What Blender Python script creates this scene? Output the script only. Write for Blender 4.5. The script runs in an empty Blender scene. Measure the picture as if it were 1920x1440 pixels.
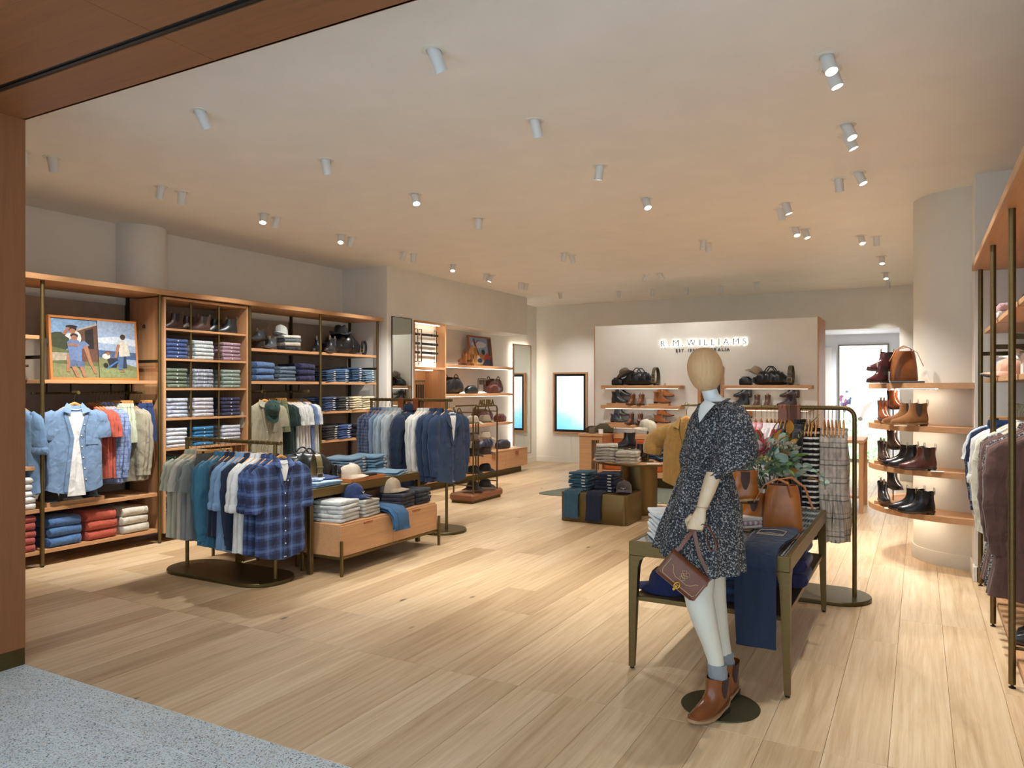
import bpy, math, random
from mathutils import Vector, Matrix
R = math.radians
sc = bpy.context.scene
COL = sc.collection
random.seed(7)

# ------------------------------------------------------------------ camera, world, exposure
cam_data = bpy.data.cameras.new('camera')
cam_data.sensor_width = 36.0
cam_data.lens = 26.17
cam_data.shift_y = 0.0036
cam_data.clip_start = 0.05
cam = bpy.data.objects.new('camera', cam_data)
COL.objects.link(cam)
cam.location = (0, 0, 1.55)
cam.rotation_euler = (R(90), 0, R(28.69))
sc.camera = cam
sc.view_settings.view_transform = 'Standard'
sc.view_settings.look = 'None'
sc.view_settings.gamma = 1.0
sc.view_settings.use_curve_mapping = False
sc.view_settings.exposure = 0.58
sc.cycles.max_bounces = 5
sc.cycles.diffuse_bounces = 4
sc.cycles.glossy_bounces = 2
sc.cycles.use_adaptive_sampling = True
sc.cycles.adaptive_threshold = 0.1
sc.cycles.sample_clamp_indirect = 4.0
sc.cycles.use_denoising = True

world = bpy.data.worlds.new('world')
sc.world = world
world.use_nodes = True
bg = world.node_tree.nodes['Background']
bg.inputs[0].default_value = (0.72, 0.86, 1.0, 1)      # cool light of the concourse outside the shop
bg.inputs[1].default_value = 1.4

SPOT_W = 98.0        # watts of one ceiling spot

# ------------------------------------------------------------------ colour + materials
def lin(h):
    h = h.lstrip('#')
    o = []
    for i in (0, 2, 4):
        c = int(h[i:i+2], 16) / 255.0
        o.append(c / 12.92 if c <= 0.04045 else ((c + 0.055) / 1.055) ** 2.4)
    return (o[0], o[1], o[2], 1.0)

def mulc(c, k):
    return (min(1, c[0]*k), min(1, c[1]*k), min(1, c[2]*k), 1.0)

class NT:
    """small wrapper to write node trees briefly"""
    def __init__(self, name):
        self.m = bpy.data.materials.new(name)
        self.m.use_nodes = True
        self.t = self.m.node_tree
        self.b = self.t.nodes['Principled BSDF']
    def n(self, typ, ins=None, **kw):
        nd = self.t.nodes.new('ShaderNode' + typ)
        for k, v in kw.items():
            setattr(nd, k, v)
        for k, v in (ins or {}).items():
            if hasattr(v, 'is_output'):
                self.t.links.new(v, nd.inputs[k])
            else:
                nd.inputs[k].default_value = v
        return nd
    def l(self, a, b):
        self.t.links.new(a, b)
    def set(self, **kw):
        for k, v in kw.items():
            k = k.replace('_', ' ')
            if hasattr(v, 'is_output'):
                self.t.links.new(v, self.b.inputs[k])
            else:
                self.b.inputs[k].default_value = v
    def co(self, scale=(1, 1, 1), rot=(0, 0, 0), loc=(0, 0, 0), rnd=False, kind='Object'):
        tc = self.n('TexCoord')
        src = tc.outputs[kind]
        if rnd:
            oi = self.n('ObjectInfo')
            ad = self.n('VectorMath', operation='ADD')
            mu = self.n('MapRange', {'From Min': 0, 'From Max': 1, 'To Min': 0, 'To Max': 37.0})
            self.l(oi.outputs['Random'], mu.inputs['Value'])
            self.l(src, ad.inputs[0]); self.l(mu.outputs[0], ad.inputs[1])
            src = ad.outputs[0]
        mp = self.n('Mapping', {'Scale': scale, 'Rotation': rot, 'Location': loc})
        self.l(src, mp.inputs['Vector'])
        return mp.outputs[0]
    def noise(self, vec, scale, detail=3, rough=0.55, dist=0):
        nd = self.n('TexNoise', {'Scale': scale, 'Detail': detail, 'Roughness': rough, 'Distortion': dist})
        self.l(vec, nd.inputs['Vector'])
        return nd.outputs['Fac']
    def ramp(self, fac, stops, interp='LINEAR'):
        nd = self.n('ValToRGB')
        nd.color_ramp.interpolation = interp
        e = nd.color_ramp.elements
        while len(e) < len(stops):
            e.new(0.5)
        for i, (p, c) in enumerate(stops):
            e[i].position = p
            e[i].color = c if len(c) == 4 else (*c, 1)
        self.l(fac, nd.inputs[0])
        return nd.outputs[0]
    def mix(self, fac, a, b, mode='MIX'):
        nd = self.n('Mix', data_type='RGBA', blend_type=mode)
        for s, v in ((0, fac), (6, a), (7, b)):
            if hasattr(v, 'is_output'):
                self.l(v, nd.inputs[s])
            else:
                nd.inputs[s].default_value = v
        return nd.outputs[2]
    def math(self, op, a, b=0.0, c=0.0):
        nd = self.n('Math', operation=op)
        for s, v in ((0, a), (1, b), (2, c)):
            if hasattr(v, 'is_output'):
                self.l(v, nd.inputs[s])
            else:
                nd.inputs[s].default_value = v
        return nd.outputs[0]
    def sep(self, vec):
        nd = self.n('SeparateXYZ'); self.l(vec, nd.inputs[0])
        return nd.outputs
    def bump(self, h, strength=0.3, dist=0.01):
        nd = self.n('Bump', {'Strength': strength, 'Distance': dist})
        self.l(h, nd.inputs['Height'])
        self.l(nd.outputs[0], self.b.inputs['Normal'])

_mats = {}
def M(key):
    if key is None:
        return None
    if key not in _mats:
        p = key.split(':')
        _mats[key] = globals()['mk_' + p[0]](key.replace('#', '').replace(':', '_'), *p[1:])
    return _mats[key]

def mk_pnt(name, hx, rough='0.6'):
    t = NT(name)
    v = t.noise(t.co(), 3.0, 4)
    c = lin(hx)
    t.set(Base_Color=t.ramp(v, [(0.3, mulc(c, 0.97)), (0.7, mulc(c, 1.02))]), Roughness=float(rough))
    return t.m

def mk_prt(name, hx):
    """ink on matt photo paper with a little mottling"""
    t = NT(name)
    c = mulc(lin(hx), 0.62)
    v = t.noise(t.co(), 38.0, 5, 0.7)
    t.set(Base_Color=t.ramp(v, [(0.3, mulc(c, 0.70)), (0.7, mulc(c, 1.25))]), Roughness=0.7)
    return t.m

def mk_met(name, hx, rough='0.4', metal='0.85'):
    t = NT(name)
    c = lin(hx)
    v = t.noise(t.co(scale=(1, 1, 6)), 22, 3)
    t.set(Base_Color=t.ramp(v, [(0.3, mulc(c, 0.9)), (0.7, mulc(c, 1.08))]), Metallic=float(metal), Roughness=float(rough))
    return t.m

def mk_fab(name, hx, amp='1'):
    t = NT(name)
    c = lin(hx)
    co = t.co(rnd=True)
    big = t.noise(co, 9.0, 3)
    fine = t.noise(co, 260.0, 2)
    col = t.ramp(big, [(0.25, mulc(c, 0.86)), (0.75, mulc(c, 1.1))])
    col = t.mix(0.25, col, t.ramp(fine, [(0.35, mulc(c, 0.75)), (0.65, mulc(c, 1.15))]))
    t.set(Base_Color=col, Roughness=0.92, Sheen_Weight=0.12)
    fold = t.noise(t.co(scale=(1, 1, 0.22), rnd=True), 17.0, 1.5, 0.45, 0.6)
    h = t.math('ADD', t.math('ADD', t.math('MULTIPLY', t.noise(co, 10.0, 2, 0.5, 0.5), 0.7), fold), t.math('MULTIPLY', fine, 0.05))
    t.bump(h, 0.7 * float(amp), 0.028)
    return t.m

def mk_den(name, hx):
    t = NT(name)
    c = lin(hx)
    co = t.co(rnd=True)
    fade = t.noise(co, 5.0, 4, 0.6)
    tw = t.n('TexWave', {'Scale': 300.0, 'Distortion': 1.5, 'Detail': 2.0}, bands_direction='DIAGONAL')
    t.l(co, tw.inputs['Vector'])
    col = t.ramp(fade, [(0.25, mulc(c, 0.72)), (0.6, c), (0.85, mulc(c, 1.25))])
    col = t.mix(0.28, col, t.ramp(tw.outputs['Fac'], [(0.2, mulc(c, 0.6)), (0.8, mulc(c, 1.35))]))
    t.set(Base_Color=col, Roughness=0.9, Sheen_Weight=0.08)
    fold = t.noise(t.co(scale=(1, 1, 0.24), rnd=True), 16.0, 1.5, 0.45, 0.6)
    t.bump(t.math('ADD', t.math('MULTIPLY', t.noise(co, 12.0, 2, 0.5, 0.5), 0.7), fold), 0.6, 0.028)
    return t.m

def mk_lea(name, hx, rough='0.35'):
    t = NT(name)
    c = lin(hx)
    co = t.co(rnd=True)
    v = t.noise(co, 12.0, 4)
    vo = t.n('TexVoronoi', {'Scale': 320.0}); t.l(co, vo.inputs['Vector'])
    t.set(Base_Color=t.ramp(v, [(0.25, mulc(c, 0.72)), (0.75, mulc(c, 1.18))]), Roughness=float(rough), Coat_Weight=0.15, Coat_Roughness=0.25)
    h = t.math('ADD', t.math('MULTIPLY', vo.outputs['Distance'], 0.12), t.math('MULTIPLY', t.noise(co, 25, 3), 0.8))
    t.bump(h, 0.25, 0.008)
    return t.m

def mk_sue(name, hx):
    t = NT(name)
    c = lin(hx)
    co = t.co(rnd=True)
    v = t.noise(co, 25.0, 5, 0.7)
    t.set(Base_Color=t.ramp(v, [(0.25, mulc(c, 0.75)), (0.75, mulc(c, 1.2))]), Roughness=0.95, Sheen_Weight=0.3)
    t.bump(t.noise(co, 220.0, 2), 0.2, 0.004)
    return t.m

def mk_emi(name, hx, s='1'):
    t = NT(name)
    t.set(Base_Color=lin(hx), Emission_Color=lin(hx), Emission_Strength=float(s), Roughness=0.5)
    return t.m

def mk_wood(name, hx, axis='y', gloss='0.45'):
    """veneered joinery: grain runs along one axis"""
    t = NT(name)
    c = lin(hx)
    s = {'x': (1.2, 26, 26), 'y': (26, 1.2, 26), 'z': (26, 26, 1.2)}[axis]
    co = t.co(scale=s)
    a = t.noise(co, 1.0, 5, 0.65, 0.5)
    b = t.noise(t.co(scale=tuple(3.5*k for k in s)), 1.0, 4, 0.7)
    col = t.ramp(a, [(0.22, mulc(c, 0.70)), (0.45, mulc(c, 0.95)), (0.75, mulc(c, 1.15))])
    col = t.mix(0.4, col, t.ramp(b, [(0.3, mulc(c, 0.72)), (0.7, mulc(c, 1.15))]))
    t.set(Base_Color=col, Roughness=float(gloss))
    t.bump(b, 0.08, 0.003)
    return t.m

def mk_plank(name):
    """oak floor board, tone and figure differ from board to board"""
    t = NT(name)
    oi = t.n('ObjectInfo')
    co = t.co(scale=(11, 0.75, 1), rnd=True)
    a = t.noise(co, 1.0, 6, 0.62, 1.4)
    f = t.noise(t.co(scale=(90, 2.2, 1), rnd=True), 1.0, 4, 0.7)
    wv = t.n('TexWave', {'Scale': 1.3, 'Distortion': 9.0, 'Detail': 3.0, 'Detail Scale': 0.8}, wave_type='BANDS', bands_direction='X')
    t.l(t.co(scale=(4.5, 0.5, 1), rnd=True), wv.inputs['Vector'])
    light, mid, dark = lin('#dfc9a6'), lin('#ceb187'), lin('#a98a62')
    col = t.ramp(a, [(0.25, dark), (0.47, mid), (0.7, light)])
    col = t.mix(0.30, col, t.ramp(f, [(0.3, lin('#b5946c')), (0.6, lin('#dfc6a2'))]))
    col = t.mix(0.12, col, t.ramp(wv.outputs['Fac'], [(0.1, lin('#b08c60')), (0.7, lin('#e0c8a4'))]))
    tone = t.ramp(oi.outputs['Random'], [(0.0, (0.70, 0.64, 0.58)), (0.30, (0.90, 0.87, 0.84)), (0.7, (1.0, 1.0, 1.0)), (1.0, (1.0, 1.02, 1.05))])
    col = t.mix(1.0, col, tone, 'MULTIPLY')
    vo = t.n('TexVoronoi', {'Scale': 1.0, 'Randomness': 1.0}); t.l(t.co(scale=(3.2, 1.5, 1), rnd=True), vo.inputs['Vector'])
    kn = t.ramp(t.math('ADD', vo.outputs['Distance'], t.math('MULTIPLY', a, 0.03)), [(0.045, (0.10, 0.06, 0.035)), (0.085, (1, 1, 1))])
    pick = t.ramp(t.math('FRACT', t.math('MULTIPLY', vo.outputs['Color'], 7.3)), [(0.40, (0, 0, 0)), (0.42, (1, 1, 1))], 'CONSTANT')
    col = t.mix(pick, col, t.mix(0.85, col, kn, 'MULTIPLY'))
    t.set(Base_Color=col, Roughness=t.ramp(f, [(0.3, (0.50,)*3), (0.7, (0.38,)*3)]))
    t.bump(f, 0.06, 0.002)
    return t.m

def mk_terrazzo(name):
    t = NT(name)
    co = t.co()
    col = lin('#b3bdbe')
    out = t.ramp(t.noise(co, 6, 3), [(0.3, lin('#c2cfd0')), (0.7, lin('#d3dedd'))])
    for sca, thr, cols in ((105, 0.40, ('#7d8a90', '#dfe4e2', '#4d565c', '#b5aa98')), (150, 0.38, ('#3f464c', '#8a949a', '#5d676d', '#e6e8e6')), (70, 0.30, ('#66737a', '#a3adb2', '#4a5358', '#c3b9a6'))):
        vo = t.n('TexVoronoi', {'Scale': float(sca)}); t.l(co, vo.inputs['Vector'])
        cc = t.ramp(t.math('FRACT', t.math('MULTIPLY', vo.outputs['Color'], 5.7)), [(0.0, lin(cols[0])), (0.25, lin(cols[1])), (0.5, lin(cols[2])), (0.75, lin(cols[3]))], 'CONSTANT')
        mk = t.ramp(vo.outputs['Distance'], [(thr, (1, 1, 1)), (thr + 0.03, (0, 0, 0))])
        sel = t.ramp(t.math('FRACT', t.math('MULTIPLY', vo.outputs['Color'], 11.3)), [(0.34, (0, 0, 0)), (0.36, (1, 1, 1))], 'CONSTANT')
        out = t.mix(t.math('MULTIPLY', mk, sel), out, cc)
    t.set(Base_Color=out, Roughness=0.32)
    return t.m

def _bands(t, v, freq, lo, hi):
    """1 inside the band lo..hi of each period of coordinate v"""
    fr = t.math('FRACT', t.math('ADD', t.math('MULTIPLY', v, freq), 50.0))
    return t.math('MULTIPLY', t.math('GREATER_THAN', fr, lo), t.math('LESS_THAN', fr, hi))

def mk_plaid(name, base, dark, light, freq='9'):
    t = NT(name)
    x, y, z = t.sep(t.co())
    f = float(freq)
    w = t.noise(t.co(), 14, 3, 0.6, 0.5)
    y2 = t.math('ADD', y, t.math('MULTIPLY', w, 0.008))
    z2 = t.math('ADD', z, t.math('MULTIPLY', w, 0.008))
    col = t.n('RGB').outputs[0]; col.default_value = lin(base)
    for v in (y2, z2):
        col = t.mix(t.math('MULTIPLY', _bands(t, v, f, 0.0, 0.42), 0.55), col, lin(dark))
    for v in (y2, z2):
        col = t.mix(t.math('MULTIPLY', _bands(t, v, f, 0.60, 0.80), 0.38), col, lin(light))
    t.set(Base_Color=t.mix(0.25, col, t.ramp(w, [(0.3, (0, 0, 0)), (0.7, (1, 1, 1))]), 'OVERLAY'), Roughness=0.92)
    t.bump(w, 0.5, 0.02)
    return t.m

def mk_check(name, base, line, freq='30', w='0.14'):
    t = NT(name)
    x, y, z = t.sep(t.co())
    f = float(freq); wd = float(w)
    n = t.noise(t.co(rnd=True), 14, 3, 0.6, 0.5)
    col = t.n('RGB').outputs[0]; col.default_value = lin(base)
    for v in (t.math('ADD', y, x), z):
        v2 = t.math('ADD', v, t.math('MULTIPLY', n, 0.012))
        col = t.mix(t.math('MULTIPLY', _bands(t, v2, f, 0.0, wd), 0.75), col, lin(line))
        col = t.mix(t.math('MULTIPLY', _bands(t, v2, f, wd + 0.22, wd + 0.28), 0.5), col, lin(line))
    t.set(Base_Color=t.mix(0.3, col, t.ramp(n, [(0.3, (0, 0, 0)), (0.7, (1, 1, 1))]), 'OVERLAY'), Roughness=0.92)
    t.bump(n, 0.5, 0.02)
    return t.m

def mk_stripe(name, a, b, freq='22', axis='z', frac='0.5'):
    t = NT(name)
    s = t.sep(t.co())
    v = s['xyz'.index(axis)]
    n = t.noise(t.co(rnd=True), 12, 3, 0.6, 0.4)
    k = _bands(t, t.math('ADD', v, t.math('MULTIPLY', n, 0.006)), float(freq), 0.0, float(frac))
    t.set(Base_Color=t.mix(k, lin(a), lin(b)), Roughness=0.92)
    t.bump(n, 0.5, 0.02)
    return t.m

def mk_floral(name, base, fl, scale='60'):
    t = NT(name)
    co = t.co()
    s = float(scale)
    wob = t.n('VectorMath', operation='ADD')
    nz = t.n('TexNoise', {'Scale': s * 0.8, 'Detail': 2.0}); t.l(co, nz.inputs['Vector'])
    sc_ = t.n('VectorMath', {'Scale': 0.02}, operation='SCALE'); t.l(nz.outputs['Color'], sc_.inputs[0])
    t.l(co, wob.inputs[0]); t.l(sc_.outputs[0], wob.inputs[1])
    vo = t.n('TexVoronoi', {'Scale': s}); t.l(wob.outputs[0], vo.inputs['Vector'])
    vo2 = t.n('TexVoronoi', {'Scale': s * 2.3}); t.l(wob.outputs[0], vo2.inputs['Vector'])
    ring = t.ramp(vo.outputs['Distance'], [(0.08, (0.15,)*3), (0.16, (.75,)*3), (0.30, (0.7,)*3), (0.40, (0,)*3)])
    dots = t.ramp(vo2.outputs['Distance'], [(0.20, (0.75,)*3), (0.32, (0,)*3)])
    k = t.math('MAXIMUM', ring, dots)
    t.set(Base_Color=t.mix(k, lin(base), lin(fl)), Roughness=0.9)
    t.bump(t.noise(co, 18, 3, 0.6, 0.4), 0.35, 0.015)
    return t.m

def mk_mirror(name):
    t = NT(name)
    t.set(Base_Color=(0.80, 0.84, 0.80, 1), Metallic=1.0, Roughness=0.02)
    return t.m

def mk_glass(name):
    t = NT(name)
    wv = t.n('TexWave', {'Scale': 18.0, 'Distortion': 0.0}, wave_type='BANDS', bands_direction='X')
    t.l(t.co(), wv.inputs['Vector'])
    t.set(Base_Color=t.ramp(wv.outputs['Fac'], [(0.2, lin('#33464a')), (0.8, lin('#8b9c9e'))]), Roughness=0.12, Metallic=0.0, Coat_Weight=1.0, Coat_Roughness=0.05)
    t.bump(wv.outputs['Fac'], 0.6, 0.01)
    return t.m

def mk_screen(name, s='2.0'):
    """pale blue sea and sky clip on a display panel"""
    t = NT(name)
    x, y, z = t.sep(t.co(kind='Generated'))
    n = t.noise(t.co(scale=(1, 1, 2.2), kind='Generated'), 2.6, 5, 0.6, 0.6)
    v = t.math('ADD', z, t.math('MULTIPLY', t.math('SUBTRACT', n, 0.5), 0.28))
    v = t.math('ADD', v, t.math('MULTIPLY', x, 0.28))
    col = t.ramp(v, [(0.05, lin('#6fb6e6')), (0.28, lin('#8ccbf0')), (0.45, lin('#c6e9fb')), (0.6, lin('#eefaff')), (1.0, lin('#f4fdff'))])
    t.set(Base_Color=(0, 0, 0, 1), Emission_Color=col, Emission_Strength=float(s), Roughness=0.3)
    return t.m

# ------------------------------------------------------------------ mesh building
def cham(b, lo, hi):
    """box with chamfered edges, 44 triangles"""
    V, F = [], []
    idx = {}
    for ix in (0, 1):
        for iy in (0, 1):
            for iz in (0, 1):
                c = [(lo[k], hi[k])[(ix, iy, iz)[k]] for k in range(3)]
                s = [(1, -1)[(ix, iy, iz)[k]] for k in range(3)]
                for ax in range(3):
                    p = [c[k] + (0 if k == ax else s[k] * b) for k in range(3)]
                    idx[(ix, iy, iz, ax)] = len(V); V.append(tuple(p))
    g = lambda i, j, k, a: idx[(i, j, k, a)]
    for v in (0, 1):
        q = [g(v, 0, 0, 0), g(v, 1, 0, 0), g(v, 1, 1, 0), g(v, 0, 1, 0)]; F.append(q if v else q[::-1])
        q = [g(0, v, 0, 1), g(0, v, 1, 1), g(1, v, 1, 1), g(1, v, 0, 1)]; F.append(q if v else q[::-1])
        q = [g(0, 0, v, 2), g(1, 0, v, 2), g(1, 1, v, 2), g(0, 1, v, 2)]; F.append(q if v else q[::-1])
    for a in (0, 1):
        for b2 in (0, 1):
            F.append([g(0, a, b2, 1), g(1, a, b2, 1), g(1, a, b2, 2), g(0, a, b2, 2)])
            F.append([g(a, 0, b2, 0), g(a, 1, b2, 0), g(a, 1, b2, 2), g(a, 0, b2, 2)])
            F.append([g(a, b2, 0, 0), g(a, b2, 1, 0), g(a, b2, 1, 1), g(a, b2, 0, 1)])
            for c2 in (0, 1):
                F.append([g(a, b2, c2, 0), g(a, b2, c2, 1), g(a, b2, c2, 2)])
    return V, F

class MB:
    def __init__(self):
        self.v = []; self.f = []; self.m = []; self.cur = 0
    def add(self, V, F):
        o = len(self.v)
        self.v += [tuple(p) for p in V]
        self.f += [[i + o for i in q] for q in F]
        self.m += [self.cur] * len(F)
        return self
    def box(self, x0, x1, y0, y1, z0, z1, b=0.0):
        lo = (min(x0, x1), min(y0, y1), min(z0, z1)); hi = (max(x0, x1), max(y0, y1), max(z0, z1))
        if b > 0:
            b = min(b, 0.45 * min(hi[k] - lo[k] for k in range(3)))
            return self.add(*cham(b, lo, hi))
        x0, y0, z0 = lo; x1, y1, z1 = hi
        return self.add([(x0,y0,z0),(x1,y0,z0),(x1,y1,z0),(x0,y1,z0),(x0,y0,z1),(x1,y0,z1),(x1,y1,z1),(x0,y1,z1)],
                        [[3,2,1,0],[4,5,6,7],[0,1,5,4],[1,2,6,5],[2,3,7,6],[3,0,4,7]])
    def loft(self, rings, cap0=True, cap1=True, closed=False):
        n = len(rings[0]); V = [p for r in rings for p in r]; F = []
        K = len(rings)
        for k in range(K if closed else K - 1):
            a, b = k * n, ((k + 1) % K) * n
            for i in range(n):
                j = (i + 1) % n
                F.append([a + i, a + j, b + j, b + i])
        if not closed:
            if cap0: F.append(list(range(n))[::-1])
            if cap1: F.append([(K - 1) * n + i for i in range(n)])
        return self.add(V, F)
    def tube(self, pts, r, n=8, caps=True, closed=False, flat=1.0, up=(0, 0, 1)):
        """round (or flattened) tube along points; r a number or a list"""
        P = [Vector(p) for p in pts]; K = len(P)
        rr = r if isinstance(r, (list, tuple)) else [r] * K
        rings = []
        prev = None
        for i in range(K):
            if closed:
                d = P[(i + 1) % K] - P[i - 1]
            else:
                d = P[min(i + 1, K - 1)] - P[max(i - 1, 0)]
            d.normalize()
            if prev is None:
                u = Vector(up)
                if abs(u.dot(d)) > 0.95:
                    u = Vector((1, 0, 0)) if abs(d.x) < 0.9 else Vector((0, 1, 0))
                a = d.cross(u).normalized()
            else:
                a = (prev - d * prev.dot(d)).normalized()
            prev = a
            b = d.cross(a).normalized()
            ri = rr[i]
            rx, ry = ri if isinstance(ri, (list, tuple)) else (ri, ri * flat)
            rings.append([P[i] + a * (rx * math.cos(2*math.pi*k/n)) + b * (ry * math.sin(2*math.pi*k/n)) for k in range(n)])
        return self.loft(rings, caps, caps, closed)
    def strap(self, pts, w, t, side=(0, 1, 0), closed=False):
        """flat strip of width w and thickness t, its width along 'side'"""
        P = [Vector(p) for p in pts]; K = len(P); S = Vector(side).normalized(); rings = []
        for i in range(K):
            d = (P[(i + 1) % K] - P[i - 1]) if closed else (P[min(i + 1, K - 1)] - P[max(i - 1, 0)])
            d.normalize()
            s = (S - d * S.dot(d)).normalized(); nn = d.cross(s)
            rings.append([P[i] + s*w/2 + nn*t/2, P[i] - s*w/2 + nn*t/2, P[i] - s*w/2 - nn*t/2, P[i] + s*w/2 - nn*t/2])
        return self.loft(rings, True, True, closed)
    def lathe(self, prof, n=24, c=(0, 0), sx=1, sy=1, cap0=True, cap1=True):
        rings = [[(c[0] + r*sx*math.cos(2*math.pi*k/n), c[1] + r*sy*math.sin(2*math.pi*k/n), z) for k in range(n)] for r, z in prof]
        return self.loft(rings, cap0, cap1)
    def prism(self, poly, z0, z1, axis='z'):
        """polygon of 2-D points extruded along an axis"""
        def p3(p, h):
            return {'z': (p[0], p[1], h), 'x': (h, p[0], p[1]), 'y': (p[0], h, p[1])}[axis]
        n = len(poly)
        V = [p3(p, z0) for p in poly] + [p3(p, z1) for p in poly]
        F = [list(range(n))[::-1], [n + i for i in range(n)]] + [[i, (i+1) % n, n + (i+1) % n, n + i] for i in range(n)]
        return self.add(V, F)
    def xf(self, mat):
        self.v = [tuple(mat @ Vector(p)) for p in self.v]
        return self
    def mesh(self, name, off=(0, 0, 0), smooth=True, ang=0.7):
        me = bpy.data.meshes.new(name)
        me.from_pydata([(p[0]-off[0], p[1]-off[1], p[2]-off[2]) for p in self.v], [], self.f)
        if any(self.m):
            me.polygons.foreach_set('material_index', self.m)
        if smooth:
            me.polygons.foreach_set('use_smooth', [True] * len(me.polygons))
            me.set_sharp_from_angle(angle=ang)
        me.update()
        return me

def link(name, data, parent=None, loc=None, rot=None, scale=None):
    o = bpy.data.objects.new(name, data)
    COL.objects.link(o)
    if parent is not None: o.parent = parent
    if loc is not None: o.location = loc
    if rot is not None: o.rotation_euler = rot
    if scale is not None: o.scale = (scale,)*3 if isinstance(scale, (int, float)) else scale
    return o

def setmat(o, keys):
    if isinstance(keys, str): keys = [keys]
    me = o.data
    while len(me.materials) < len(keys):
        me.materials.append(None)
    for i, k in enumerate(keys):
        o.material_slots[i].link = 'OBJECT'
        o.material_slots[i].material = M(k)

LABELS = {}
def tag(o, label, cat, group=None):
    o['label'] = label; o['category'] = cat
    if group: o['group'] = group
    LABELS.setdefault(label, []).append((o.name, group))
    return o

def thing(name, loc, label, cat, group=None, rz=0.0):
    o = link(name, None, None, loc, (0, 0, rz))
    o.empty_display_size = 0.05
    return tag(o, label, cat, group)

def part(root, name, mb, mat, smooth=True, world=True, label=None, ang=0.7):
    """mesh part; vertices of mb are in world space (or in root space when world is False)"""
    top = root
    while top.parent is not None: top = top.parent
    off = tuple(top.location) if world else (0, 0, 0)
    o = link(name, mb.mesh(name, off, smooth, ang), root)
    setmat(o, mat)
    if label: o['label'] = label
    return o

def solo(name, mb, mat, label, cat, loc, group=None, smooth=True):
    """thing made of a single mesh given in world space"""
    o = link(name, mb.mesh(name, loc, smooth), None, loc)
    setmat(o, mat)
    return tag(o, label, cat, group)

def struct(name, mb, mat, parent=None, smooth=False):
    o = link(name, mb.mesh(name, (0, 0, 0), smooth), parent)
    setmat(o, mat)
    o['kind'] = 'structure'
    return o

class Proto:
    """a kind of thing: list of [part name, mesh, material key, sub-parts]"""
    def __init__(self): self.parts = []
    def p(self, name, mb, mat, subs=(), smooth=True, ang=0.7):
        self.parts.append((name, mb.mesh(name, (0, 0, 0), smooth, ang), mat, [(s[0], s[1].mesh(s[0], (0,0,0), True), s[2]) for s in subs]))
        return self

def put(pr, name, label, cat, loc, rot=(0, 0, 0), scale=1.0, mats=None, group=None, bare=False):
    mats = mats or {}
    if len(pr.parts) == 1 and not pr.parts[0][3]:
        n, me, mk, _ = pr.parts[0]
        o = link(name, me, None, loc, rot, scale)
        setmat(o, mats.get(mk, mk) )
        return tag(o, label, cat, group)
    root = link(name, None, None, loc, rot, scale)
    root.empty_display_size = 0.05
    tag(root, label, cat, group)
    for n, me, mk, subs in pr.parts:
        if mats.get(mk, mk) == '-': continue
        o = link(n, me, root)
        setmat(o, mats.get(mk, mk))
        for sn, sme, smk in subs:
            if mats.get(smk, smk) == '-': continue
            so = link(sn, sme, o)
            setmat(so, mats.get(smk, smk))
        if bare: break
    return root

# palette
WALL = 'pnt:#e7e3da'; CEIL = 'pnt:#f3efe8'; SIGNW = 'pnt:#ebe9e2'
WX, WY, WZ = 'wood:#c59468:x', 'wood:#c59468:y', 'wood:#c59468:z'
PORTX, PORTZ = 'wood:#8d5b37:x', 'wood:#8d5b37:z'
BRZ = 'met:#725f3a:0.42:0.8'
BRZD = 'met:#5c5030:0.4:0.75'
ORD = ['topmost', 'second from top', 'third from top', 'fourth from top', 'fifth from top', 'sixth from top', 'seventh from top']
# ------------------------------------------------------------------ structure: floor
PW = 0.245
floor_mb = MB().box(-7.6, 1.4, 2.352, 17.2, -0.10, -0.014)
floor = struct('floor', floor_mb, 'pnt:#5b4630')
_pl = {}
def plank_mesh(L):
    L = round(L, 3)
    if L not in _pl:
        _pl[L] = MB().box(-PW/2 + 0.0006, PW/2 - 0.0006, 0.0007, L - 0.0007, -0.014, 0.0, 0.0012).mesh('plank', smooth=False)
    return _pl[L]
rnd = random.Random(3)
def lay(x, y0, y1):
    o = link('plank', plank_mesh(y1 - y0), floor, (x, y0, 0))
    setmat(o, 'plank')
row = 0
k0 = -30
for k in range(k0, 6):
    x = -0.114 + (k + 0.5) * PW
    if x < -7.3 or x > 1.2: continue
    lay(x, 2.352, 3.412)
    y = 3.412
    end = 14.6 if not (-1.75 < x < -0.1) else 17.0
    y += 2.2 - (0.0, 1.1, 0.55, 1.65)[rnd.randrange(4)] if rnd.random() < 0.95 else 2.2
    lay(x, 3.412, y)
    while y < end - 0.05:
        y2 = min(y + 2.2, end)
        lay(x, y, y2)
        y = y2
# concourse terrazzo outside the shopfront
tz = struct('floor_concourse', MB().box(-9, 5, -4, 2.35, -0.10, -0.0012), 'pnt:#e6e9e8')
for (x0, x1) in ((-9, -4.6), (-4.6, -2.2), (-2.2, 0.2), (0.2, 5)):
    for (y0, y1) in ((-4, -0.6), (-0.6, 0.75), (0.75, 2.1), (2.1, 2.348)):
        o = link('terrazzo_slab', MB().box(x0 + .0015, x1 - .0015, y0 + .0015, y1 - .0015, -0.0012, 0.0, 0.0004).mesh('terrazzo_slab', smooth=False), tz)
        setmat(o, 'terrazzo')
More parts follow.
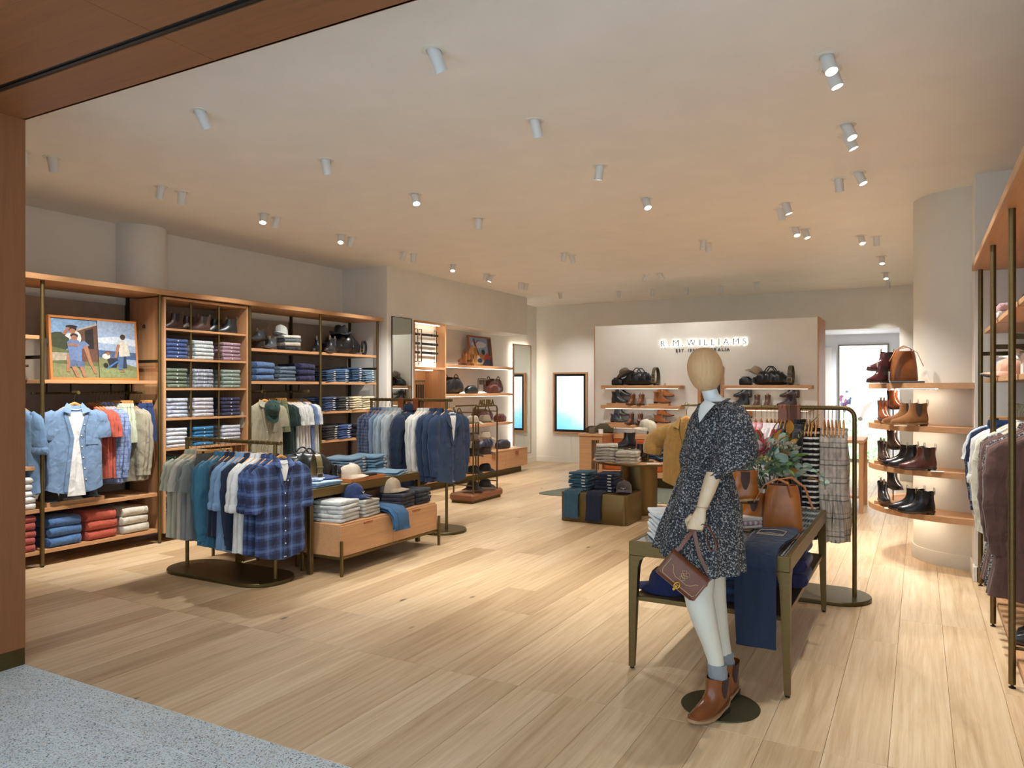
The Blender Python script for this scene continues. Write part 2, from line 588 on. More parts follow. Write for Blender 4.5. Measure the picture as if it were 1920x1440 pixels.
# ------------------------------------------------------------------ ceiling, walls
struct('ceiling', MB().box(-7.6, 1.4, 2.35, 14.2, 3.26, 3.42), CEIL)
struct('wall_left', MB().box(-7.5, -7.35, 2.2, 8.3, 0, 3.26), WALL)
struct('wall_front', MB().box(-7.5, -4.9, 2.2, 2.35, 0, 3.26), WALL)
cl = MB()
cl.lathe([(0.28, 0.0), (0.28, 3.26)], 48, c=(-7.37, 5.10))
struct('wall_column_left', cl, WALL, smooth=True)
struct('wall_return', MB().box(-7.5, -6.54, 8.3, 8.93, 0, 3.26), WALL)
struct('wall_bulkhead', MB().box(-7.1, -6.54, 8.93, 12.55, 2.55, 3.26), WALL)
struct('wall_niche_back', MB().box(-7.25, -7.1, 8.93, 14.2, 0, 3.26), SIGNW)
bw = MB().box(-7.25, -1.62, 14.05, 14.2, 0, 3.26).box(-0.29, 1.4, 14.05, 14.2, 0, 3.26).box(-1.62, -0.29, 14.05, 14.2, 2.56, 3.26)
struct('wall_back', bw, WALL)
struct('baseboard_back', MB().box(-7.1, -1.62, 14.03, 14.05, 0, 0.11, 0.003), WALL)
struct('baseboard_niche', MB().box(-7.1, -7.085, 12.5, 14.03, 0, 0.11, 0.003), WALL)
# panel doors cut into the back wall under the screen
for x0, x1 in ((-6.64, -6.30), (-6.29, -5.94)):
    struct('trim_panel', MB().box(x0, x1, 14.042, 14.055, 0.115, 0.62, 0.002), WALL)
struct('wall_right', MB().box(1.15, 1.3, 2.35, 7.0, 0, 3.26), WALL)
struct('wall_pier', MB().box(0.39, 1.3, 7.0, 7.9, 0, 3.26), WALL)
struct('baseboard_pier', MB().box(0.377, 0.5, 6.985, 7.41, 0, 0.12, 0.003).box(0.4, 1.15, 6.985, 7.0, 0, 0.12, 0.003), WALL)
struct('wall_right_rear', MB().box(0.6, 0.75, 7.9, 14.05, 0, 3.26), WALL)
cr = MB().lathe([(0.47, 0.0), (0.47, 3.26)], 64, c=(0.42, 7.87))
struct('wall_column_right', cr, 'pnt:#dedacd', smooth=True)
struct('baseboard_column', MB().lathe([(0.484, 0.0), (0.484, 0.115), (0.482, 0.12), (0.46, 0.12)], 64, c=(0.42, 7.87)), 'pnt:#dedacd', smooth=True)
# passage beyond the opening in the back wall
struct('wall_passage', MB().box(-2.7, -2.55, 14.2, 17.2, 0, 2.75).box(0.25, 0.4, 14.2, 17.2, 0, 2.75).box(-2.7, 0.4, 17.05, 17.2, 0, 2.75), 'pnt:#dcdde0')
struct('ceiling_passage', MB().box(-2.7, 0.4, 14.2, 17.2, 2.66, 2.8), 'pnt:#e2e4e8')
# shopfront portal
portal = struct('trim_portal', MB().box(-4.9, 1.6, 0.25, 2.35, 3.066, 3.42), 'pnt:#2a1d13')
for (x0, x1, y0, y1) in ((-4.9, -2.835, 2.075, 2.35), (-2.835, -0.4, 2.075, 2.35), (-0.4, 1.6, 2.075, 2.35),
                         (-4.9, -2.835, 1.62, 2.02), (-2.835, -0.5, 1.62, 2.02), (-0.5, 1.6, 1.62, 2.02),
                         (-4.9, -3.5, 0.9, 1.62), (-3.5, -1.1, 0.9, 1.62), (-1.1, 1.6, 0.9, 1.62), (-4.9, -1.5, 0.25, 0.9), (-1.5, 1.6, 0.25, 0.9)):
    o = link('soffit_panel', MB().box(x0 + .0012, x1 - .0012, y0 + .001, y1 - .001, 3.05, 3.066, 0.001).mesh('soffit_panel', smooth=False), portal)
    setmat(o, PORTX)
o = link('door_track', MB().box(-4.9, 1.6, 2.022, 2.073, 3.056, 3.066).box(-4.9, 1.6, 2.043, 2.052, 3.05, 3.058).mesh('door_track', smooth=False), portal)
setmat(o, 'pnt:#0c0b0a:0.4')
o = link('portal_face', MB().box(-4.9, 1.6, 2.338, 2.352, 3.05, 3.26).mesh('portal_face', smooth=False), portal); setmat(o, PORTX)
jamb = struct('trim_jamb', MB().box(-4.95, -4.41, 0.9, 2.34, 0.0, 3.05), 'pnt:#2a1d13')
for (y0, y1) in ((0.9, 1.6), (1.6, 2.352)):
    o = link('jamb_panel', MB().box(-4.412, -4.395, y0 + .001, y1 - .001, 0.096, 3.05, 0.001).mesh('jamb_panel', smooth=False), jamb); setmat(o, PORTZ)
o = link('jamb_return', MB().box(-4.95, -4.41, 2.338, 2.352, 0.096, 3.05, 0.001).mesh('jamb_return', smooth=False), jamb); setmat(o, PORTZ)
o = link('kick_plate', MB().box(-4.96, -4.398, 0.9, 2.350, 0.0, 0.096, 0.001).mesh('kick_plate', smooth=False), jamb); setmat(o, BRZD)
# ------------------------------------------------------------------ sign wall block with framed opening
SY = 11.65
sw = MB().box(-4.79, -3.02, SY, 12.5, 0, 2.58).box(-2.68, -1.30, SY, 12.5, 0, 2.58).box(-3.02, -2.68, SY, 12.5, 1.86, 2.58).box(-3.02, -2.68, 12.3, 12.5, 0, 1.86)
signwall = struct('wall_sign', sw, SIGNW)
o = link('end_panel', MB().box(-1.302, -1.285, SY - 0.005, 12.52, 0, 2.59, 0.002).mesh('end_panel', smooth=False), signwall); setmat(o, WZ)
o = link('end_panel', MB().box(-4.80, -4.785, SY - 0.006, 12.52, 0, 2.585, 0.002).mesh('end_panel', smooth=False), signwall); setmat(o, WZ)
for (a, b, c, d) in ((-3.05, -3.0, 0.80, 1.89), (-2.70, -2.65, 0.80, 1.89), (-3.0, -2.70, 1.84, 1.89)):
    o = link('opening_frame', MB().box(a, b, SY - 0.02, 12.3, c, d, 0.003).mesh('opening_frame', smooth=False), signwall); setmat(o, WZ)
for zz in (0.85, 1.13, 1.40, 1.62):
    o = link('opening_shelf', MB().box(-3.0, -2.70, SY + 0.12, 12.3, zz - 0.02, zz, 0.002).mesh('opening_shelf', smooth=False), signwall); setmat(o, WX)
# ------------------------------------------------------------------ ceiling spotlights (x, y, tilt x, tilt y)
SPOTS = [(-2.16, 3.12, 0.05, 0.75), (-3.9, 3.11, -0.09, 0.7), (-5.69, 3.02, -0.5, 0.35), (-5.65, 3.21, -0.45, 0.4), (-2.16, 4.25, 0.05, 0.45), (-3.91, 4.23, -0.13, 0.4), (-5.65, 4.12, -0.48, 0.12), (-5.65, 4.32, -0.4, 0.2), (-2.16, 5.36, -0.22, 0.2), (-5.66, 5.25, 0.27, -0.33), (-5.66, 5.43, -0.5, 0.15), (-3.91, 5.36, 0.36, -0.28), (-3.91, 6.44, -0.17, 0.23), (-2.17, 6.48, 0.33, -0.3), (-0.42, 4.15, 0.28, -0.33), (-0.42, 4.33, 0.35, 0.05), (-0.42, 5.3, 0.42, -0.22), (-0.43, 5.51, 0.42, 0.1), (-0.58, 6.63, 0.06, 0.26), (-0.43, 6.51, 0.43, -0.1), (-1.09, 7.27, 0.30, 0.1), (-1.17, 7.48, 0.2, 0.3), (-1.16, 8.41, 0.24, -0.35), (-1.09, 8.56, 0.35, -0.1), (-2.2, 8.66, -0.18, 0.22), (-2.2, 8.84, 0.05, 0.62), (-0.58, 9.23, 0.24, -0.35), (-0.43, 9.35, 0.07, 0.36), (-5.67, 6.38, 0.24, -0.35), (-5.66, 6.55, -0.5, 0.12), (-5.68, 7.56, -0.5, 0.12), (-5.67, 7.74, -0.23, 0.2), (-5.68, 8.67, 0.2, -0.37), (-5.69, 9.6, -0.40, 0.19), (-5.7, 9.78, -0.35, -0.22), (-5.69, 10.7, -0.32, 0.21), (-5.67, 10.85, -0.3, 0.21), (-3.95, 8.6, -0.23, 0.2), (-3.93, 8.78, -0.02, 0.62), (-5.68, 12.18, -0.25, 0.85), (-3.62, 10.0, -0.13, 0.5), (-3.42, 10.0, 0.38, 0.5), (-4.67, 12.48, -0.13, 0.25), (-4.09, 12.59, -0.17, 0.22), (-3.5, 12.64, -0.13, 0.25), (-2.91, 12.63, -0.13, 0.25), (-2.31, 12.48, -0.13, 0.25), (-0.43, 10.83, 0.05, -0.34), (-0.44, 12.36, 0.06, -0.34), (-0.44, 13.44, -0.08, 0.28)]
SPOTS[40] = (-3.62, 10.85, -0.45, 0.42); SPOTS[41] = (-3.42, 10.84, 0.5, 0.42)
def spot_protos():
    ring = MB().lathe([(0.040, 0.0), (0.040, 0.004), (0.062, 0.004), (0.062, -0.004), (0.055, -0.006), (0.040, -0.004)], 24, cap0=False, cap1=False)
    ba = MB().lathe([(0.0335, 0.03), (0.0335, -0.105), (0.0300, -0.105), (0.0290, -0.092)], 20, cap0=True, cap1=False)
    le = MB().lathe([(0.0290, -0.094), (0.001, -0.093)], 20, cap0=False, cap1=True)
    return ring.mesh('trim_ring'), ba.mesh('barrel'), le.mesh('lens')
_r, _b, _l = spot_protos()
lamp = bpy.data.lights.new('spot_lamp', 'SPOT')
lamp.energy = SPOT_W; lamp.color = (1.0, 0.98, 0.945); lamp.spot_size = R(68); lamp.spot_blend = 1.0; lamp.shadow_soft_size = 0.022
lamp_dim = lamp.copy(); lamp_dim.energy = SPOT_W * 0.25
lamp_sign = lamp.copy(); lamp_sign.energy = SPOT_W * 0.27; lamp_sign.spot_size = R(100)
lamp_far = lamp.copy(); lamp_far.energy = SPOT_W * 1.5
ROWS = {}
def rowname(x):
    return ('row above left wall shelving' if x < -5 else 'second row from the left' if x < -3.3 else 'third row from the left' if x < -1.8 else 'right hand row')
NUM = ['first', 'second', 'third', 'fourth', 'fifth', 'sixth', 'seventh', 'eighth', 'ninth', 'tenth', 'eleventh', 'twelfth', 'thirteenth', 'fourteenth', 'fifteenth', 'sixteenth', 'seventeenth', 'eighteenth', 'nineteenth', 'twentieth']
for i, (x, y, tx, ty) in enumerate(sorted(SPOTS, key=lambda q: q[1])):
    back = 12.4 < y < 12.7 and x < -1
    rn = 'row behind the sign wall' if back else rowname(x)
    k = ROWS.get(rn, 0); ROWS[rn] = k + 1
    t = thing('ceiling_spotlight', (x, y, 3.26), 'white tubular ceiling spotlight, %s from the front, %s' % (NUM[k], rn), 'spotlight', 'tubular spotlights set in the ceiling')
    o = link('trim_ring', _r, t); setmat(o, 'pnt:#e9e4d8:0.5')
    d = Vector((tx, ty, -1)).normalized()
    q = d.to_track_quat('-Z', 'Y').to_euler()
    o = link('barrel', _b, t, None, q); setmat(o, 'pnt:#dfe0dd:0.45')
    le = link('lens', _l, o); setmat(le, 'emi:#fff6e6:%s' % (5 if back else 22))
    lo = bpy.data.objects.new('spot_lamp', lamp_dim if back else lamp_sign if 10.8 < y < 10.9 and x > -5 else lamp_far if y > 8.3 and -5 < x < -1.8 else lamp)
    COL.objects.link(lo); lo.parent = t; lo.location = d * 0.107; lo.rotation_euler = q
# ------------------------------------------------------------------ left wall shelving
PY = [2.56, 3.69, 4.82, 5.96, 7.09, 8.22]
LX0, LX1 = -7.17, -6.645
ls = thing('shelving_unit', (-6.9, 5.4, 0), 'long wooden shelving with bronze posts along the left wall', 'shelving')
part(ls, 'top_board', MB().box(-7.2, -6.58, 2.42, 8.28, 2.475, 2.525, 0.004), WY)
for y in PY:
    part(ls, 'post', MB().tube([(-6.64, y, 0.012), (-6.64, y, 2.475)], 0.017, 12), BRZ)
    part(ls, 'post', MB().box(-7.16, -7.13, y - 0.015, y + 0.015, 0.0, 2.475, 0.002), 'met:#3d3523:0.5')
    part(ls, 'foot', MB().lathe([(0.014, 0.0), (0.014, 0.012)], 12, c=(-6.64, y)), 'pnt:#1c1a16')
    if y not in (5.96,):
        part(ls, 'cross_bar', MB().box(-7.14, -6.65, y - 0.008, y + 0.008, 1.80, 1.83, 0.002), 'met:#4a4028:0.5')
for i in range(5):
    y0, y1 = PY[i] + 0.02, PY[i+1] - 0.02
    part(ls, 'back_panel', MB().box(-7.2, -7.185, PY[i] + 0.004, PY[i+1] - 0.004, 0.0, 2.40, 0.001), 'fab:#9c8d7c:0.2')
    zs = {0: (2.0, 0.875, 0.505, 0.145), 1: (1.62, 0.505, 0.145), 2: (), 3: (2.0, 1.625, 0.505, 0.145), 4: (2.0, 1.625, 1.25, 0.88, 0.505, 0.145)}[i]
    for z in zs:
        part(ls, 'shelf', MB().box(LX0, LX1, y0, y1, z - 0.033, z, 0.002), WY)
for (y0, y1) in ((3.72, 4.80), (5.98, 7.07), (2.6, 3.67)):
    part(ls, 'hanging_rail', MB().tube([(-6.86, y0, 1.50), (-6.86, y1, 1.50)], 0.011, 10), BRZD)
    for t_ in (0.12, 0.32, 0.68, 0.88):
        y = y0 + (y1 - y0) * t_
        part(ls, 'rail_drop', MB().tube([(-6.86, y, 1.50), (-6.86, y, 1.59)], 0.006, 8), 'met:#2e281b:0.5')
part(ls, 'hanging_rail', MB().tube([(-6.82, 2.6, 1.74), (-6.82, 3.67, 1.74)], 0.011, 10), BRZD)
for y in (3.98, 4.62, 6.84, 6.1):
    part(ls, 'face_out_arm', MB().tube([(-6.86, y, 1.50), (-6.70, y, 1.505), (-6.60, y, 1.507)], 0.009, 10).lathe([(0.016, -0.006), (0.016, 0.006)], 14).xf(Matrix.Identity(4)) if False else MB().tube([(-6.86, y, 1.50), (-6.70, y, 1.505), (-6.60, y, 1.507), (-6.598, y, 1.507)], [0.009, 0.009, 0.009, 0.017], 12), 'met:#8e8052:0.4')
# cubby cabinet between the posts
cb = thing('cubby_cabinet', (-6.9, 5.39, 0), 'wooden cubby cabinet of three columns standing within the left shelving', 'cabinet')
CY0, CY1 = 4.858, 5.925
for y in (CY0, CY1 - 0.024):
    part(cb, 'side_panel', MB().box(-7.17, -6.625, y, y + 0.024, 0.09, 2.462, 0.002), WZ)
part(cb, 'top_panel', MB().box(-7.17, -6.625, CY0 + .024, CY1 - .024, 2.438, 2.462, 0.002), WY)
part(cb, 'back', MB().box(-7.17, -7.155, CY0 + .024, CY1 - .024, 0.09, 2.438), 'pnt:#8d7f6e')
CUBZ = [2.150, 1.845, 1.545, 1.240, 0.935, 0.755, 0.47, 0.197]
for z in CUBZ[:5] + [CUBZ[6]]:
    part(cb, 'shelf', MB().box(-7.155, -6.632, CY0 + .024, CY1 - .024, z - 0.022, z, 0.002), WY)
part(cb, 'drawer', MB().box(-7.1, -6.628, CY0 + .03, CY1 - .03, 0.645, 0.752, 0.003), WY)
part(cb, 'drawer', MB().box(-7.1, -6.628, CY0 + .03, CY1 - .03, 0.092, 0.195, 0.003), WY)
CC = [4.882, 5.193, 5.547, 5.901]
for y in CC[1:3]:
    part(cb, 'divider_post', MB().tube([(-6.655, y, 0.935), (-6.655, y, 2.438)], 0.011, 10), BRZ)
# framed photograph leaning on the shelf (flat print built from colour fields)
def framed(name, label, c, w, h, tilt, shapes, rz, ft=0.03, wood=WZ):
    """picture in local coordinates: x across, z up, faces -y; shapes are (material, polygon 0..1)"""
    t = thing(name, c, label, 'picture')
    t.rotation_euler = (-tilt, 0, rz)
    fr = MB().box(-w/2, w/2, -0.02, 0.02, 0, ft, 0.002).box(-w/2, w/2, -0.02, 0.02, h - ft, h, 0.002).box(-w/2, -w/2 + ft, -0.02, 0.02, ft, h - ft, 0.002).box(w/2 - ft, w/2, -0.02, 0.02, ft, h - ft, 0.002)
    part(t, 'frame', fr, wood, world=False)
    pm = MB(); mats = []
    iw, ih = w - 2*ft, h - 2*ft
    for i, (mk, poly) in enumerate(shapes):
        if mk not in mats: mats.append(mk)
        pm.cur = mats.index(mk)
        y = -0.008 - 0.0004 * i
        n = len(poly)
        pm.add([(-iw/2 + iw*u, y, ft + ih*v) for u, v in poly], [list(range(n))])
    pr = part(t, 'print', pm, mats, smooth=False, world=False)
    part(t, 'backing', MB().box(-w/2 + .005, w/2 - .005, -0.004, 0.016, .005, h - .005), 'pnt:#6b4a30', world=False)
    return t
def ell(cx, cy, rx, ry, n=14, a=0.0):
    return [(cx + rx*math.cos(2*math.pi*k/n)*math.cos(a) - ry*math.sin(2*math.pi*k/n)*math.sin(a), cy + rx*math.cos(2*math.pi*k/n)*math.sin(a) + ry*math.sin(2*math.pi*k/n)*math.cos(a)) for k in range(n)]
def limb(x0, y0, x1, y1, w0, w1):
    dx, dy = x1 - x0, y1 - y0; l = math.hypot(dx, dy); nx, ny = -dy/l, dx/l
    return [(x0 + nx*w0, y0 + ny*w0), (x0 - nx*w0, y0 - ny*w0), (x1 - nx*w1, y1 - ny*w1), (x1 + nx*w1, y1 + ny*w1)]
SK, SK2, GR, GR2 = 'prt:#8fb1d6', 'prt:#a9bcd6', 'prt:#7f8452', 'prt:#8c9a66'
FL, DN = 'prt:#b07a5c', 'prt:#7188b4'
PIC1 = [(SK, [(0, .0), (.53, 0), (.53, 1), (0, 1)]), ('prt:#c7d6e6', [(0, .55), (.3, .55), (.3, .78), (0, .70)]), ('prt:#43492f', ell(.08, .60, .13, .17) ), ('prt:#6b6f45', [(0, 0), (.53, 0), (.53, .34), (.3, .42), (0, .52)]),
        ('prt:#8d9060', [(0, 0), (.53, 0), (.53, .20), (0, .24)]), ('prt:#b9ad95', [(0, .28), (.20, .30), (.20, .42), (0, .42)]),
        ('prt:#6d4a37', [(.30, .28), (.53, .28), (.53, .93), (.29, .80)]), ('prt:#241b18', [(.385, .50), (.485, .50), (.485, .86), (.385, .81)]), ('prt:#c9bda6', [(.28, .79), (.53, .92), (.53, .95), (.28, .82)]),
        ('prt:#e9e6df', ell(.27, .68, .07, .12)), ('prt:#3c2a22', ell(.24, .83, .05, .05)), (FL, ell(.24, .79, .035, .045)), (FL, limb(.20, .85, .14, .73, .018, .02)), ('prt:#2a2220', ell(.235, .87, .07, .022)), ('prt:#e9e6df', limb(.17, .73, .24, .68, .03, .04)),
        (DN, limb(.30, .52, .40, .60, .05, .05)), (FL, limb(.38, .55, .44, .22, .028, .018)), (FL, limb(.44, .24, .49, .07, .018, .014)), (FL, limb(.19, .40, .17, .1, .025, .018)),
        (DN, [(.17, .60), (.22, .66), (.30, .64), (.34, .55), (.33, .26), (.20, .26)]), ('prt:#3c2a22', ell(.255, .715, .045, .04)), (FL, ell(.255, .675, .035, .045)), (FL, limb(.18, .56, .30, .55, .02, .02)),
        ('prt:#5d7196', [(.20, .30), (.35, .28), (.36, .17), (.28, .18), (.27, .24), (.25, .17), (.19, .18)]), (FL, limb(.23, .19, .28, .01, .022, .018)), (FL, limb(.32, .19, .36, .01, .022, .018)),
        (SK2, [(.53, 0), (1, 0), (1, 1), (.53, 1)]), ('prt:#dbe4ee', [(.53, .62), (1, .58), (1, .70), (.75, .74), (.53, .70)]), ('prt:#4b6891', [(.53, .36), (1, .33), (1, .46), (.53, .49)]), ('prt:#85875a', [(.53, 0), (1, 0), (1, .20), (.75, .30), (.53, .36)]), (GR2, [(.53, 0), (1, 0), (1, .13), (.53, .18)]),
        ('prt:#242b38', [(.62, .36), (.78, .34), (.74, .18), (.66, .18)]), ('prt:#3f7fc0', limb(.63, .17, .76, .30, .012, .012)), ('prt:#222222', ell(.61, .22, .03, .045)), ('prt:#e5e0d6', ell(.62, .38, .05, .05)), ('prt:#6d4a35', ell(.64, .45, .05, .02)), (FL, ell(.645, .425, .02, .03)),
        ('prt:#2e3a55', limb(.82, .42, .85, .18, .045, .025)), ('prt:#55719c', limb(.80, .40, .79, .15, .04, .025)), (FL, ell(.81, .12, .03, .02)), ('prt:#ded8c6', [(.77, .62), (.82, .68), (.89, .65), (.92, .40), (.78, .38)]), (FL, limb(.78, .60, .73, .36, .02, .015)), ('prt:#4b3529', ell(.835, .74, .033, .045))]
framed('framed_photograph', 'wide oak framed photograph of people outdoors leaning on the left shelf', (-6.84, 4.296, 1.62), 0.86, 0.59, R(5), PIC1, R(90), 0.022, 'wood:#b8763f:z')
# ------------------------------------------------------------------ right wall shelving
RYS = [2.35, 3.48, 4.61, 5.74, 6.87]
rs = thing('shelving_unit', (0.75, 4.6, 0), 'wooden shelving with bronze posts along the right wall', 'shelving')
part(rs, 'top_board', MB().box(0.365, 1.14, 2.5, 6.95, 2.475, 2.525, 0.004), WY)
for y in RYS[1:]:
    part(rs, 'post', MB().tube([(0.42, y, 0.02), (0.42, y, 2.475)], 0.017, 12), BRZ)
    part(rs, 'post', MB().box(1.09, 1.12, y - 0.015, y + 0.015, 0.0, 2.475, 0.002), 'met:#3d3523:0.5')
    part(rs, 'foot', MB().lathe([(0.016, 0.0), (0.016, 0.006), (0.007, 0.008), (0.007, 0.022)], 12, c=(0.42, y)), 'pnt:#1c1a16')
    part(rs, 'cross_bar', MB().box(0.43, 1.1, y - 0.008, y + 0.008, 0.20, 0.215, 0.002), 'met:#4a4028:0.5')
    part(rs, 'cross_bar', MB().box(0.43, 1.1, y - 0.008, y + 0.008, 1.80, 1.83, 0.002), 'met:#4a4028:0.5')
for i in range(1, 4):
    y0, y1 = RYS[i] + 0.02, RYS[i+1] - 0.02
    part(rs, 'back_panel', MB().box(1.125, 1.14, RYS[i] + .004, RYS[i+1] - .004, 0.0, 2.40, 0.001), 'fab:#9c8d7c:0.2')
    for z in (2.0, 1.62, 0.15):
        part(rs, 'shelf', MB().box(0.445, 1.125, y0, y1, z - 0.03, z, 0.002), WY)
    part(rs, 'hanging_rail', MB().tube([(0.80, y0, 1.42), (0.80, y1, 1.42)], 0.012, 10), BRZD)
    for t_ in (0.2, 0.8):
        y = y0 + (y1 - y0) * t_
        part(rs, 'rail_drop', MB().tube([(0.80, y, 1.42), (0.80, y, 1.59)], 0.006, 8), 'met:#2e281b:0.5')
# ------------------------------------------------------------------ curved shelves around the right column
def cshelf(z, label):
    arc = []
    for k in range(33):
        a = R(272) - (R(272) - R(95)) * k / 32
        arc.append((0.42 + 0.845*math.cos(a), 7.87 + 0.845*math.sin(a)))
    arc = [(0.388, 7.03)] + [p for p in arc if p[0] < 0.385]
    inner = [(0.42 + 0.472*math.cos(R(a)), 7.87 + 0.472*math.sin(R(a))) for a in range(95, 266, 6)]
    poly = arc + [(p[0], p[1]) for p in inner] + [(0.388, 7.395)]
    # strip of quads between outer and inner curve
    n = 40
    out, inn = [], []
    for k in range(n + 1):
        a = R(268) - (R(268) - R(95)) * k / n
        out.append((min(0.388, 0.42 + 0.845*math.cos(a)), 7.87 + 0.845*math.sin(a)))
        inn.append((min(0.388, 0.42 + 0.473*math.cos(a)), 7.87 + 0.473*math.sin(a)))
    rings = []
    for (ox, oy), (ix, iy) in zip(out, inn):
        rings.append([(ix, iy, z - 0.048), (ox, oy, z - 0.048), (ox, oy, z), (ix, iy, z)])
    t = thing('curved_shelf', (0.0, 7.4, z - 0.05), label, 'shelf', 'curved shelves around the column')
    part(t, 'board', MB().loft(rings), WX)
    lr = []
    for k in range(6, 31):
        a = R(268) - (R(268) - R(95)) * k / n
        lr.append([(0.42 + q*math.cos(a), 7.87 + q*math.sin(a), zz) for q, zz in ((0.60, z - .0485), (0.62, z - .0485), (0.62, z - .0515), (0.60, z - .0515))])
    part(t, 'light_strip', MB().loft(lr), 'emi:#fff3df:24')
    return t
CSZ = [1.59, 1.225, 0.855, 0.487]
for z, n in zip(CSZ, ('topmost', 'second from top', 'third from top', 'lowest')):
    cshelf(z, 'curved wooden shelf wrapping the white column, %s' % n)
led = MB()
for k in range(5):
    a = R(262 - 22 * k)
    led.lathe([(0.016, 1.5405), (0.016, 1.542)], 12, c=(0.42 + 0.6*math.cos(a), 7.87 + 0.6*math.sin(a)))
# ------------------------------------------------------------------ accessories wall: mirror, belt niche, lit shelves
def mirror(name, label, x, y0, y1, z0, z1, fr, m):
    t = thing(name, (x, (y0+y1)/2, z0), label, 'mirror')
    part(t, 'glass', MB().box(x, x + 0.012, y0 + fr, y1 - fr, z0 + fr, z1 - fr), 'mirror', smooth=False)
    f = MB().box(x - .02, x + .018, y0, y0 + fr, z0, z1, .002).box(x - .02, x + .018, y1 - fr, y1, z0, z1, .002).box(x - .02, x + .018, y0 + fr, y1 - fr, z0, z0 + fr, .002).box(x - .02, x + .018, y0 + fr, y1 - fr, z1 - fr, z1, .002)
    part(t, 'frame', f, m)
    return t
mirror('framed_mirror', 'tall dark framed mirror beside the belt niche', -6.54, 8.40, 8.87, 0.3, 2.56, 0.008, 'met:#4a4028:0.5')
mr = mirror('framed_mirror', 'tall oak framed backlit mirror in the far left corner', -7.03, 12.89, 13.645, 0.205, 2.42, 0.02, WZ)
part(mr, 'light_strip', MB().box(-7.085, -7.06, 12.94, 13.60, 2.34, 2.36).box(-7.085, -7.06, 12.94, 12.96, 0.3, 2.36).box(-7.085, -7.06, 13.58, 13.60, 0.3, 2.36), 'emi:#fff4e2:14')
nb = thing('belt_niche', (-6.7, 9.36, 0), 'oak lined wall niche displaying belts', 'niche')
part(nb, 'side_panel', MB().box(-7.1, -6.53, 9.742, 9.775, 0.455, 2.55, 0.002), WZ)
part(nb, 'side_panel', MB().box(-7.1, -6.53, 8.93, 8.955, 0.455, 2.55, 0.002), WZ)
part(nb, 'top_panel', MB().box(-7.1, -6.53, 8.955, 9.742, 2.52, 2.55, 0.002), WY)
part(nb, 'shelf', MB().box(-7.1, -6.53, 8.955, 9.742, 1.825, 1.86, 0.002), WY)
part(nb, 'display_board', MB().box(-6.72, -6.70, 8.955, 9.742, 1.86, 2.52), 'pnt:#ece8de')
part(nb, 'back_panel', MB().box(-6.92, -6.90, 8.955, 9.742, 0.455, 1.825), WZ)
part(nb, 'light_strip', MB().box(-6.62, -6.60, 9.0, 9.7, 2.512, 2.52).box(-6.75, -6.73, 9.0, 9.7, 1.817, 1.825), 'emi:#fff0d8:10')
for y in (9.19, 9.29, 9.69):
    part(nb, 'belt_bracket', MB().tube([(-6.70, y, 2.44), (-6.655, y, 2.44), (-6.655, y, 1.95), (-6.70, y, 1.95)], 0.007, 8), BRZD)
# horizontal belts on the brackets
def hbelt(y0, y1, z, label, mk):
    t = thing('belt', (-6.64, (y0+y1)/2, z), label, 'belt', 'belts mounted on the niche board')
    part(t, 'strap', MB().box(-6.648, -6.640, y0, y1, z - 0.018, z + 0.018, 0.002), mk)
    yb = y0 + 0.7*(y1 - y0)
    part(t, 'buckle', MB().tube([(-6.634, yb, z - .022), (-6.634, yb, z + .022), (-6.634, yb + .035, z + .022), (-6.634, yb + .035, z - .022)], 0.004, 6, closed=True), 'met:#cfcabb:0.25')
    part(t, 'keeper', MB().box(-6.650, -6.636, yb - .05, yb - .038, z - .021, z + .021, .001), mk)
for i, (z, n) in enumerate(((2.36, 'upper'), (2.22, 'middle'), (2.085, 'lower'))):
    hbelt(8.96, 9.24, z, 'dark leather belt mounted on the left bracket, %s row' % n, ('lea:#2c211c', 'lea:#33261e', 'lea:#241d1a')[i])
    hbelt(9.27, 9.72, z, 'dark leather belt mounted on the right brackets, %s row' % n, ('lea:#221c1a', 'lea:#1d1b1c', 'lea:#2a2626')[i])
# belts hanging side by side in the lower recess
bp = Proto()
bp.p('strap', MB().box(-0.004, 0.004, -0.018, 0.018, -0.9, 0.0, 0.002), 'lea')
bp.p('buckle', MB().tube([(0.008, -.022, -.002), (0.008, .022, -.002), (0.008, .022, .045), (0.008, -.022, .045)], 0.005, 6, closed=True), 'met:#d8d4c8:0.2')
for i in range(7):
    put(bp, 'belt', 'black leather belt hanging in the niche, %s from left' % NUM[i], 'belt', (-6.72, 9.09 + 0.055*i, 1.60), mats={'lea': ('lea:#1c1816', 'lea:#2a1e18', 'lea:#17161a')[i % 3]}, group='belts hanging in the niche recess')
part(nb, 'hanging_rail', MB().tube([(-6.74, 8.955, 1.655), (-6.74, 9.50, 1.655)], 0.008, 8), BRZD)
acc = thing('lit_shelves', (-6.85, 10.9, 0), 'three long backlit oak shelves holding leather bags', 'shelving')
for z in (1.925, 1.45, 0.93):
    sh = part(acc, 'shelf', MB().box(-7.1, -6.56, 9.775, 12.04, z - 0.045, z, 0.002), WY)
    part(sh, 'light_strip', MB().box(-7.098, -7.088, 9.8, 12.02, z + 0.0005, z + 0.012).box(-6.66, -6.64, 9.85, 12.0, z - 0.049, z - 0.0455), 'emi:#fff4e0:6')
dr = thing('drawer_bench', (-6.75, 11.0, 0), 'low oak drawer bench under the backlit shelves', 'cabinet')
part(dr, 'top', MB().box(-7.085, -6.41, 8.98, 12.32, 0.425, 0.45, 0.002), WY)
part(dr, 'plinth', MB().box(-7.085, -6.50, 9.0, 12.24, 0.0, 0.115), BRZD)
part(dr, 'carcass', MB().box(-7.085, -6.43, 8.98, 12.315, 0.115, 0.425), 'pnt:#6b4a30')
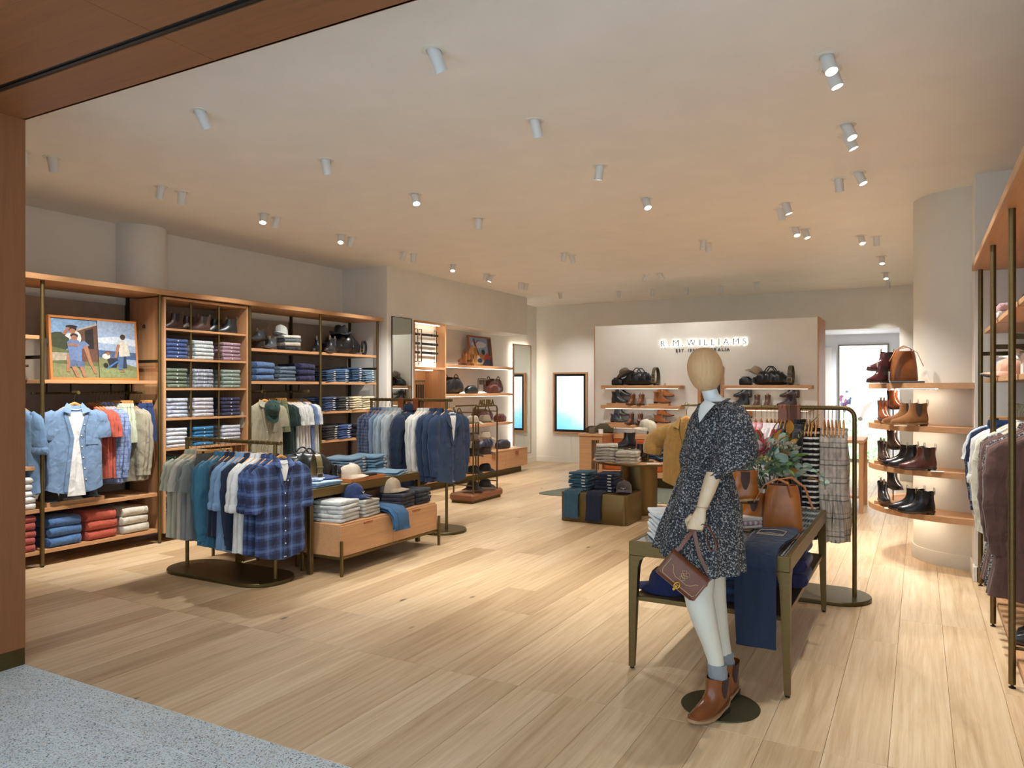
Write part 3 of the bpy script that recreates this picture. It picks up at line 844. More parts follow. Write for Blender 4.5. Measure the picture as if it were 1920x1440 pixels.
for k in range(4):
    y0 = 8.98 + k*0.835
    d_ = part(dr, 'drawer', MB().box(-6.43, -6.412, y0 + .003, y0 + .832, 0.118, 0.422, 0.002), WY)
    part(d_, 'handle', MB().box(-6.412, -6.400, y0 + .36, y0 + .47, 0.34, 0.415, 0.003), 'lea:#a05a30')
# ------------------------------------------------------------------ screen in the back wall
scn = thing('display_screen', (-6.31, 14.03, 0.63), 'tall wall screen glowing pale blue in the back wall', 'screen')
part(scn, 'bezel', MB().box(-6.66, -5.955, 14.02, 14.05, 0.64, 1.835, 0.003), 'pnt:#0d1218:0.3')
part(scn, 'panel', MB().box(-6.605, -6.01, 14.012, 14.022, 0.69, 1.785), 'screen:1.25')
part(scn, 'frame', MB().box(-6.69, -6.66, 13.99, 14.05, 0.61, 1.865, .002).box(-5.955, -5.925, 13.99, 14.05, 0.61, 1.865, .002).box(-6.66, -5.955, 13.99, 14.05, 0.61, 0.64, .002).box(-6.66, -5.955, 13.99, 14.05, 1.835, 1.865, .002), WZ)
# ------------------------------------------------------------------ sign letters
def text_mesh(s, size, ext, name, off=0.0):
    cu = bpy.data.curves.new(name, 'FONT')
    cu.body = s; cu.size = size; cu.extrude = ext; cu.resolution_u = 3; cu.offset = off
    ob = bpy.data.objects.new(name, cu); COL.objects.link(ob)
    dg = bpy.context.evaluated_depsgraph_get()
    me = bpy.data.meshes.new_from_object(ob.evaluated_get(dg))
    xs = [v.co.x for v in me.vertices] or [0]
    bpy.data.objects.remove(ob); bpy.data.curves.remove(cu)
    return me, min(xs), max(xs)
def sign(name, label, s, loc, rot, size, ext, mat, gap, total=None, glow=None, bold=0.0, cat='sign'):
    t = thing(name, loc, label, cat); t.rotation_euler = rot
    ch = []
    x = 0.0
    for c_ in s:
        if c_ == ' ':
            x += size * 0.34; continue
        me, a, b = text_mesh(c_, size, ext, 'letter', bold)
        ch.append((me, x - a, c_)); x += (b - a) + gap
    k = (total / (x - gap)) if total else 1.0
    for me, lx, c_ in ch:
        o = link('letter', me, t, (lx * k, 0, 0)); setmat(o, mat)
        if glow:
            g = link('back_light', text_mesh(c_, size, 0.003, 'back_light', -0.0005)[0], o, (0, 0, -ext - 0.010)); setmat(g, glow)
    return t
sgn_y = SY - 0.034
sign('shop_sign', 'backlit letters spelling R.M.WILLIAMS on the pale sign wall', 'R.M.WILLIAMS', (-3.635, sgn_y, 2.21), (R(90), 0, 0), 0.135, 0.008, 'pnt:#4b4945:0.5', 0.052, 1.335, 'emi:#fffdf4:7', 0.0)
sign('shop_sign', 'small dark letters reading EST. 1932 AUSTRALIA under the lit sign', 'EST. 1932 AUSTRALIA', (-3.40, SY - 0.008, 2.118), (R(90), 0, 0), 0.066, 0.004, 'pnt:#3a3530', 0.019, 0.84, None, 0.0008)
# ------------------------------------------------------------------ boot shelves on the sign wall
def bshelf(x0, x1, z, label):
    t = thing('boot_shelf', ((x0+x1)/2, SY - .12, z - .055), label, 'shelf', 'boot shelves on the sign wall')
    part(t, 'board', MB().box(x0, x1, SY - 0.27, SY, z - 0.055, z, 0.006), WX)
    part(t, 'light_strip', MB().box(x0 + .06, x1 - .06, SY - 0.20, SY - 0.17, z - 0.060, z - 0.054), 'emi:#fff3df:4')
SSZ = [1.588, 1.268, 0.955]
for z, n in zip(SSZ, ('top', 'middle', 'bottom')):
    bshelf(-4.575, -3.255, z, '%s oak boot shelf left of the opening in the sign wall' % n)
    bshelf(-2.625, -1.352, z, '%s oak boot shelf right of the opening in the sign wall' % n)
# ------------------------------------------------------------------ fitting bench in front of the sign wall
bn = thing('fitting_bench', (-3.0, 11.35, 0), 'built in oak fitting bench with tan leather seat below the sign', 'bench')
part(bn, 'plinth', MB().box(-4.4, -1.32, 11.2, 11.6, 0, 0.165), BRZD)
part(bn, 'base', MB().box(-4.42, -1.30, 11.05, 11.62, 0.165, 0.25, 0.003), WX)
part(bn, 'seat_cushion', MB().box(-4.41, -1.31, 11.07, 11.60, 0.25, 0.385, 0.02), 'lea:#b4561f:0.45')
part(bn, 'back_cushion', MB().box(-4.41, -1.31, 11.50, 11.60, 0.385, 0.72, 0.02), 'lea:#b4561f:0.45')
part(bn, 'back_panel', MB().box(-4.41, -1.31, 11.58, 11.625, 0.385, 0.80, 0.003), WX)
part(bn, 'ledge', MB().box(-4.41, -1.31, 11.50, 11.625, 0.72, 0.80, 0.003), WX)
ec = thing('bench_end_cabinet', (-4.62, 11.32, 0), 'oak cabinet with dark slot closing the left end of the fitting bench', 'cabinet')
part(ec, 'side_panel', MB().box(-4.81, -4.60, 11.05, 11.62, 0.0, 0.775, 0.003), WX)
part(ec, 'side_panel', MB().box(-4.475, -4.42, 11.05, 11.62, 0.0, 0.775, 0.003), WX)
part(ec, 'slot', MB().box(-4.60, -4.475, 11.12, 11.62, 0.0, 0.775), 'pnt:#14110f')
part(ec, 'slot_rail', MB().box(-4.60, -4.475, 11.055, 11.1, 0.0, 0.24, 0.002), WX)
part(ec, 'slot_rail', MB().box(-4.60, -4.475, 11.055, 11.1, 0.71, 0.775, 0.002), WX)
for x in (-4.565, -4.535, -4.505):
    part(ec, 'slat', MB().box(x - .005, x + .005, 11.07, 11.1, 0.24, 0.71, 0.001), WZ)
part(ec, 'top', MB().box(-4.83, -4.40, 11.03, 11.64, 0.775, 0.81, 0.003), WX)
rug = [(-4.9, 9.78), (-4.86, 9.70), (-4.75, 9.66), (-1.2, 9.66), (-1.2, 11.12), (-4.55, 11.12), (-4.62, 11.05), (-4.9, 9.9)]
solo('rug', MB().prism(rug, 0.001, 0.009), 'fab:#5b6152:0.4', 'flat olive green rug in front of the fitting bench', 'rug', (-3, 10.4, 0.001), smooth=False)
# ------------------------------------------------------------------ light box in the passage, cabinet by the opening
lb = thing('light_box', (-1.02, 17.03, 0.06), 'bright light box photograph of a stockman and grass beyond the opening', 'light box')
part(lb, 'frame', MB().box(-1.50, -1.467, 17.0, 17.05, .04, 2.45, .002).box(-.577, -.545, 17.0, 17.05, .04, 2.45, .002).box(-1.467, -.577, 17.0, 17.05, .04, .07, .002).box(-1.467, -.577, 17.0, 17.05, 2.42, 2.45, .002), 'met:#8a8478:0.4')
pm = MB(); lbm = []
def fld(mk, poly, i):
    if mk not in lbm: lbm.append(mk)
    pm.cur = lbm.index(mk)
    pm.add([(-1.467 + .89*u, 17.02 - .0006*i, .07 + 2.35*v) for u, v in poly], [list(range(len(poly)))])
E1 = '1.5'
fld('emi:#ffffff:' + E1, [(0, 0), (1, 0), (1, 1), (0, 1)], 0)
rg = random.Random(5)
fld('emi:#a9d2a2:0.9', [(0, 0), (1, 0), (1, .36), (.8, .40), (.6, .34), (.4, .37), (.2, .40), (0, .42)], 1)
for k in range(150):
    u, v = rg.random(), rg.random() * .36
    fld(('emi:#7fb88a:0.8', 'emi:#d8ecd0:1.0', 'emi:#5d9a76:0.7', 'emi:#eef6ea:1.1')[k % 4], limb(u, v, u + rg.uniform(-.05, .05), v + rg.uniform(.01, .035), .008, .003), 2 + k % 5)
for k in range(14):
    fld(('emi:#6d6f86:0.6', 'emi:#8f5f78:0.6', 'emi:#54637a:0.6')[k % 3], ell(.02 + rg.random()*.25, .43 + rg.random()*.17, rg.uniform(.02, .05), rg.uniform(.01, .03), 9), 8)
fld('emi:#cfd6d8:0.9', [(.62, .30), (.70, .46), (.86, .50), (1, .46), (1, .22), (.66, .22)], 9)
fld('emi:#9fb0b2:0.7', [(.70, .30), (.75, .44), (.80, .44), (.78, .24)], 10)
fld('emi:#a89a8e:0.7', [(.42, .36), (.50, .46), (.66, .51), (.70, .49), (.55, .42), (.48, .35)], 9)
fld('emi:#6f625c:0.5', ell(.44, .355, .05, .018), 11)
part(lb, 'picture', pm, lbm, smooth=False)
solo('passage_panel', MB().box(-1.95, -1.62, 16.98, 17.045, 0, 2.40, 0.004), 'pnt:#dedad4', 'tall pale door panel left of the light box', 'panel', (-1.8, 17, 0), smooth=False)
for i, (x, y) in enumerate(((-1.0, 15.2), (-1.0, 16.3))):
    t = thing('downlight', (x, y, 2.66), 'round recessed downlight in the passage ceiling, %s one' % ('nearer', 'farther')[i], 'downlight', 'downlights in the passage')
    part(t, 'rim', MB().lathe([(.05, 2.66), (.065, 2.66), (.065, 2.654), (.05, 2.654)], 24, c=(x, y), cap0=False, cap1=False), 'pnt:#e8e8e8')
    part(t, 'lens', MB().lathe([(.05, 2.656), (.05, 2.658)], 24, c=(x, y)), 'emi:#eef4ff:12')
    ld = bpy.data.lights.new('downlight_lamp', 'SPOT'); ld.energy = 150; ld.color = (.86, .93, 1.0); ld.spot_size = R(150); ld.spot_blend = 1.0; ld.shadow_soft_size = .05
    lo = bpy.data.objects.new('downlight_lamp', ld); COL.objects.link(lo); lo.parent = t; lo.location = (0, 0, -.02)
wc = thing('display_cabinet', (-0.66, 10.7, 0), 'narrow oak display table standing behind the striped clothes rack', 'table')
part(wc, 'top', MB().box(-1.25, -0.60, 10.1, 10.95, 0.86, 0.90, 0.003), WY)
for x, y in ((-0.63, 10.13), (-0.63, 10.92), (-1.22, 10.13), (-1.22, 10.92)):
    part(wc, 'leg', MB().box(x - .025, x + .025, y - .025, y + .025, 0.0, 0.86, 0.003), WZ)
part(wc, 'side_panel', MB().box(-0.66, -0.64, 10.15, 10.9, 0.18, 0.86, 0.002), WZ)
part(wc, 'shelf', MB().box(-1.22, -0.66, 10.12, 10.93, 0.18, 0.21, 0.002), WY)
# ------------------------------------------------------------------ goods: prototypes
def sgnpow(v, e):
    return math.copysign(abs(v) ** e, v)
def lerp(tab, z):
    """tab: rows (z, a, b, ...) with falling z"""
    if z >= tab[0][0]: return tab[0][1:]
    for r0, r1 in zip(tab, tab[1:]):
        if z >= r1[0]:
            t = (r0[0] - z) / (r0[0] - r1[0])
            return tuple(a + (b - a) * t for a, b in zip(r0[1:], r1[1:]))
    return tab[-1][1:]

def folded(w, d, h, seed=0, groove=0.05, wave=0.0, sag=0.0):
    """folded garment: rounded fold at +x, layers open at the sides; width along y, base z=0"""
    rg = random.Random(seed)
    hh = h / 2
    prof = [(-d/2, hh*0.2), (-d/6, 0), (d/6, 0), (d/2 - hh, 0)]
    prof += [(d/2 - hh + hh*math.sin(R(a)), hh - hh*math.cos(R(a))) for a in (30, 60, 90, 120, 150)]
    prof += [(d/2 - hh, h), (d/6, h), (-d/6, h), (-d/2, h*0.92), (-d/2 - 0.004, hh)]
    ys = [-1, -0.965, -0.6, -0.2, 0.2, 0.6, 0.965, 1]
    ph = rg.uniform(0, 6)
    rings = []
    for v in ys:
        ring = []
        ed = 0.82 if abs(v) == 1 else 1.0
        for x, z in prof:
            g = groove * math.exp(-((z/h - 0.5)/0.17)**2)
            y = w/2 * v * (1 - g) + rg.uniform(-.001, .001)
            zz = hh + (z - hh) * ed
            xx = x - (0.006 if abs(v) == 1 else 0) * (1 if x > 0 else -1)
            zz += wave * math.sin(v*2.2 + ph) * (z/h) + wave*0.8*math.sin(x*22 + ph*2) - sag * abs(v)**2 * (z/h)
            ring.append((xx + rg.uniform(-.0015, .0015), y, max(0.0, zz)))
        rings.append(ring)
    return MB().loft(rings)

class Body:
    """hanging body seen from the front along +x, width along y, rail at z=0"""
    def __init__(self, L, sh=0.215, hem=0.24, ht=0.036, hemt=None, waist=None, top=-0.118, slope=0.088):
        hemt = hemt or ht * 1.1
        b = top
        self.top, self.L = top, L
        T = [(b, 0.062, 0.026), (b - .012, 0.085, 0.030), (b - slope*.35, sh*0.55, ht*.85), (b - slope*.65, sh*0.80, ht*.92), (b - slope*.88, sh*0.95, ht*.95), (b - slope*1.25, sh, ht), (b - slope*2.2, sh*1.03, ht)]
        if waist: T.append((b - L*0.55, waist, ht))
        T.append((b - L, hem, hemt))
        self.T = T
    def fx(self, y, z):
        hw, ht = lerp(self.T, z)
        c = min(1.0, (abs(y)/hw)) ** (1/0.55)
        return ht * max(0.0, 1 - c*c) ** (0.5*0.75)
    def mb(self, seed=0, n=30, amp=0.010, hemwave=0.008, rings=13, split=None):
        rg = random.Random(seed)
        p1, p2, p3 = (rg.uniform(0, 6.3) for _ in range(3))
        zs = [r[0] for r in self.T[:6]]
        z0 = zs[-1]; z1 = self.top - self.L
        zs += [z0 + (z1 - z0) * k / rings for k in range(1, rings + 1)]
        out = []
        for zi, z in enumerate(zs):
            hw, ht = lerp(self.T, z)
            t = max(0.0, min(1.0, (zs[3] - z) / (zs[3] - z1)))
            ring = []
            for k in range(n):
                a = 2*math.pi*k/n
                c, s = math.cos(a), math.sin(a)
                y = hw * sgnpow(c, 0.55); x = ht * sgnpow(s, 0.75)
                x += amp * 1.25 * t * (math.sin(y*34 + p1 + z*2) + 0.6*math.sin(y*58 + p2 + z*5) + 0.35*math.sin(y*97 + p3)) * abs(s)
                x += amp * 0.5 * math.sin(z*16 + y*9 + p3) * abs(s) * (t > 0)
                zz = z + (hemwave * math.sin(y*20 + p2) if zi == len(zs) - 1 else 0)
                if zi == len(zs) - 1 and split: zz += split * (abs(y)/hw) ** 4
                ring.append((x, y, zz))
            out.append(ring)
        return MB().loft(out)

def sleeve(side, kind, seed=0, sh=0.215, ht=0.036, z0=-0.195, out=0.02, fwd=0.0):
    """near vertical sleeve hanging from the shoulder end"""
    rg = random.Random(seed + (5 if side > 0 else 0))
    y = side * (sh - 0.025)
    if kind == 'long':
        P = [(0, y - side*.03, z0 + .03), (0.0, y + side*.02, z0 - .04), (fwd*.3, y + side*(.035 + out*.5), z0 - .18), (fwd*.7, y + side*(.04 + out), z0 - .34), (fwd, y + side*(.03 + out), z0 - .50), (fwd, y + side*(.025 + out), z0 - .56)]
        r = [(.022, ht*.6), (.072, ht*.95), (.075, ht*.95), (.066, ht*.9), (.056, ht*.8), (.05, ht*.75)]
    elif kind == 'rolled':
        P = [(0, y - side*.03, z0 + .03), (0.0, y + side*.02, z0 - .05), (fwd*.4, y + side*(.030 + out), z0 - .17), (fwd, y + side*(.038 + out), z0 - .28), (fwd, y + side*(.036 + out), z0 - .31)]
        r = [(.022, ht*.6), (.076, ht), (.085, ht*1.05), (.082, ht*1.1), (.08, ht*1.1)]
    else:
        P = [(0, y - side*.03, z0 + .03), (0.0, y + side*.008, z0 - .03), (fwd*.5, y + side*(.022 + out), z0 - .12), (fwd, y + side*(.030 + out), z0 - .22)]
        r = [(.022, ht*.6), (.074, ht*.95), (.088, ht), (.092, ht*1.02)]
    # subdivide
    Q, rr = [], []
    for i in range(len(P) - 1):
        for k in range(3):
            t = k/3
            Q.append(tuple(a + (b - a)*t for a, b in zip(P[i], P[i+1]))); rr.append(tuple(a + (b - a)*t for a, b in zip(r[i], r[i+1])))
    Q.append(P[-1]); rr.append(r[-1])
    Q = [(p[0] + 0.004*math.sin(i*1.7 + seed), p[1], p[2]) for i, p in enumerate(Q)]
    rr = [(a*(1 + .05*math.sin(i*2.3 + seed)), b*(1 + .10*math.sin(i*1.9 + seed*2))) for i, (a, b) in enumerate(rr)]
    return MB().tube(Q, rr, 14, up=(1, 0, 0)), Q[-1]

def mk_garment(kind='shirt', seed=0, L=0.72, sl='long', ht=0.036, hem=0.24, sh=0.215, collar=True, split=0.03, amp=0.012, waist=None, out=0.02, fwd=0.0):
    b = Body(L, sh, hem, ht, waist=waist)
    pr = Proto()
    pr.p('body', b.mb(seed, amp=amp, split=split), 'c', ang=1.2)
    for sd in (-1, 1):
        if sl:
            mb, end = sleeve(sd, sl, seed, sh, ht, out=out, fwd=fwd)
            subs = []
            if sl == 'long':
                subs = [('cuff', MB().tube([(end[0], end[1], end[2] + .012), (end[0], end[1], end[2] - .045)], [(.05, ht*.8), (.047, ht*.75)], 14, up=(1, 0, 0)), 'c')]
            if sl == 'rolled':
                subs = [('cuff', MB().tube([(end[0], end[1], end[2] + .045), (end[0], end[1], end[2] + .03), (end[0], end[1], end[2] - .01), (end[0], end[1], end[2] - .02)], [(.082, ht*1.12), (.093, ht*1.3), (.091, ht*1.28), (.078, ht*1.1)], 14, up=(1, 0, 0)), 'cuff')]
            pr.p('sleeve', mb, 'c', subs, ang=1.2)
    if collar:
        pr.p('collar', MB().lathe([(0.066, -.135), (0.070, -.118), (0.058, -.088), (0.052, -.090), (0.056, -.125)], 18, sx=0.52, cap0=False, cap1=False), 'col')
    return pr, b

HANGER = Proto()
_pts = [(0, y, -0.098 - 0.100*(abs(y)/0.185)**1.1) for y in [i*0.0185 for i in range(-10, 11)]]
HANGER.p('bar', MB().tube(_pts, [(.014 if abs(p[1]) < .12 else .010, .0065) for p in _pts], 10, up=(1, 0, 0)), 'wood:#d79a55:y:0.35')
_hk = [(0, 0, -0.075), (0, 0, -0.045)] + [(0, 0.017*math.sin(R(a)), -0.0 - 0.017*math.cos(R(a))) for a in range(0, 250, 25)]
_hk = [(0, 0, -0.078), (0, 0, -0.04), (0, 0.012, -0.016)] + [(0, 0.0185*math.cos(R(a)), 0.0185*math.sin(R(a))) for a in range(-30, 215, 25)]
HANGER.p('hook', MB().tube(_hk, 0.0022, 6), 'met:#8f8152:0.3')
CLIPH = Proto()
CLIPH.p('bar', MB().box(-0.008, 0.008, -0.17, 0.17, -0.105, -0.075, 0.003), 'wood:#d79a55:y:0.35')
CLIPH.p('hook', MB().tube(_hk, 0.0022, 6), 'met:#8f8152:0.3')
for _y in (-0.12, 0.12):
    CLIPH.p('clip', MB().box(-0.011, 0.011, _y - .012, _y + .012, -0.135, -0.085, 0.003), 'met:#2b2620:0.35')

G = {}
def garment(kind, variant=0):
    key = (kind, variant)
    if key not in G:
        s = 11 + variant * 17 + sum(map(ord, kind))
        o = 0.012*(variant - 1)
        if kind == 'tee': G[key] = mk_garment(kind, s, 0.68, 'short', 0.024, 0.235, collar=False, split=0, out=o)
        elif kind == 'sshirt': G[key] = mk_garment(kind, s, 0.72, 'short', 0.027, 0.24, out=o)
        elif kind == 'shirt': G[key] = mk_garment(kind, s, 0.75, 'long', 0.028, 0.235, out=o)
        elif kind == 'rolled': G[key] = mk_garment(kind, s, 0.76, 'rolled', 0.032, 0.245, out=o)
        elif kind == 'vest': G[key] = mk_garment(kind, s, 0.66, None, 0.045, 0.235, amp=0.004)
        elif kind == 'jacket': G[key] = mk_garment(kind, s, 0.74, 'long', 0.05, 0.245, 0.22, amp=0.006, split=0, out=o)
        elif kind == 'coat': G[key] = mk_garment(kind, s, 0.82, 'long', 0.085, 0.27, 0.23, amp=0.014, split=0, out=0.03)
        elif kind == 'dress': G[key] = mk_garment(kind, s, 0.92, 'long', 0.032, 0.27, 0.2, amp=0.014, split=0, waist=0.19, out=o)
        elif kind == 'sleeveless': G[key] = mk_garment(kind, s, 0.80, None, 0.030, 0.24, 0.17, collar=False, amp=0.012, split=0)
        elif kind == 'blouse': G[key] = mk_garment(kind, s, 0.62, 'rolled', 0.03, 0.22, 0.19, collar=False, split=0, out=o)
        elif kind == 'shorts':
            pr = Proto(); rg = random.Random(s)
            mb = MB()
            def ring(z, hw, ht, yc):
                return [(ht*sgnpow(math.sin(2*math.pi*k/18), .7) + .006*math.sin(k*1.9 + s)*(z < -.2), yc + hw*sgnpow(math.cos(2*math.pi*k/18), .6), z) for k in range(18)]
            mb.loft([ring(-.105, .175, .012, 0), ring(-.14, .18, .02, 0), ring(-.22, .195, .03, 0), ring(-.31, .20, .034, 0)])
            pr.p('body', mb, 'c', ang=1.2)
            for sd in (-1, 1):
                pr.p('leg', MB().loft([ring(-.27, .098, .032, sd*.10), ring(-.36, .104, .036, sd*.105), ring(-.48, .108, .04, sd*.11)]), 'c', ang=1.2)
            pr.p('waistband', MB().loft([ring(-.10, .177, .014, 0), ring(-.137, .183, .0215, 0)]), 'c')
            G[key] = (pr, None)
        elif kind == 'skirt':
            pr = Proto()
            def ring(z, hw, ht):
                return [(ht*sgnpow(math.sin(2*math.pi*k/20), .7) + .006*math.sin(k*1.9 + s)*(z < -.2), hw*sgnpow(math.cos(2*math.pi*k/20), .6), z) for k in range(20)]
            pr.p('body', MB().loft([ring(-.10, .17, .015), ring(-.3, .2, .03), ring(-.5, .215, .034), ring(-.72, .225, .036)]), 'c', ang=1.2)
            pr.p('waistband', MB().loft([ring(-.098, .173, .018), ring(-.135, .178, .02)]), 'c')
            G[key] = (pr, None)
    return G[key]

def hang(kind, x, y, z, rz, col, desc, cat, pos, where, group, v=0, cuff=None, hanger='HANGER', dz=0.0):
    """garment and hanger on a rail: two things"""
    pr, b = garment(kind, v)
    g = put(pr, cat.replace(' ', '_').replace('-', '_'), '%s, %s %s' % (desc, pos, where), cat, (x, y, z + dz), (0, 0, rz), 1.0, {'c': col, 'col': col, 'cuff': cuff or col}, group)
    put(CLIPH if hanger == 'CLIPH' else HANGER, 'clothes_hanger', 'wooden clothes hanger, %s %s' % (pos, where), 'hanger', (x, y, z), (0, 0, rz), (1, .8, 1) if kind in ('sleeveless', 'blouse', 'dress') else 1.0, None, 'wooden hangers ' + where)
    return g

# ------------------------------------------------------------------ boots
def boot_proto(L=0.285, H=0.195, kind='chelsea', heel=0.028):
    k = L / 0.288
    hk = H / 0.195
    S = [(.030, -.095, .189, .046), (.040, -.099, .190, .049), (.052, -.100, .184, .049), (.064, -.100, .163, .047), (.076, -.099, .135, .045), (.088, -.097, .107, .043), (.100, -.095, .083, .041), (.115, -.092, .064, .040), (.135, -.090, .053, .040), (.160, -.090, .049, .043), (.182, -.092, .048, .045), (.195, -.093, .047, .046)]
    def sm(x):
        t = max(0, min(1, (x + .03)/.10)); return t*t*(3 - 2*t)
    lift = heel - 0.012
    def tr(x, y, z):
        zz = z * (hk if z > .05 else 1)
        zz -= lift * sm(x) * max(0, 1 - max(0, zz - .03)/.12)
        zz += 0.012 * max(0, (x - .12)/.07)**2          # toe spring
        return (x*k, y*k, zz + (heel - .028))
    def outline(xb, xf, hw, z, n=26, grow=0.0):
        mid, half = (xb + xf)/2, (xf - xb)/2 + grow
        ring = []
        low = max(0, min(1, (.10 - z)/.05))
        for i in range(n):
            a = 2*math.pi*i/n
            c, s = math.cos(a), math.sin(a)
            wdt = (hw + grow) * (1 - low*(0.10*max(0, -c) + 0.16*max(0, c - .25)))
            ring.append((mid + half*sgnpow(c, .9 if low > .3 else 1), wdt*sgnpow(s, .85), z))
        return ring
    mb = MB()
    rings = [[tr(*p) for p in outline(b_, f_, w_, z)] for z, b_, f_, w_ in S]
    z, b_, f_, w_ = S[-1]
    def top(r):      # rounded dips front and back of the opening
        return [(p[0], p[1], p[2] - 0.012*math.cos((p[0]/k + .023)/.07*math.pi*.5)**2 * hk) for p in r]
    rings[-1] = top(rings[-1])
    rings.append(top([tr(*p) for p in outline(b_ + .004, f_ - .004, w_ - .004, z - .001)]))
    rings.append([tr(*p) for p in outline(b_ + .006, f_ - .006, w_ - .006, z - .06)])
    mb.loft(rings)
    pr = Proto()
    so = MB().loft([[tr(*p) for p in outline(-.097, .191, .047, .030, grow=.005)], [tr(p[0], p[1], .0175) for p in outline(-.097, .191, .047, .030, grow=.004)]][::-1])
    hl = MB().loft([[(p[0]*k, p[1]*k, 0.0) for p in outline(-.092, -.036, .036, .03)], [(p[0]*k, p[1]*k, .0185 + heel - .028) for p in outline(-.098, -.024, .040, .03)]])
    pr.p('upper', mb, 'upper')
    pr.p('sole', so, 'sole')
    pr.p('heel', hl, 'heel')
    if kind == 'chelsea':
        for sd in (-1, 1):
            g = MB(); rows = []
            for zi in range(9):
                z = .084 + (.1885 - .084)*zi/8
                _, *T = (0,)
                bb = [r for r in S]
                for r0, r1 in zip(bb, bb[1:]):
                    if r0[0] <= z <= r1[0] + 1e-6:
                        t = (z - r0[0])/(r1[0] - r0[0]); xb, xf, hw = (r0[i] + (r1[i] - r0[i])*t for i in (1, 2, 3)); break
                w = 0.026 * min(1.0, math.sqrt(max(0.02, (zi + .3)/4.5)))
                row = []
                for xi in range(6):
                    x = -.022 + w*(xi/5*2 - 1)
                    mid, half = (xb + xf)/2, (xf - xb)/2
                    c = max(-.98, min(.98, (x - mid)/half))
                    low = max(0, min(1, (.10 - z)/.05))
                    y = hw*(1 - low*(0.10*max(0, -c) + 0.16*max(0, c - .25)))*(1 - c*c)**.425
                    row.append(tr(x, sd*(y + .0022), z))
                rows.append(row)
            V = [p for r in rows for p in r]; F = []
            for i in range(8):
                for j in range(5):
                    q = [i*6 + j, i*6 + j + 1, i*6 + j + 7, i*6 + j + 6]; F.append(q if sd < 0 else q[::-1])
            pr.p('elastic', g.add(V, F), 'elastic')
    for xx, dd in ((-.094, 1), (.046, -1)):
        pts = [tr(xx, 0, .165), tr(xx - .004*dd, 0, .188), tr(xx - .001*dd, 0, .222), tr(xx + .008*dd, 0, .224), tr(xx + .010*dd, 0, .195), tr(xx + .008*dd, 0, .17)]
        pr.p('pull_tab', MB().strap(pts, .016*k, .002, (0, 1, 0)), 'tab')
    return pr
BOOT = boot_proto()
BOOTW = boot_proto(0.265, 0.152, 'chelsea', 0.036)
SHOE = boot_proto(0.285, 0.135, 'plain')
def bootmat(hx, fin='lea', el='#231f1e', sole='#4a3526', tab=None, rough='0.28'):
    up = '%s:%s' % (fin, hx) + (':' + rough if fin == 'lea' else '')
    return {'upper': up, 'sole': 'lea:%s:0.5' % sole, 'heel': 'lea:#33251c:0.45', 'elastic': 'fab:%s:0.3' % el, 'tab': 'fab:%s:0.2' % (tab or '#a8957c')}
def boot(x, y, z, rz, mats, label, proto=None, rot=None, group=None, s=1.0):
    return put(proto or BOOT, 'chelsea_boot', label, 'boot', (x, y, z), rot or (0, 0, rz), s, mats, group)

# ------------------------------------------------------------------ caps and hats
CAP = Proto()
def _cap():
    rings = []
    prof = [(1.0, 0.0), (1.01, .02), (1.0, .045), (.94, .072), (.82, .094), (.62, .110), (.36, .119), (.1, .122)]
    for r, z in prof:
        ring = []
        for i in range(28):
            a = 2*math.pi*i/28
            seam = 1 - 0.012*abs(math.cos(3*a))**12
            ring.append((0.096*r*math.cos(a)*seam, 0.080*r*math.sin(a)*seam, z*(1 + .06*math.cos(a)*(r < .99))))
        rings.append(ring)
    inner = [[(p[0]*.95, p[1]*.95, p[2]) for p in rings[0]], [(p[0]*.9, p[1]*.9, .05) for p in rings[0]]]
    CAP.p('crown', MB().loft(inner[::-1] + rings, True, True), 'c')
    mb = MB(); top, bot = [], []
    rows = []
    for j in range(6):
        t = j/5
        row = []
        for i in range(15):
            a = R(-78 + 156*i/14)
            r0x, r0y = .095*math.cos(a), .079*math.sin(a)
            ex = .078*math.cos(a)**1.0
            x = r0x + ex*t*(1 if math.cos(a) > 0 else 0); y = r0y*(1 + .06*t)
            z = .040 - .026*(y/.08)**2*t*.9 - .010*t
            row.append((x, y, z))
        rows.append(row)
    V = [p for r in rows for p in r] + [(p[0], p[1], p[2] - .004) for r in rows for p in r]
    F = []; n = 15; o = 90
    for j in range(5):
        for i in range(14):
            F.append([j*n + i, j*n + i + 1, (j+1)*n + i + 1, (j+1)*n + i][::-1]); F.append([o + j*n + i, o + j*n + i + 1, o + (j+1)*n + i + 1, o + (j+1)*n + i])
    for i in range(14):
        F.append([75 + i, 75 + i + 1, o + 75 + i + 1, o + 75 + i][::-1])
    for j in range(5):
        F.append([j*n, (j+1)*n, o + (j+1)*n, o + j*n][::-1]); F.append([j*n + 14, (j+1)*n + 14, o + (j+1)*n + 14, o + j*n + 14])
    CAP.p('brim', mb.add(V, F), 'b')
    CAP.p('button', MB().lathe([(.008, .124), (.0085, .128), (.005, .131)], 10), 'c')
    # stitched long horn mark on the front
    mk = MB()
    mk.strap([(.0965, -.026, .062), (.098, -.015, .055), (.0985, 0, .057), (.098, .015, .055), (.0965, .026, .062)], .004, .0015, (0, 0, 1))
    mk.strap([(.098, 0, .058), (.0985, 0, .044)], .008, .0015, (0, 1, 0))
    CAP.p('stitched_mark', mk, 'mark')
_cap()
def cap(x, y, z, rz, col, label, brim=None, rot=None, s=1.0, mark='-', group=None):
    return put(CAP, 'baseball_cap', label, 'cap', (x, y, z), rot or (0, 0, rz), s, {'c': col, 'b': brim or col, 'mark': mark}, group)
HAT = Proto()
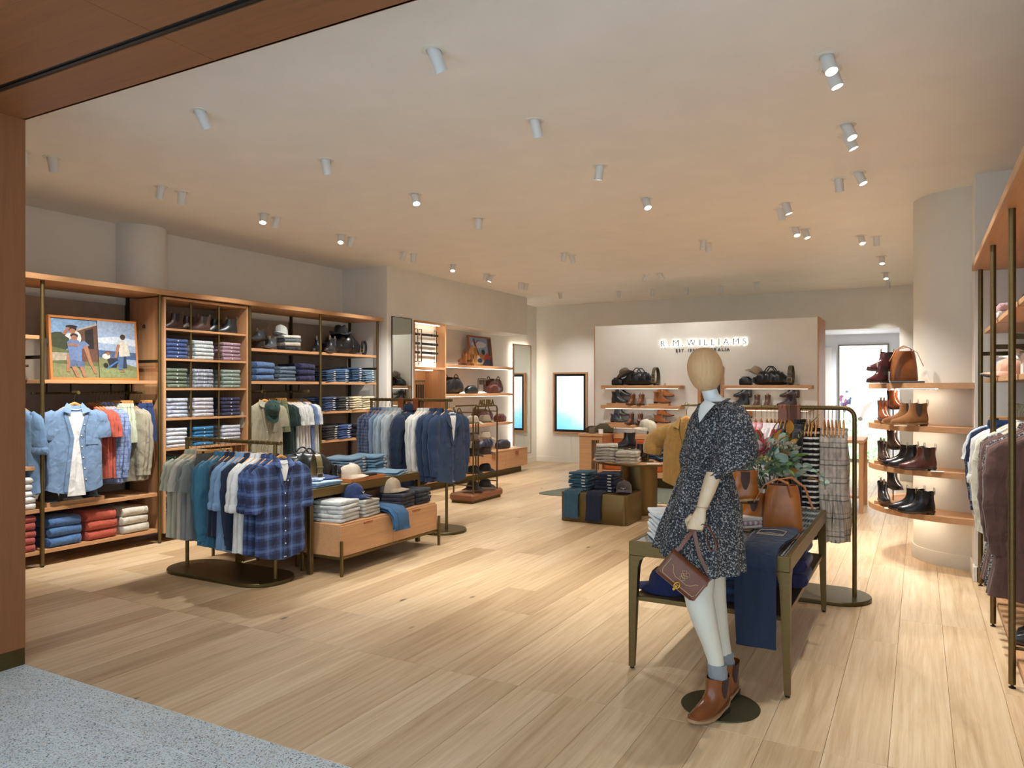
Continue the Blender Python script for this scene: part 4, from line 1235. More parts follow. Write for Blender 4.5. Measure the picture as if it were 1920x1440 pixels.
def _hat():
    n = 36
    def br(t, up=.0):
        ring = []
        for i in range(n):
            a = 2*math.pi*i/n
            rx = .098 + (.168 - .098)*t; ry = .080 + (.140 - .080)*t
            z = .004 + (.034*math.sin(a)**2 - .016*abs(math.cos(a))**3)*t**1.5
            ring.append((rx*math.cos(a), ry*math.sin(a), z + up))
        return ring
    R1 = [br(0), br(.25), br(.5), br(.75), br(1)]
    R2 = [br(1, .003), br(.75, .003), br(.5, .003), br(.25, .003), br(0, .003)]
    HAT.p('brim', MB().loft(R1 + R2, False, False, closed=True), 'c')
    rings = []
    for r, z in ((1.0, .004), (.985, .03), (.95, .06), (.89, .09), (.82, .108), (.68, .118), (.40, .116), (.08, .108)):
        ring = []
        for i in range(n):
            a = 2*math.pi*i/n
            x, y = .099*r*math.cos(a), .081*r*math.sin(a)
            pinch = 1 - .22*max(0, math.cos(a) - .1)*min(1, z/.09)
            y *= pinch
            zz = z - (.026*math.exp(-(y/.022)**2) if z > .085 else 0) + .006*math.cos(a)*(z > .08)
            ring.append((x, y, zz))
        rings.append(ring)
    HAT.p('crown', MB().loft(rings, False, True), 'c', ang=1.3)
    HAT.p('band', MB().loft([[(.1005*r*math.cos(2*math.pi*i/n), .0825*r*math.sin(2*math.pi*i/n), z) for i in range(n)] for r, z in ((1.0, .006), (1.003, .008), (.992, .028), (.98, .029))], False, False), 'band')
_hat()
def hat(x, y, z, rz, col, band, label, rot=None, s=1.0, group=None):
    return put(HAT, 'felt_hat', label, 'hat', (x, y, z), rot or (0, 0, rz), s, {'c': col, 'band': band}, group)

# ------------------------------------------------------------------ bags, belts
def duffel_proto(L=0.5, W=0.26, H=0.27, seed=0):
    rg = random.Random(seed); pr = Proto(); rings = []
    n = 26
    for j in range(17):
        u = -1 + 2*j/16
        e = (1 - abs(u)**5)**.5 if abs(u) < 1 else 0.0
        e = max(.62, e) if abs(u) < 1 else .55
        ring = []
        for i in range(n):
            a = 2*math.pi*i/n
            y = W/2*e*sgnpow(math.cos(a), .75); z = H/2 + H/2*e*sgnpow(math.sin(a), .75)
            z = max(0.0, z - (1 - e)*H*.15)
            cr = .010*math.sin(u*9 + a*2 + seed) + .007*math.sin(u*17 - a*3)
            ring.append((L/2*u, y + cr*math.cos(a), max(0, z + cr*math.sin(a)*(math.sin(a) > 0) - .02*u*u)))
        rings.append(ring)
    pr.p('body', MB().loft(rings), 'c', ang=1.2)
    for sd in (-1, 1):
        pts = [(-.10 + .2*t, sd*(W/2*.72 + .012), H*.70 + .13*math.sin(math.pi*t)) for t in [k/10 for k in range(11)]]
        pr.p('handle', MB().tube([(-.10, sd*(W/2 + .006), H*.35)] + pts + [(.10, sd*(W/2 + .006), H*.35)], .008, 8), 't')
    pr.p('zip', MB().strap([(L/2*.85*(k/6*2 - 1), 0, H*.985 + .003 - .02*(k/6*2 - 1)**2) for k in range(7)], .02, .004, (0, 1, 0)), 'met:#8a8578:0.3')
    for sd in (-1, 1):
        pr.p('end_pocket', MB().box(sd*(L/2 - .01), sd*(L/2 + .03), -W*.28, W*.28, .03, H*.55, .012), 'c')
    for xx in (-.10, .10):
        pr.p('band', MB().loft([[(xx + q, (W/2 + .004)*sgnpow(math.cos(2*math.pi*i/24), .75), H/2 + (H/2 + .003)*sgnpow(math.sin(2*math.pi*i/24), .75)) for i in range(24)] for q in (-.012, .012)], False, False), 't')
    return pr
DUF = duffel_proto()
DUF2 = duffel_proto(0.44, 0.24, 0.21, 3)
def bag(pr, x, y, z, rz, hx, label, s=1.0, rough='0.32', name='duffel_bag', rot=None, group=None):
    return put(pr, name, label, 'bag', (x, y, z), rot or (0, 0, rz), s, {'c': 'lea:%s:%s' % (hx, rough), 't': 'lea:%s:0.4' % hx}, group)
WASH = Proto()      # small zipped pouch
_rg = []
for j in range(9):
    u = -1 + 2*j/8; e = max(.7, (1 - abs(u)**4)**.5 if abs(u) < 1 else .7)
    _rg.append([(.12*u, .055*e*sgnpow(math.cos(2*math.pi*i/20), .7), .062 + .062*e*sgnpow(math.sin(2*math.pi*i/20), .7) - .06*(1 - e)) for i in range(20)])
WASH.p('body', MB().loft(_rg), 'c')
WASH.p('zip', MB().strap([(-.10, 0, .118), (0, 0, .1255), (.10, 0, .118)], .012, .003, (0, 1, 0)), 'met:#8a8578:0.3')
WASH.p('loop', MB().strap([(.118, 0, .08), (.15, 0, .085), (.15, 0, .06), (.118, 0, .05)], .014, .003, (0, 1, 0)), 't')
TOTE = Proto()
def _tote():
    def ring(z, a, b, n=28, e=.55):
        return [(a*sgnpow(math.cos(2*math.pi*i/n), e), b*sgnpow(math.sin(2*math.pi*i/n), e), z) for i in range(n)]
    TOTE.p('body', MB().loft([ring(0, .105, .062), ring(.01, .11, .066), ring(.12, .103, .068, e=.65), ring(.22, .092, .062, e=.8), ring(.262, .082, .055, e=.9), ring(.262, .078, .051, e=.9), ring(.08, .09, .055)]), 'c', ang=0.9)
    TOTE.p('lining', MB().loft([ring(.258, .077, .050, e=.9), ring(.20, .085, .054, e=.8), ring(.085, .085, .05)], False, True), 'lea:#5a4030:0.7')
    TOTE.p('handle', MB().strap([(.05, -.066, .20), (.03, -.075, .28), (-.03, -.09, .305), (-.10, -.10, .27), (-.155, -.11, .17)], .03, .004, (0.2, 1, .2)), 'c')
    TOTE.p('handle', MB().strap([(-.05, .066, .20), (-.02, .06, .285), (.05, .05, .30), (.12, .03, .25), (.165, .01, .13)], .03, .004, (0.2, 1, .2)), 'c')
    TOTE.p('seam', MB().tube([(-.1105, 0, .01), (-.104, 0, .12), (-.093, 0, .22), (-.083, 0, .262)], .0025, 6), 't')
    TOTE.p('label', MB().box(-.016, .016, -.048, -.046, .20, .235, .0005), 'pnt:#efece4')
_tote()
COIL = Proto()
_cp = [(0, .075*math.cos(R(a)), .095 + .095*math.sin(R(a))) for a in range(0, 360, 15)]
COIL.p('strap', MB().strap(_cp, .036, .005, (1, 0, 0), closed=True), 'c')
COIL.p('buckle', MB().tube([(.02, -.076, .07), (.02, -.082, .03), (-.02, -.082, .03), (-.02, -.076, .07)], .0035, 6, closed=True), 'met:#d6cdb2:0.25')
COIL.p('keeper', MB().box(-.021, .021, -.083, -.069, .105, .117, .002), 'c')
def coil(x, y, z, rz, hx, label, s=1.0, group=None):
    return put(COIL, 'belt', label, 'belt', (x, y, z), (0, 0, rz), s, {'c': 'lea:%s:0.4' % hx}, group)
TAGL = Proto()      # leather sleeve folded over a rail
TAGL.p('flap', MB().strap([(0, -.022, -.11), (0, -.020, -.01), (0, -.013, .014), (0, 0, .020), (0, .013, .014), (0, .020, -.01), (0, .022, -.11)], .075, .004, (1, 0, 0)), 'lea:#8a4a24:0.45')
BLOCK = Proto()     # small oak riser
BLOCK.p('block', MB().box(-.15, .15, -.06, .06, 0, .03, .003), WX)
# ------------------------------------------------------------------ racks
def stadium(cx, cy, hl, hw, n=14):
    P = []
    for k in range(n + 1): a = R(-90 + 180*k/n); P.append((cx + hl - hw + hw*math.cos(a), cy + hw*math.sin(a)))
    for k in range(n + 1): a = R(90 + 180*k/n); P.append((cx - hl + hw + hw*math.cos(a), cy + hw*math.sin(a)))
    return P
def rack(label, x0, x1, y, z, base, over=0.0, rnd=False, r=0.016):
    t = thing('clothes_rack', ((x0+x1)/2, y, 0), label, 'clothes rack')
    if rnd:
        c = 0.07
        pts = [(x0 + c*(1 - math.cos(R(a))), y, z - c + c*math.sin(R(a))) for a in range(0, 91, 15)] + [(x1 - c*(1 - math.cos(R(a))), y, z - c + c*math.sin(R(a))) for a in range(90, -1, -15)]
        part(t, 'rail', MB().tube(pts, r, 12), BRZ)
        zt = z - c
    else:
        part(t, 'rail', MB().tube([(x0 - 0.012, y, z), (x1 + over, y, z)], r, 12), BRZ); zt = z
    for x in (x0, x1):
        part(t, 'post', MB().tube([(x, y, 0.028), (x, y, zt)], r*0.98, 12), BRZ)
    cx, hl, hw = base
    o = stadium(cx, y, hl, hw); i = stadium(cx, y, hl - .006, hw - .006)
    mb = MB().loft([[(p[0], p[1], q) for p in pp] for pp, q in ((i, 0.0), (o, .006), (o, .024), (i, .030))])
    part(t, 'base_plate', mb, BRZD)
    return t
# --- low front rack
RZ1 = 1.108
rack('low bronze clothes rack on an oval base at front left', -5.556, -4.504, 4.30, RZ1, (-5.03, 0.63, 0.25), over=0.06)
W1 = 'on the low front rack'; GR1 = 'garments on the low front rack'
SAGE, CRM, GRY, TEAL, NVY, CHAM, WHT = 'fab:#b9bca8', 'fab:#cfcabb', 'fab:#8c8f8b', 'den:#3f7691', 'fab:#1f2a3f', 'den:#7c9cbd', 'fab:#dcdcd6'
PLAID = 'plaid:#41527d:#1d1e33:#6681b2:9.0'
R1 = [('sshirt', SAGE, 'sage green shirt'), ('sshirt', SAGE, 'sage green shirt'), ('sshirt', CRM, 'cream linen shirt'), ('sshirt', GRY, 'grey shirt'), ('tee', GRY, 'grey shirt'), ('shorts', 'fab:#5c5a52', 'dark grey shorts'), ('shirt', TEAL, 'teal denim shirt'), ('shirt', TEAL, 'teal denim shirt'), ('vest', NVY, 'navy quilted vest'), ('vest', NVY, 'navy quilted vest'), ('rolled', CHAM, 'pale blue rolled sleeve shirt'), ('rolled', CHAM, 'pale blue rolled sleeve shirt'), ('shirt', NVY, 'navy shirt'), ('rolled', WHT, 'white rolled sleeve shirt'), ('rolled', WHT, 'white rolled sleeve shirt'), ('rolled', PLAID, 'navy plaid shirt'), ('rolled', PLAID, 'navy plaid shirt')]
for i, (k, c, d) in enumerate(R1):
    x = -5.50 + 0.0605*i
    hang(k, x, 4.30 + random.uniform(-.008, .008), RZ1, random.uniform(-.06, .06), c, d, {'tee': 't-shirt', 'shorts': 'shorts', 'vest': 'vest'}.get(k, 'shirt'), NUM[i] + ' from left', W1, GR1, v=i % 3, cuff='plaid:#33406a:#1c1d33:#5a70a5:9.0' if c == PLAID else None, hanger='CLIPH' if k == 'shorts' else 'HANGER')
def showshirt(name, label, x, y, z, rz, col, L=0.74, sl='rolled', tee='fab:#e9e9e6', tee_label=None, opening=(0.06, 0.018, 0.03), button='pnt:#e9e6de:0.3', pocket=True, lapel=None, ht=0.045, group=None, tee_long=False, cuff=None, ve=.35, sout=.0):
    """shirt shown from the front: open collar over a tee, buttons, pocket"""
    b = Body(L, 0.215, 0.235, ht)
    t = thing(name, (x, y, z), label, 'jacket' if name == 'blazer' else 'shirt', group, rz)
    part(t, 'body', b.mb(5, n=44, amp=.0045, split=.05), col, world=False, ang=1.2)
    for sd in (-1, 1):
        mb, e = sleeve(sd, sl, 3, .22, ht, out=sout)
        s_ = part(t, 'sleeve', mb, col, world=False, ang=1.2)
        if sl == 'rolled':
            part(s_, 'cuff', MB().tube([(e[0], e[1], e[2] + .045), (e[0], e[1], e[2] + .03), (e[0], e[1], e[2] - .01), (e[0], e[1], e[2] - .02)], [(.082, ht*1.0), (.094, ht*1.15), (.092, ht*1.15), (.078, ht)], 14, up=(1, 0, 0)), cuff or col, world=False)
        elif sl == 'long':
            part(s_, 'cuff', MB().tube([(e[0], e[1], e[2] + .012), (e[0], e[1], e[2] - .045)], [(.052, ht*.8), (.049, ht*.75)], 14, up=(1, 0, 0)), col, world=False)
    top, hemz = b.top - .02, b.top - L
    def strip(mb, f0, f1, za, zb, off, n=14):
        V, F = [], []
        for k in range(n + 1):
            zz = za + (zb - za)*k/n
            for f in (f0(k/n), f1(k/n)):
                V.append((b.fx(f, max(zz, hemz + .001)) + off + .004*math.sin(zz*16 + f*9)*.0, f, zz))
        for k in range(n): F.append([2*k, 2*k + 2, 2*k + 3, 2*k + 1])
        mb.add(V, F)
    w0, w1, w2 = opening
    wid = lambda u: (w0*(1 - u/ve) + w1*(u/ve)) if u < ve else (w1 + (w2 - w1)*min(1, (u - ve)/(.65 if w2 > 0 else .05)))
    if tee_label:
        tm = MB(); strip(tm, lambda u: -wid(u), lambda u: wid(u), top + .01, hemz - (.02 if tee_long else -.01), .006)
        nk = MB().tube([(.02 + b.fx(yy, top)*.6, yy, top - .018*(1 - (yy/.06)**2)) for yy in [-.06 + .012*k for k in range(11)]], .005, 6)
        tt = thing('t_shirt', (x, y, z), tee_label, 't-shirt', None, rz)
        part(tt, 'front', tm, tee, world=False); part(tt, 'neckband', nk, tee, world=False)
    pl = MB(); strip(pl, lambda u: wid(u) - .001, lambda u: wid(u) + .03, top, hemz + .02, .010); part(t, 'placket', pl, col, world=False)
    pl = MB(); strip(pl, lambda u: -wid(u) - .03, lambda u: -wid(u) + .001, top, hemz + .02, .009); part(t, 'placket', pl, col, world=False)
    for k in range(6):
        zz = b.top - .17 - k*(L - .24)/5.5
        u = (top - zz)/(top - hemz)
        yy = wid(u) + .013
        part(t, 'button', MB().add(*ball((b.fx(yy, zz) + .013, yy, zz), .0065, .4)), button, world=False)
    for sd in (-1, 1):
        lp = lapel or .085
        cl_ = MB()
        za = b.top + .012
        P = [(.0, sd*.062, za + .016), (.03, sd*.040, za - .010), (b.fx(.02, za - lp) + .016, sd*(w0*.55), za - lp), (b.fx(.09, za - lp*.75) + .022, sd*(w0*.55 + .065), za - lp*.72), (.012, sd*.085, za - .018)]
        q = [(p[0] + .005, p[1], p[2]) for p in P]
        cl_.add(P + q, [[0, 1, 2, 3, 4], [9, 8, 7, 6, 5]] + [[i, (i + 1) % 5, 5 + (i + 1) % 5, 5 + i] for i in range(5)])
        part(t, 'collar', cl_, col, world=False, ang=1.0)
    if pocket:
        pk = MB(); strip(pk, lambda u: .075, lambda u: .185, b.top - .22, b.top - .35, .006, 5); part(t, 'pocket', pk, col, world=False)
    put(HANGER, 'clothes_hanger', 'wooden clothes hanger inside the ' + label.split(' hanging')[0].split(' facing')[0], 'hanger', (x, y, z), (0, 0, rz), 1.0, None, 'wooden hangers of front facing shirts')
    return t
def ball(c, r, sx=1.0, n=10):
    V, F = [], []
    for j in range(1, 5):
        th = math.pi*j/5
        for i in range(n):
            a = 2*math.pi*i/n
            V.append((c[0] + sx*r*math.sin(th)*math.cos(a), c[1] + r*math.sin(th)*math.sin(a), c[2] + r*math.cos(th)))
    V += [(c[0], c[1], c[2] + r), (c[0], c[1], c[2] - r)]
    for j in range(3):
        for i in range(n):
            F.append([j*n + i, (j+1)*n + i, (j+1)*n + (i+1) % n, j*n + (i+1) % n])
    for i in range(n):
        F.append([4*n, i, (i+1) % n]); F.append([4*n + 1, 3*n + (i+1) % n, 3*n + i])
    return V, F
showshirt('plaid_shirt', 'blue plaid shirt over white tee facing out at the front rack end', -4.425, 4.28, RZ1, R(-6), PLAID, 0.78, 'rolled', tee_label='white tee under the blue plaid shirt on the front rack', opening=(.055, .004, -.014), ve=.24, cuff='plaid:#33406a:#1c1d33:#5a70a5:9.0')
# --- tall rack behind the table
RZ2 = 1.415
rack('tall bronze clothes rack with jackets behind the jeans table', -5.50, -4.47, 6.70, RZ2, (-4.98, 0.72, 0.25), over=0.07)
W2 = 'on the tall jacket rack'; GR2_ = 'garments on the tall jacket rack'
CHK = 'check:#6f7d99:#2e3a58:28:0.2'; LBL = 'fab:#a9bcc9'; PBL = 'fab:#c0c9cd'; NJ = 'fab:#1c2d47'; BLZ = 'fab:#263a57'
R2_ = [('shirt', CHK, 'grey blue checked shirt'), ('shirt', CHK, 'grey blue checked shirt'), ('shirt', CHK, 'grey blue checked shirt'), ('shirt', 'fab:#8fa3bd', 'mid blue shirt'), ('shirt', LBL, 'light blue shirt'), ('shirt', LBL, 'light blue shirt'), ('shirt', PBL, 'pale blue shirt'), ('shirt', PBL, 'pale blue shirt'), ('coat', NJ, 'navy rain jacket'), ('shirt', WHT, 'white dress shirt'), ('shirt', WHT, 'white dress shirt'), ('shirt', WHT, 'white dress shirt'), ('jacket', BLZ, 'navy blazer'), ('jacket', BLZ, 'navy blazer')]
xs2 = [-5.45 + .052*i for i in range(8)] + [-4.945] + [-4.81, -4.765, -4.72, -4.65, -4.56]
for i, (k, c, d) in enumerate(R2_):
    g_ = hang(k, xs2[i], 6.70 + random.uniform(-.01, .01), RZ2, random.uniform(-.05, .05), c, d, {'coat': 'jacket', 'jacket': 'jacket'}.get(k, 'shirt'), NUM[i] + ' from left', W2, GR2_, v=i % 3)
    if k == 'coat':
        part(g_, 'hood', MB().loft([[(.06*math.cos(2*math.pi*j/16)*w - .01, .10*math.sin(2*math.pi*j/16)*w, z) for j in range(16)] for w, z in ((.75, -.15), (1.0, -.11), (1.05, -.07), (.85, -.045), (.6, -.06), (.5, -.10))]), NJ, world=False, ang=1.4)
showshirt('blazer', 'navy linen blazer facing out at the jacket rack end', -4.42, 6.68, RZ2, R(-12), BLZ, 0.76, 'long', 'fab:#e6e6e2', 'white shirt under the navy blazer on the jacket rack', (.05, .004, -.016), 'lea:#1a1a20', False, 0.20, 0.055, ve=.42)
for i, x in enumerate((-5.07, -4.87)):
    put(TAGL, 'leather_rail_tag', 'brown leather flap folded over the jacket rack rail, %s' % ('left one', 'right one')[i], 'leather tag', (x, 6.70, RZ2), group='leather flaps on the jacket rack')
# --- rack behind the mannequin
RZ3 = 1.40
rk3 = rack('bronze clothes rack with striped and plaid clothes behind the display table', -1.38, -0.415, 5.97, RZ3, (-0.90, 0.60, 0.24), rnd=True)
W3 = 'on the striped clothes rack'; GR3 = 'garments on the striped clothes rack'
PNK = 'stripe:#e3b9bd:#d98f98:26:y:0.45'; PWH = 'fab:#e6dede'; BW = 'stripe:#1b1a1b:#e6e1d6:26:z:0.36'; GPL = 'check:#bcb2a5:#4d5859:8:0.07'; BLK = 'fab:#15161a'
R3 = [('blouse', PNK, 'pink striped blouse')] * 5 + [('blouse', PWH, 'white blouse')] * 4 + [('tee', NVY, 'navy top')] * 2 + [('sleeveless', 'fab:#b07a2e', 'ochre top')] + [('dress', BLK, 'black dress')] * 2 + [('sleeveless', BW, 'black and white striped dress')] * 4 + [('sleeveless', GPL, 'beige plaid dress')] * 6
xs3 = [-1.26, -1.205, -1.16, -1.115, -1.07, -1.03, -1.0, -.97, -.945, -.915, -.89, -.865, -.80, -.775, -.745, -.72, -.695, -.67, -.62, -.592, -.566, -.54, -.514, -.488]
for i, (k, c, d) in enumerate(R3):
    hang(k, xs3[i], 5.97 + random.uniform(-.008, .008), RZ3, random.uniform(-.04, .04) + (.05 if i > 17 else 0), c, d, {'dress': 'dress', 'sleeveless': 'dress', 'tee': 'top', 'blouse': 'blouse'}[k], NUM[i] + ' from left' if i < 20 else ('fourth', 'third', 'second', 'first')[i - 20] + ' from right', W3, GR3, v=i % 3, dz=-.03 if k == 'sleeveless' else 0)
for i, x in enumerate((-.905, -.845, -.825)):
    put(TAGL, 'leather_rail_tag', 'brown leather flap over the striped clothes rack rail, %s' % ('left one', 'middle one', 'right one')[i], 'leather tag', (x, 5.97, RZ3), group='leather flaps on the striped clothes rack')
for i, (x, y) in enumerate(((-1.16, 5.73), (-.93, 5.74), (-1.08, 5.72))):
    mb = MB(); rg = random.Random(i)
    for k in range(5):
        z0 = RZ3 - .13 - .03*i
        mb.tube([(x + rg.uniform(-.02, .02), y, z0), (x + rg.uniform(-.035, .035), y - .02, z0 - .06), (x + rg.uniform(-.05, .05), y - .015, z0 - .13 - rg.random()*.05)], [(.014, .006), (.018, .006), (.008, .004)], 8)
    solo('neck_scarf', mb, 'floral:#8e1f2b:#c8525a:70', ('dark red scarf tied on the pink blouses', 'dark red patterned scarf tied beside the white blouses', 'red scarf knotted low between the pink blouses')[i], 'scarf', (x, y, RZ3 - .3))
# ochre overshirt at the far left end of that rack, facing the shop
part(rk3, 'face_out_arm', MB().tube([(-1.375, 5.97, 1.30), (-1.40, 5.965, 1.38), (-1.45, 5.955, 1.41), (-1.68, 5.91, 1.41)], .009, 10), BRZ)
OCH = 'fab:#7d5a1e'
showshirt('overshirt', 'mustard brown overshirt hanging behind the mannequin', -1.64, 5.92, 1.41, R(-112), OCH, 0.54, 'short', opening=(.05, .004, -.012), button='pnt:#5b4318', ht=0.05, sout=.13)
# --- garments on the left wall
W4 = 'in the first left bay'; GR4 = 'garments on the first left bay rail'
CORAL, BCHK, PSG, KHK, NSH = 'fab:#b4523f', 'check:#8596bb:#5b6c97:26:0.2', 'fab:#bfc4ab', 'fab:#9b937e', 'fab:#22386a'
RL1 = [('tee', CORAL, 'coral tee')] * 3 + [('shirt', BCHK, 'blue checked shirt')] * 3 + [('shorts', PSG, 'pale sage shorts')] * 3 + [('shirt', KHK, 'khaki linen shirt')] * 3 + [('shorts', NSH, 'navy shorts')] * 3
for i, (k, c, d) in enumerate(RL1):
    y = 4.24 + .037*i
    hang(k, -6.86, y, 1.50, R(-90) + random.uniform(-.04, .10) + .12, c, d, {'tee': 't-shirt', 'shorts': 'shorts'}.get(k, 'shirt'), NUM[i] + ' from left', W4, GR4, v=i % 3, hanger='CLIPH' if k == 'shorts' else 'HANGER')
showshirt('denim_shirt', 'faded blue open shirt over white tee facing out in the first bay', -6.635, 3.965, 1.507, R(-12), 'den:#7793b4', 0.78, 'short', tee_label='long white tee under the faded blue open shirt', opening=(.085, .02, .075), tee_long=True)
W5 = 'in the shirt bay right of the cubbies'; GR5 = 'garments on the rail right of the cubbies'
OLV, DGR = 'fab:#6f7556', 'fab:#23362f'
RL3 = [('shorts', OLV, 'olive shorts')] * 3 + [('tee', DGR, 'dark green tee')] * 2 + [('tee', 'fab:#d6d6d0', 'white tee')] * 5 + [('sshirt', 'fab:#6c7fa6', 'blue shirt')] + [('tee', 'fab:#cfd1cd', 'pale grey tee')] * 2
for i, (k, c, d) in enumerate(RL3):
    hang(k, -6.86, 6.45 + .048*i, 1.50, R(-90) + random.uniform(-.04, .10) + .12, c, d, {'tee': 't-shirt', 'shorts': 'shorts'}.get(k, 'shirt'), NUM[i] + ' from left', W5, GR5, v=i % 3, hanger='CLIPH' if k == 'shorts' else 'HANGER')
showshirt('khaki_shirt', 'khaki shirt facing out right of the cubbies', -6.635, 6.17, 1.507, R(-14), 'fab:#a39d86', 0.72, 'short', opening=(.045, .004, -.012))
cap(-6.56, 6.20, 1.30, 0, 'fab:#26403a', 'dark green cap hung on the khaki shirt', rot=(0, R(68), R(-20)), s=1.05)
W6 = 'in the bay behind the wooden jamb'
for i, (k, c, d) in enumerate((('tee', DGR, 'dark green tee'), ('rolled', 'fab:#e4e4e0', 'white shirt'), ('rolled', 'den:#6d8cae', 'blue denim shirt'))):
    hang(k, (-6.82, -6.82, -6.86)[i], (3.20, 3.30, 3.60)[i], (1.74, 1.74, 1.50)[i], R(-90) + .25, c, d, 't-shirt' if k == 'tee' else 'shirt', NUM[i] + ' from left', W6, 'garments in the bay behind the jamb', v=i)
# ------------------------------------------------------------------ folded stacks
_fp = {}
def fproto(w, d, h, kind, v):
    key = (w, d, h, kind, v)
    if key not in _fp:
        pr = Proto()
        if kind == 'jeans':
            pr.p('cloth', folded(w, d, h, v*7 + 1, .035, .006, .004), 'c', ang=1.1)
            pr.p('paper_tag', MB().box(d/2 - .012, d/2 + .002, w*.18, w*.36, h*.30, h*.62, .001), 'pnt:#e6e0d4')
        elif kind == 'knit':
            pr.p('cloth', folded(w, d, h, v*5 + 2, .07, .004, .003), 'c', ang=1.2)
        else:
            pr.p('cloth', folded(w, d, h, v*3 + 3, .06, .002, .002), 'c', ang=1.2)
            pr.p('button', MB().box(d/2 - .004, d/2 + .0015, -.006, .006, h*.40, h*.66, .001), 'pnt:#e8e8e6')
        _fp[key] = pr
    return _fp[key]
def stack(x, y, z, n, w, d, h, mats, desc, where, group, rz=0.0, kind='shirt', cat='shirt', name=None, jit=.006):
    """n folded garments on each other, each one a thing of its own"""
    mats = [mats] if isinstance(mats, str) else mats
    rg = random.Random(int(abs(x*991 + y*577 + z*131)*10))
    for k in range(n):
        i = n - 1 - k
        pos = 'only one' if n == 1 else 'bottom one' if k == 0 else ORD[i]
        nm = name or ('folded_' + {'shirt': 'shirt', 'jeans': 'jeans', 'knit': 'sweater'}[kind])
        put(fproto(w, d, h, kind, k % 3), nm, 'folded %s, %s %s' % (desc, pos, where), cat, (x + rg.uniform(-jit, jit), y + rg.uniform(-jit, jit), z + k*h*.985), (0, 0, rz + rg.uniform(-.03, .03)), 1.0, {'c': mats[k % len(mats)]}, group)
    return z + n*h*.985
CG = 'folded shirts in the cubby cabinet'
cols = ['left', 'middle', 'right']; rows = ['second', 'third', 'fourth', 'fifth']
CUB = [[('fab:#3d5180', 'blue shirt'), ('fab:#bcc3c4', 'pale grey shirt'), ('fab:#9c7f8a', 'dusty pink shirt')],
       [('fab:#5e6b58', 'olive shirt'), ('check:#c9cfd6:#27304a:60:0.4', 'blue gingham shirt'), ('fab:#8b9a90', 'sage grey shirt')],
       [('check:#b3bac6:#77839b:80:0.2', 'grey checked shirt'), ('fab:#b5b3ba', 'lilac grey shirt'), ('fab:#2e2f4a', 'dark navy shirt')],
       [('fab:#c0c6ce', 'ice blue shirt'), ('fab:#2a6f9e', 'bright blue shirt'), ('fab:#b9bdc9', 'pale lilac shirt')]]
CYC = [(4.882 + 5.182)/2, (5.204 + 5.536)/2, (5.558 + 5.901)/2]
for r_ in range(4):
    for c_ in range(3):
        mk, d_ = CUB[r_][c_]
        stack(-6.83, CYC[c_] + (-.012 if c_ else 0), CUBZ[r_ + 1] + .0005, 5, 0.245, 0.36, 0.041, mk, d_, 'in %s column of %s cubby row' % (cols[c_], rows[r_]), CG)
stack(-6.83, 5.02, 0.7535, 3, 0.25, 0.34, 0.035, 'fab:#2c4a44', 'dark green shirt', 'in the cubby under the fifth row', CG)
stack(-6.83, 5.02, 0.1965, 4, 0.25, 0.34, 0.036, 'den:#6c86ad', 'faded blue jeans', 'in the lowest left cubby', CG, kind='jeans', cat='jeans')
LG = 'folded clothes on the left shelving'
for (y, mk, d_, w, z, n, h, wh) in ((3.90, 'fab:#4c6f9f', 'blue sweater', .29, .1455, 3, .088, 'on the lowest shelf left'), (4.24, CORAL, 'coral sweater', .29, .1455, 3, .088, 'on the lowest shelf middle'), (4.58, 'fab:#c9c3b4', 'cream sweater', .27, .1455, 3, .085, 'on the lowest shelf right'),
                                   (3.50, 'fab:#e3e5e4', 'white shirt', .30, .5055, 5, .056, 'on the shelf behind the jamb'), (3.50, 'fab:#a84e48', 'red shirt', .30, .1455, 5, .062, 'on the lowest shelf behind the jamb')):
    stack(-6.85, y, z, n, w, .40, h, mk, d_, wh, LG, kind='knit', cat='shirt' if 'shirt' in d_ else 'sweater', name='folded_shirt' if 'shirt' in d_ else None)
for (y, mk, d_, w, z, n, h, wh) in ((6.20, 'fab:#4a6489', 'blue sweater', .28, 1.6255, 3, .075, 'on the shelf above olive shorts'), (6.55, 'fab:#566577', 'slate tee', .27, 1.6255, 4, .045, 'on the shelf above white tees'), (6.88, 'fab:#26264a', 'navy hoodie', .27, 1.6255, 3, .075, 'on the shelf above white tees')):
    stack(-6.84, y, z, n, w, .38, h, mk, d_, wh, LG, kind='knit', cat='sweater')
zt = stack(-6.84, 6.66, 2.0005, 1, .28, .34, .05, 'fab:#22242e', 'navy knit', 'under the cap on the top shelf', LG, kind='knit', cat='sweater')
zt = stack(-6.84, 6.66, zt + .001, 1, .26, .33, .05, 'fab:#b9b0a0', 'beige tee', 'below the grey tee on the top shelf', LG, kind='knit', cat='t-shirt')
zt = stack(-6.84, 6.66, zt + .001, 1, .28, .33, .045, 'fab:#5a6168', 'dark grey tee', 'in the pile below the cap', LG, kind='knit', cat='t-shirt')
zt = stack(-6.84, 6.66, zt + .001, 1, .28, .33, .04, 'fab:#c9c7bf', 'pale tee', 'directly under the grey cap', LG, kind='knit', cat='t-shirt')
cap(-6.80, 6.58, zt + .002, R(-60), 'fab:#b9bcb8', 'pale grey cap on the pile of tees on the top shelf')
boot(-6.72, 6.36, 2.001, R(-70), bootmat('#4b4f52'), 'dark grey shoe beside the pile of tees on the top shelf', SHOE)
boot(-6.86, 6.30, 2.10, R(-75), bootmat('#4b4f52'), 'dark grey shoe propped up behind its pair on the top shelf', SHOE)
put(BLOCK, 'display_riser', 'small dark riser under the grey shoe on the top shelf', 'riser', (-6.86, 6.30, 2.001), (0, 0, R(15)), (.6, .8, 3.2), {WX: 'pnt:#4a4038'})
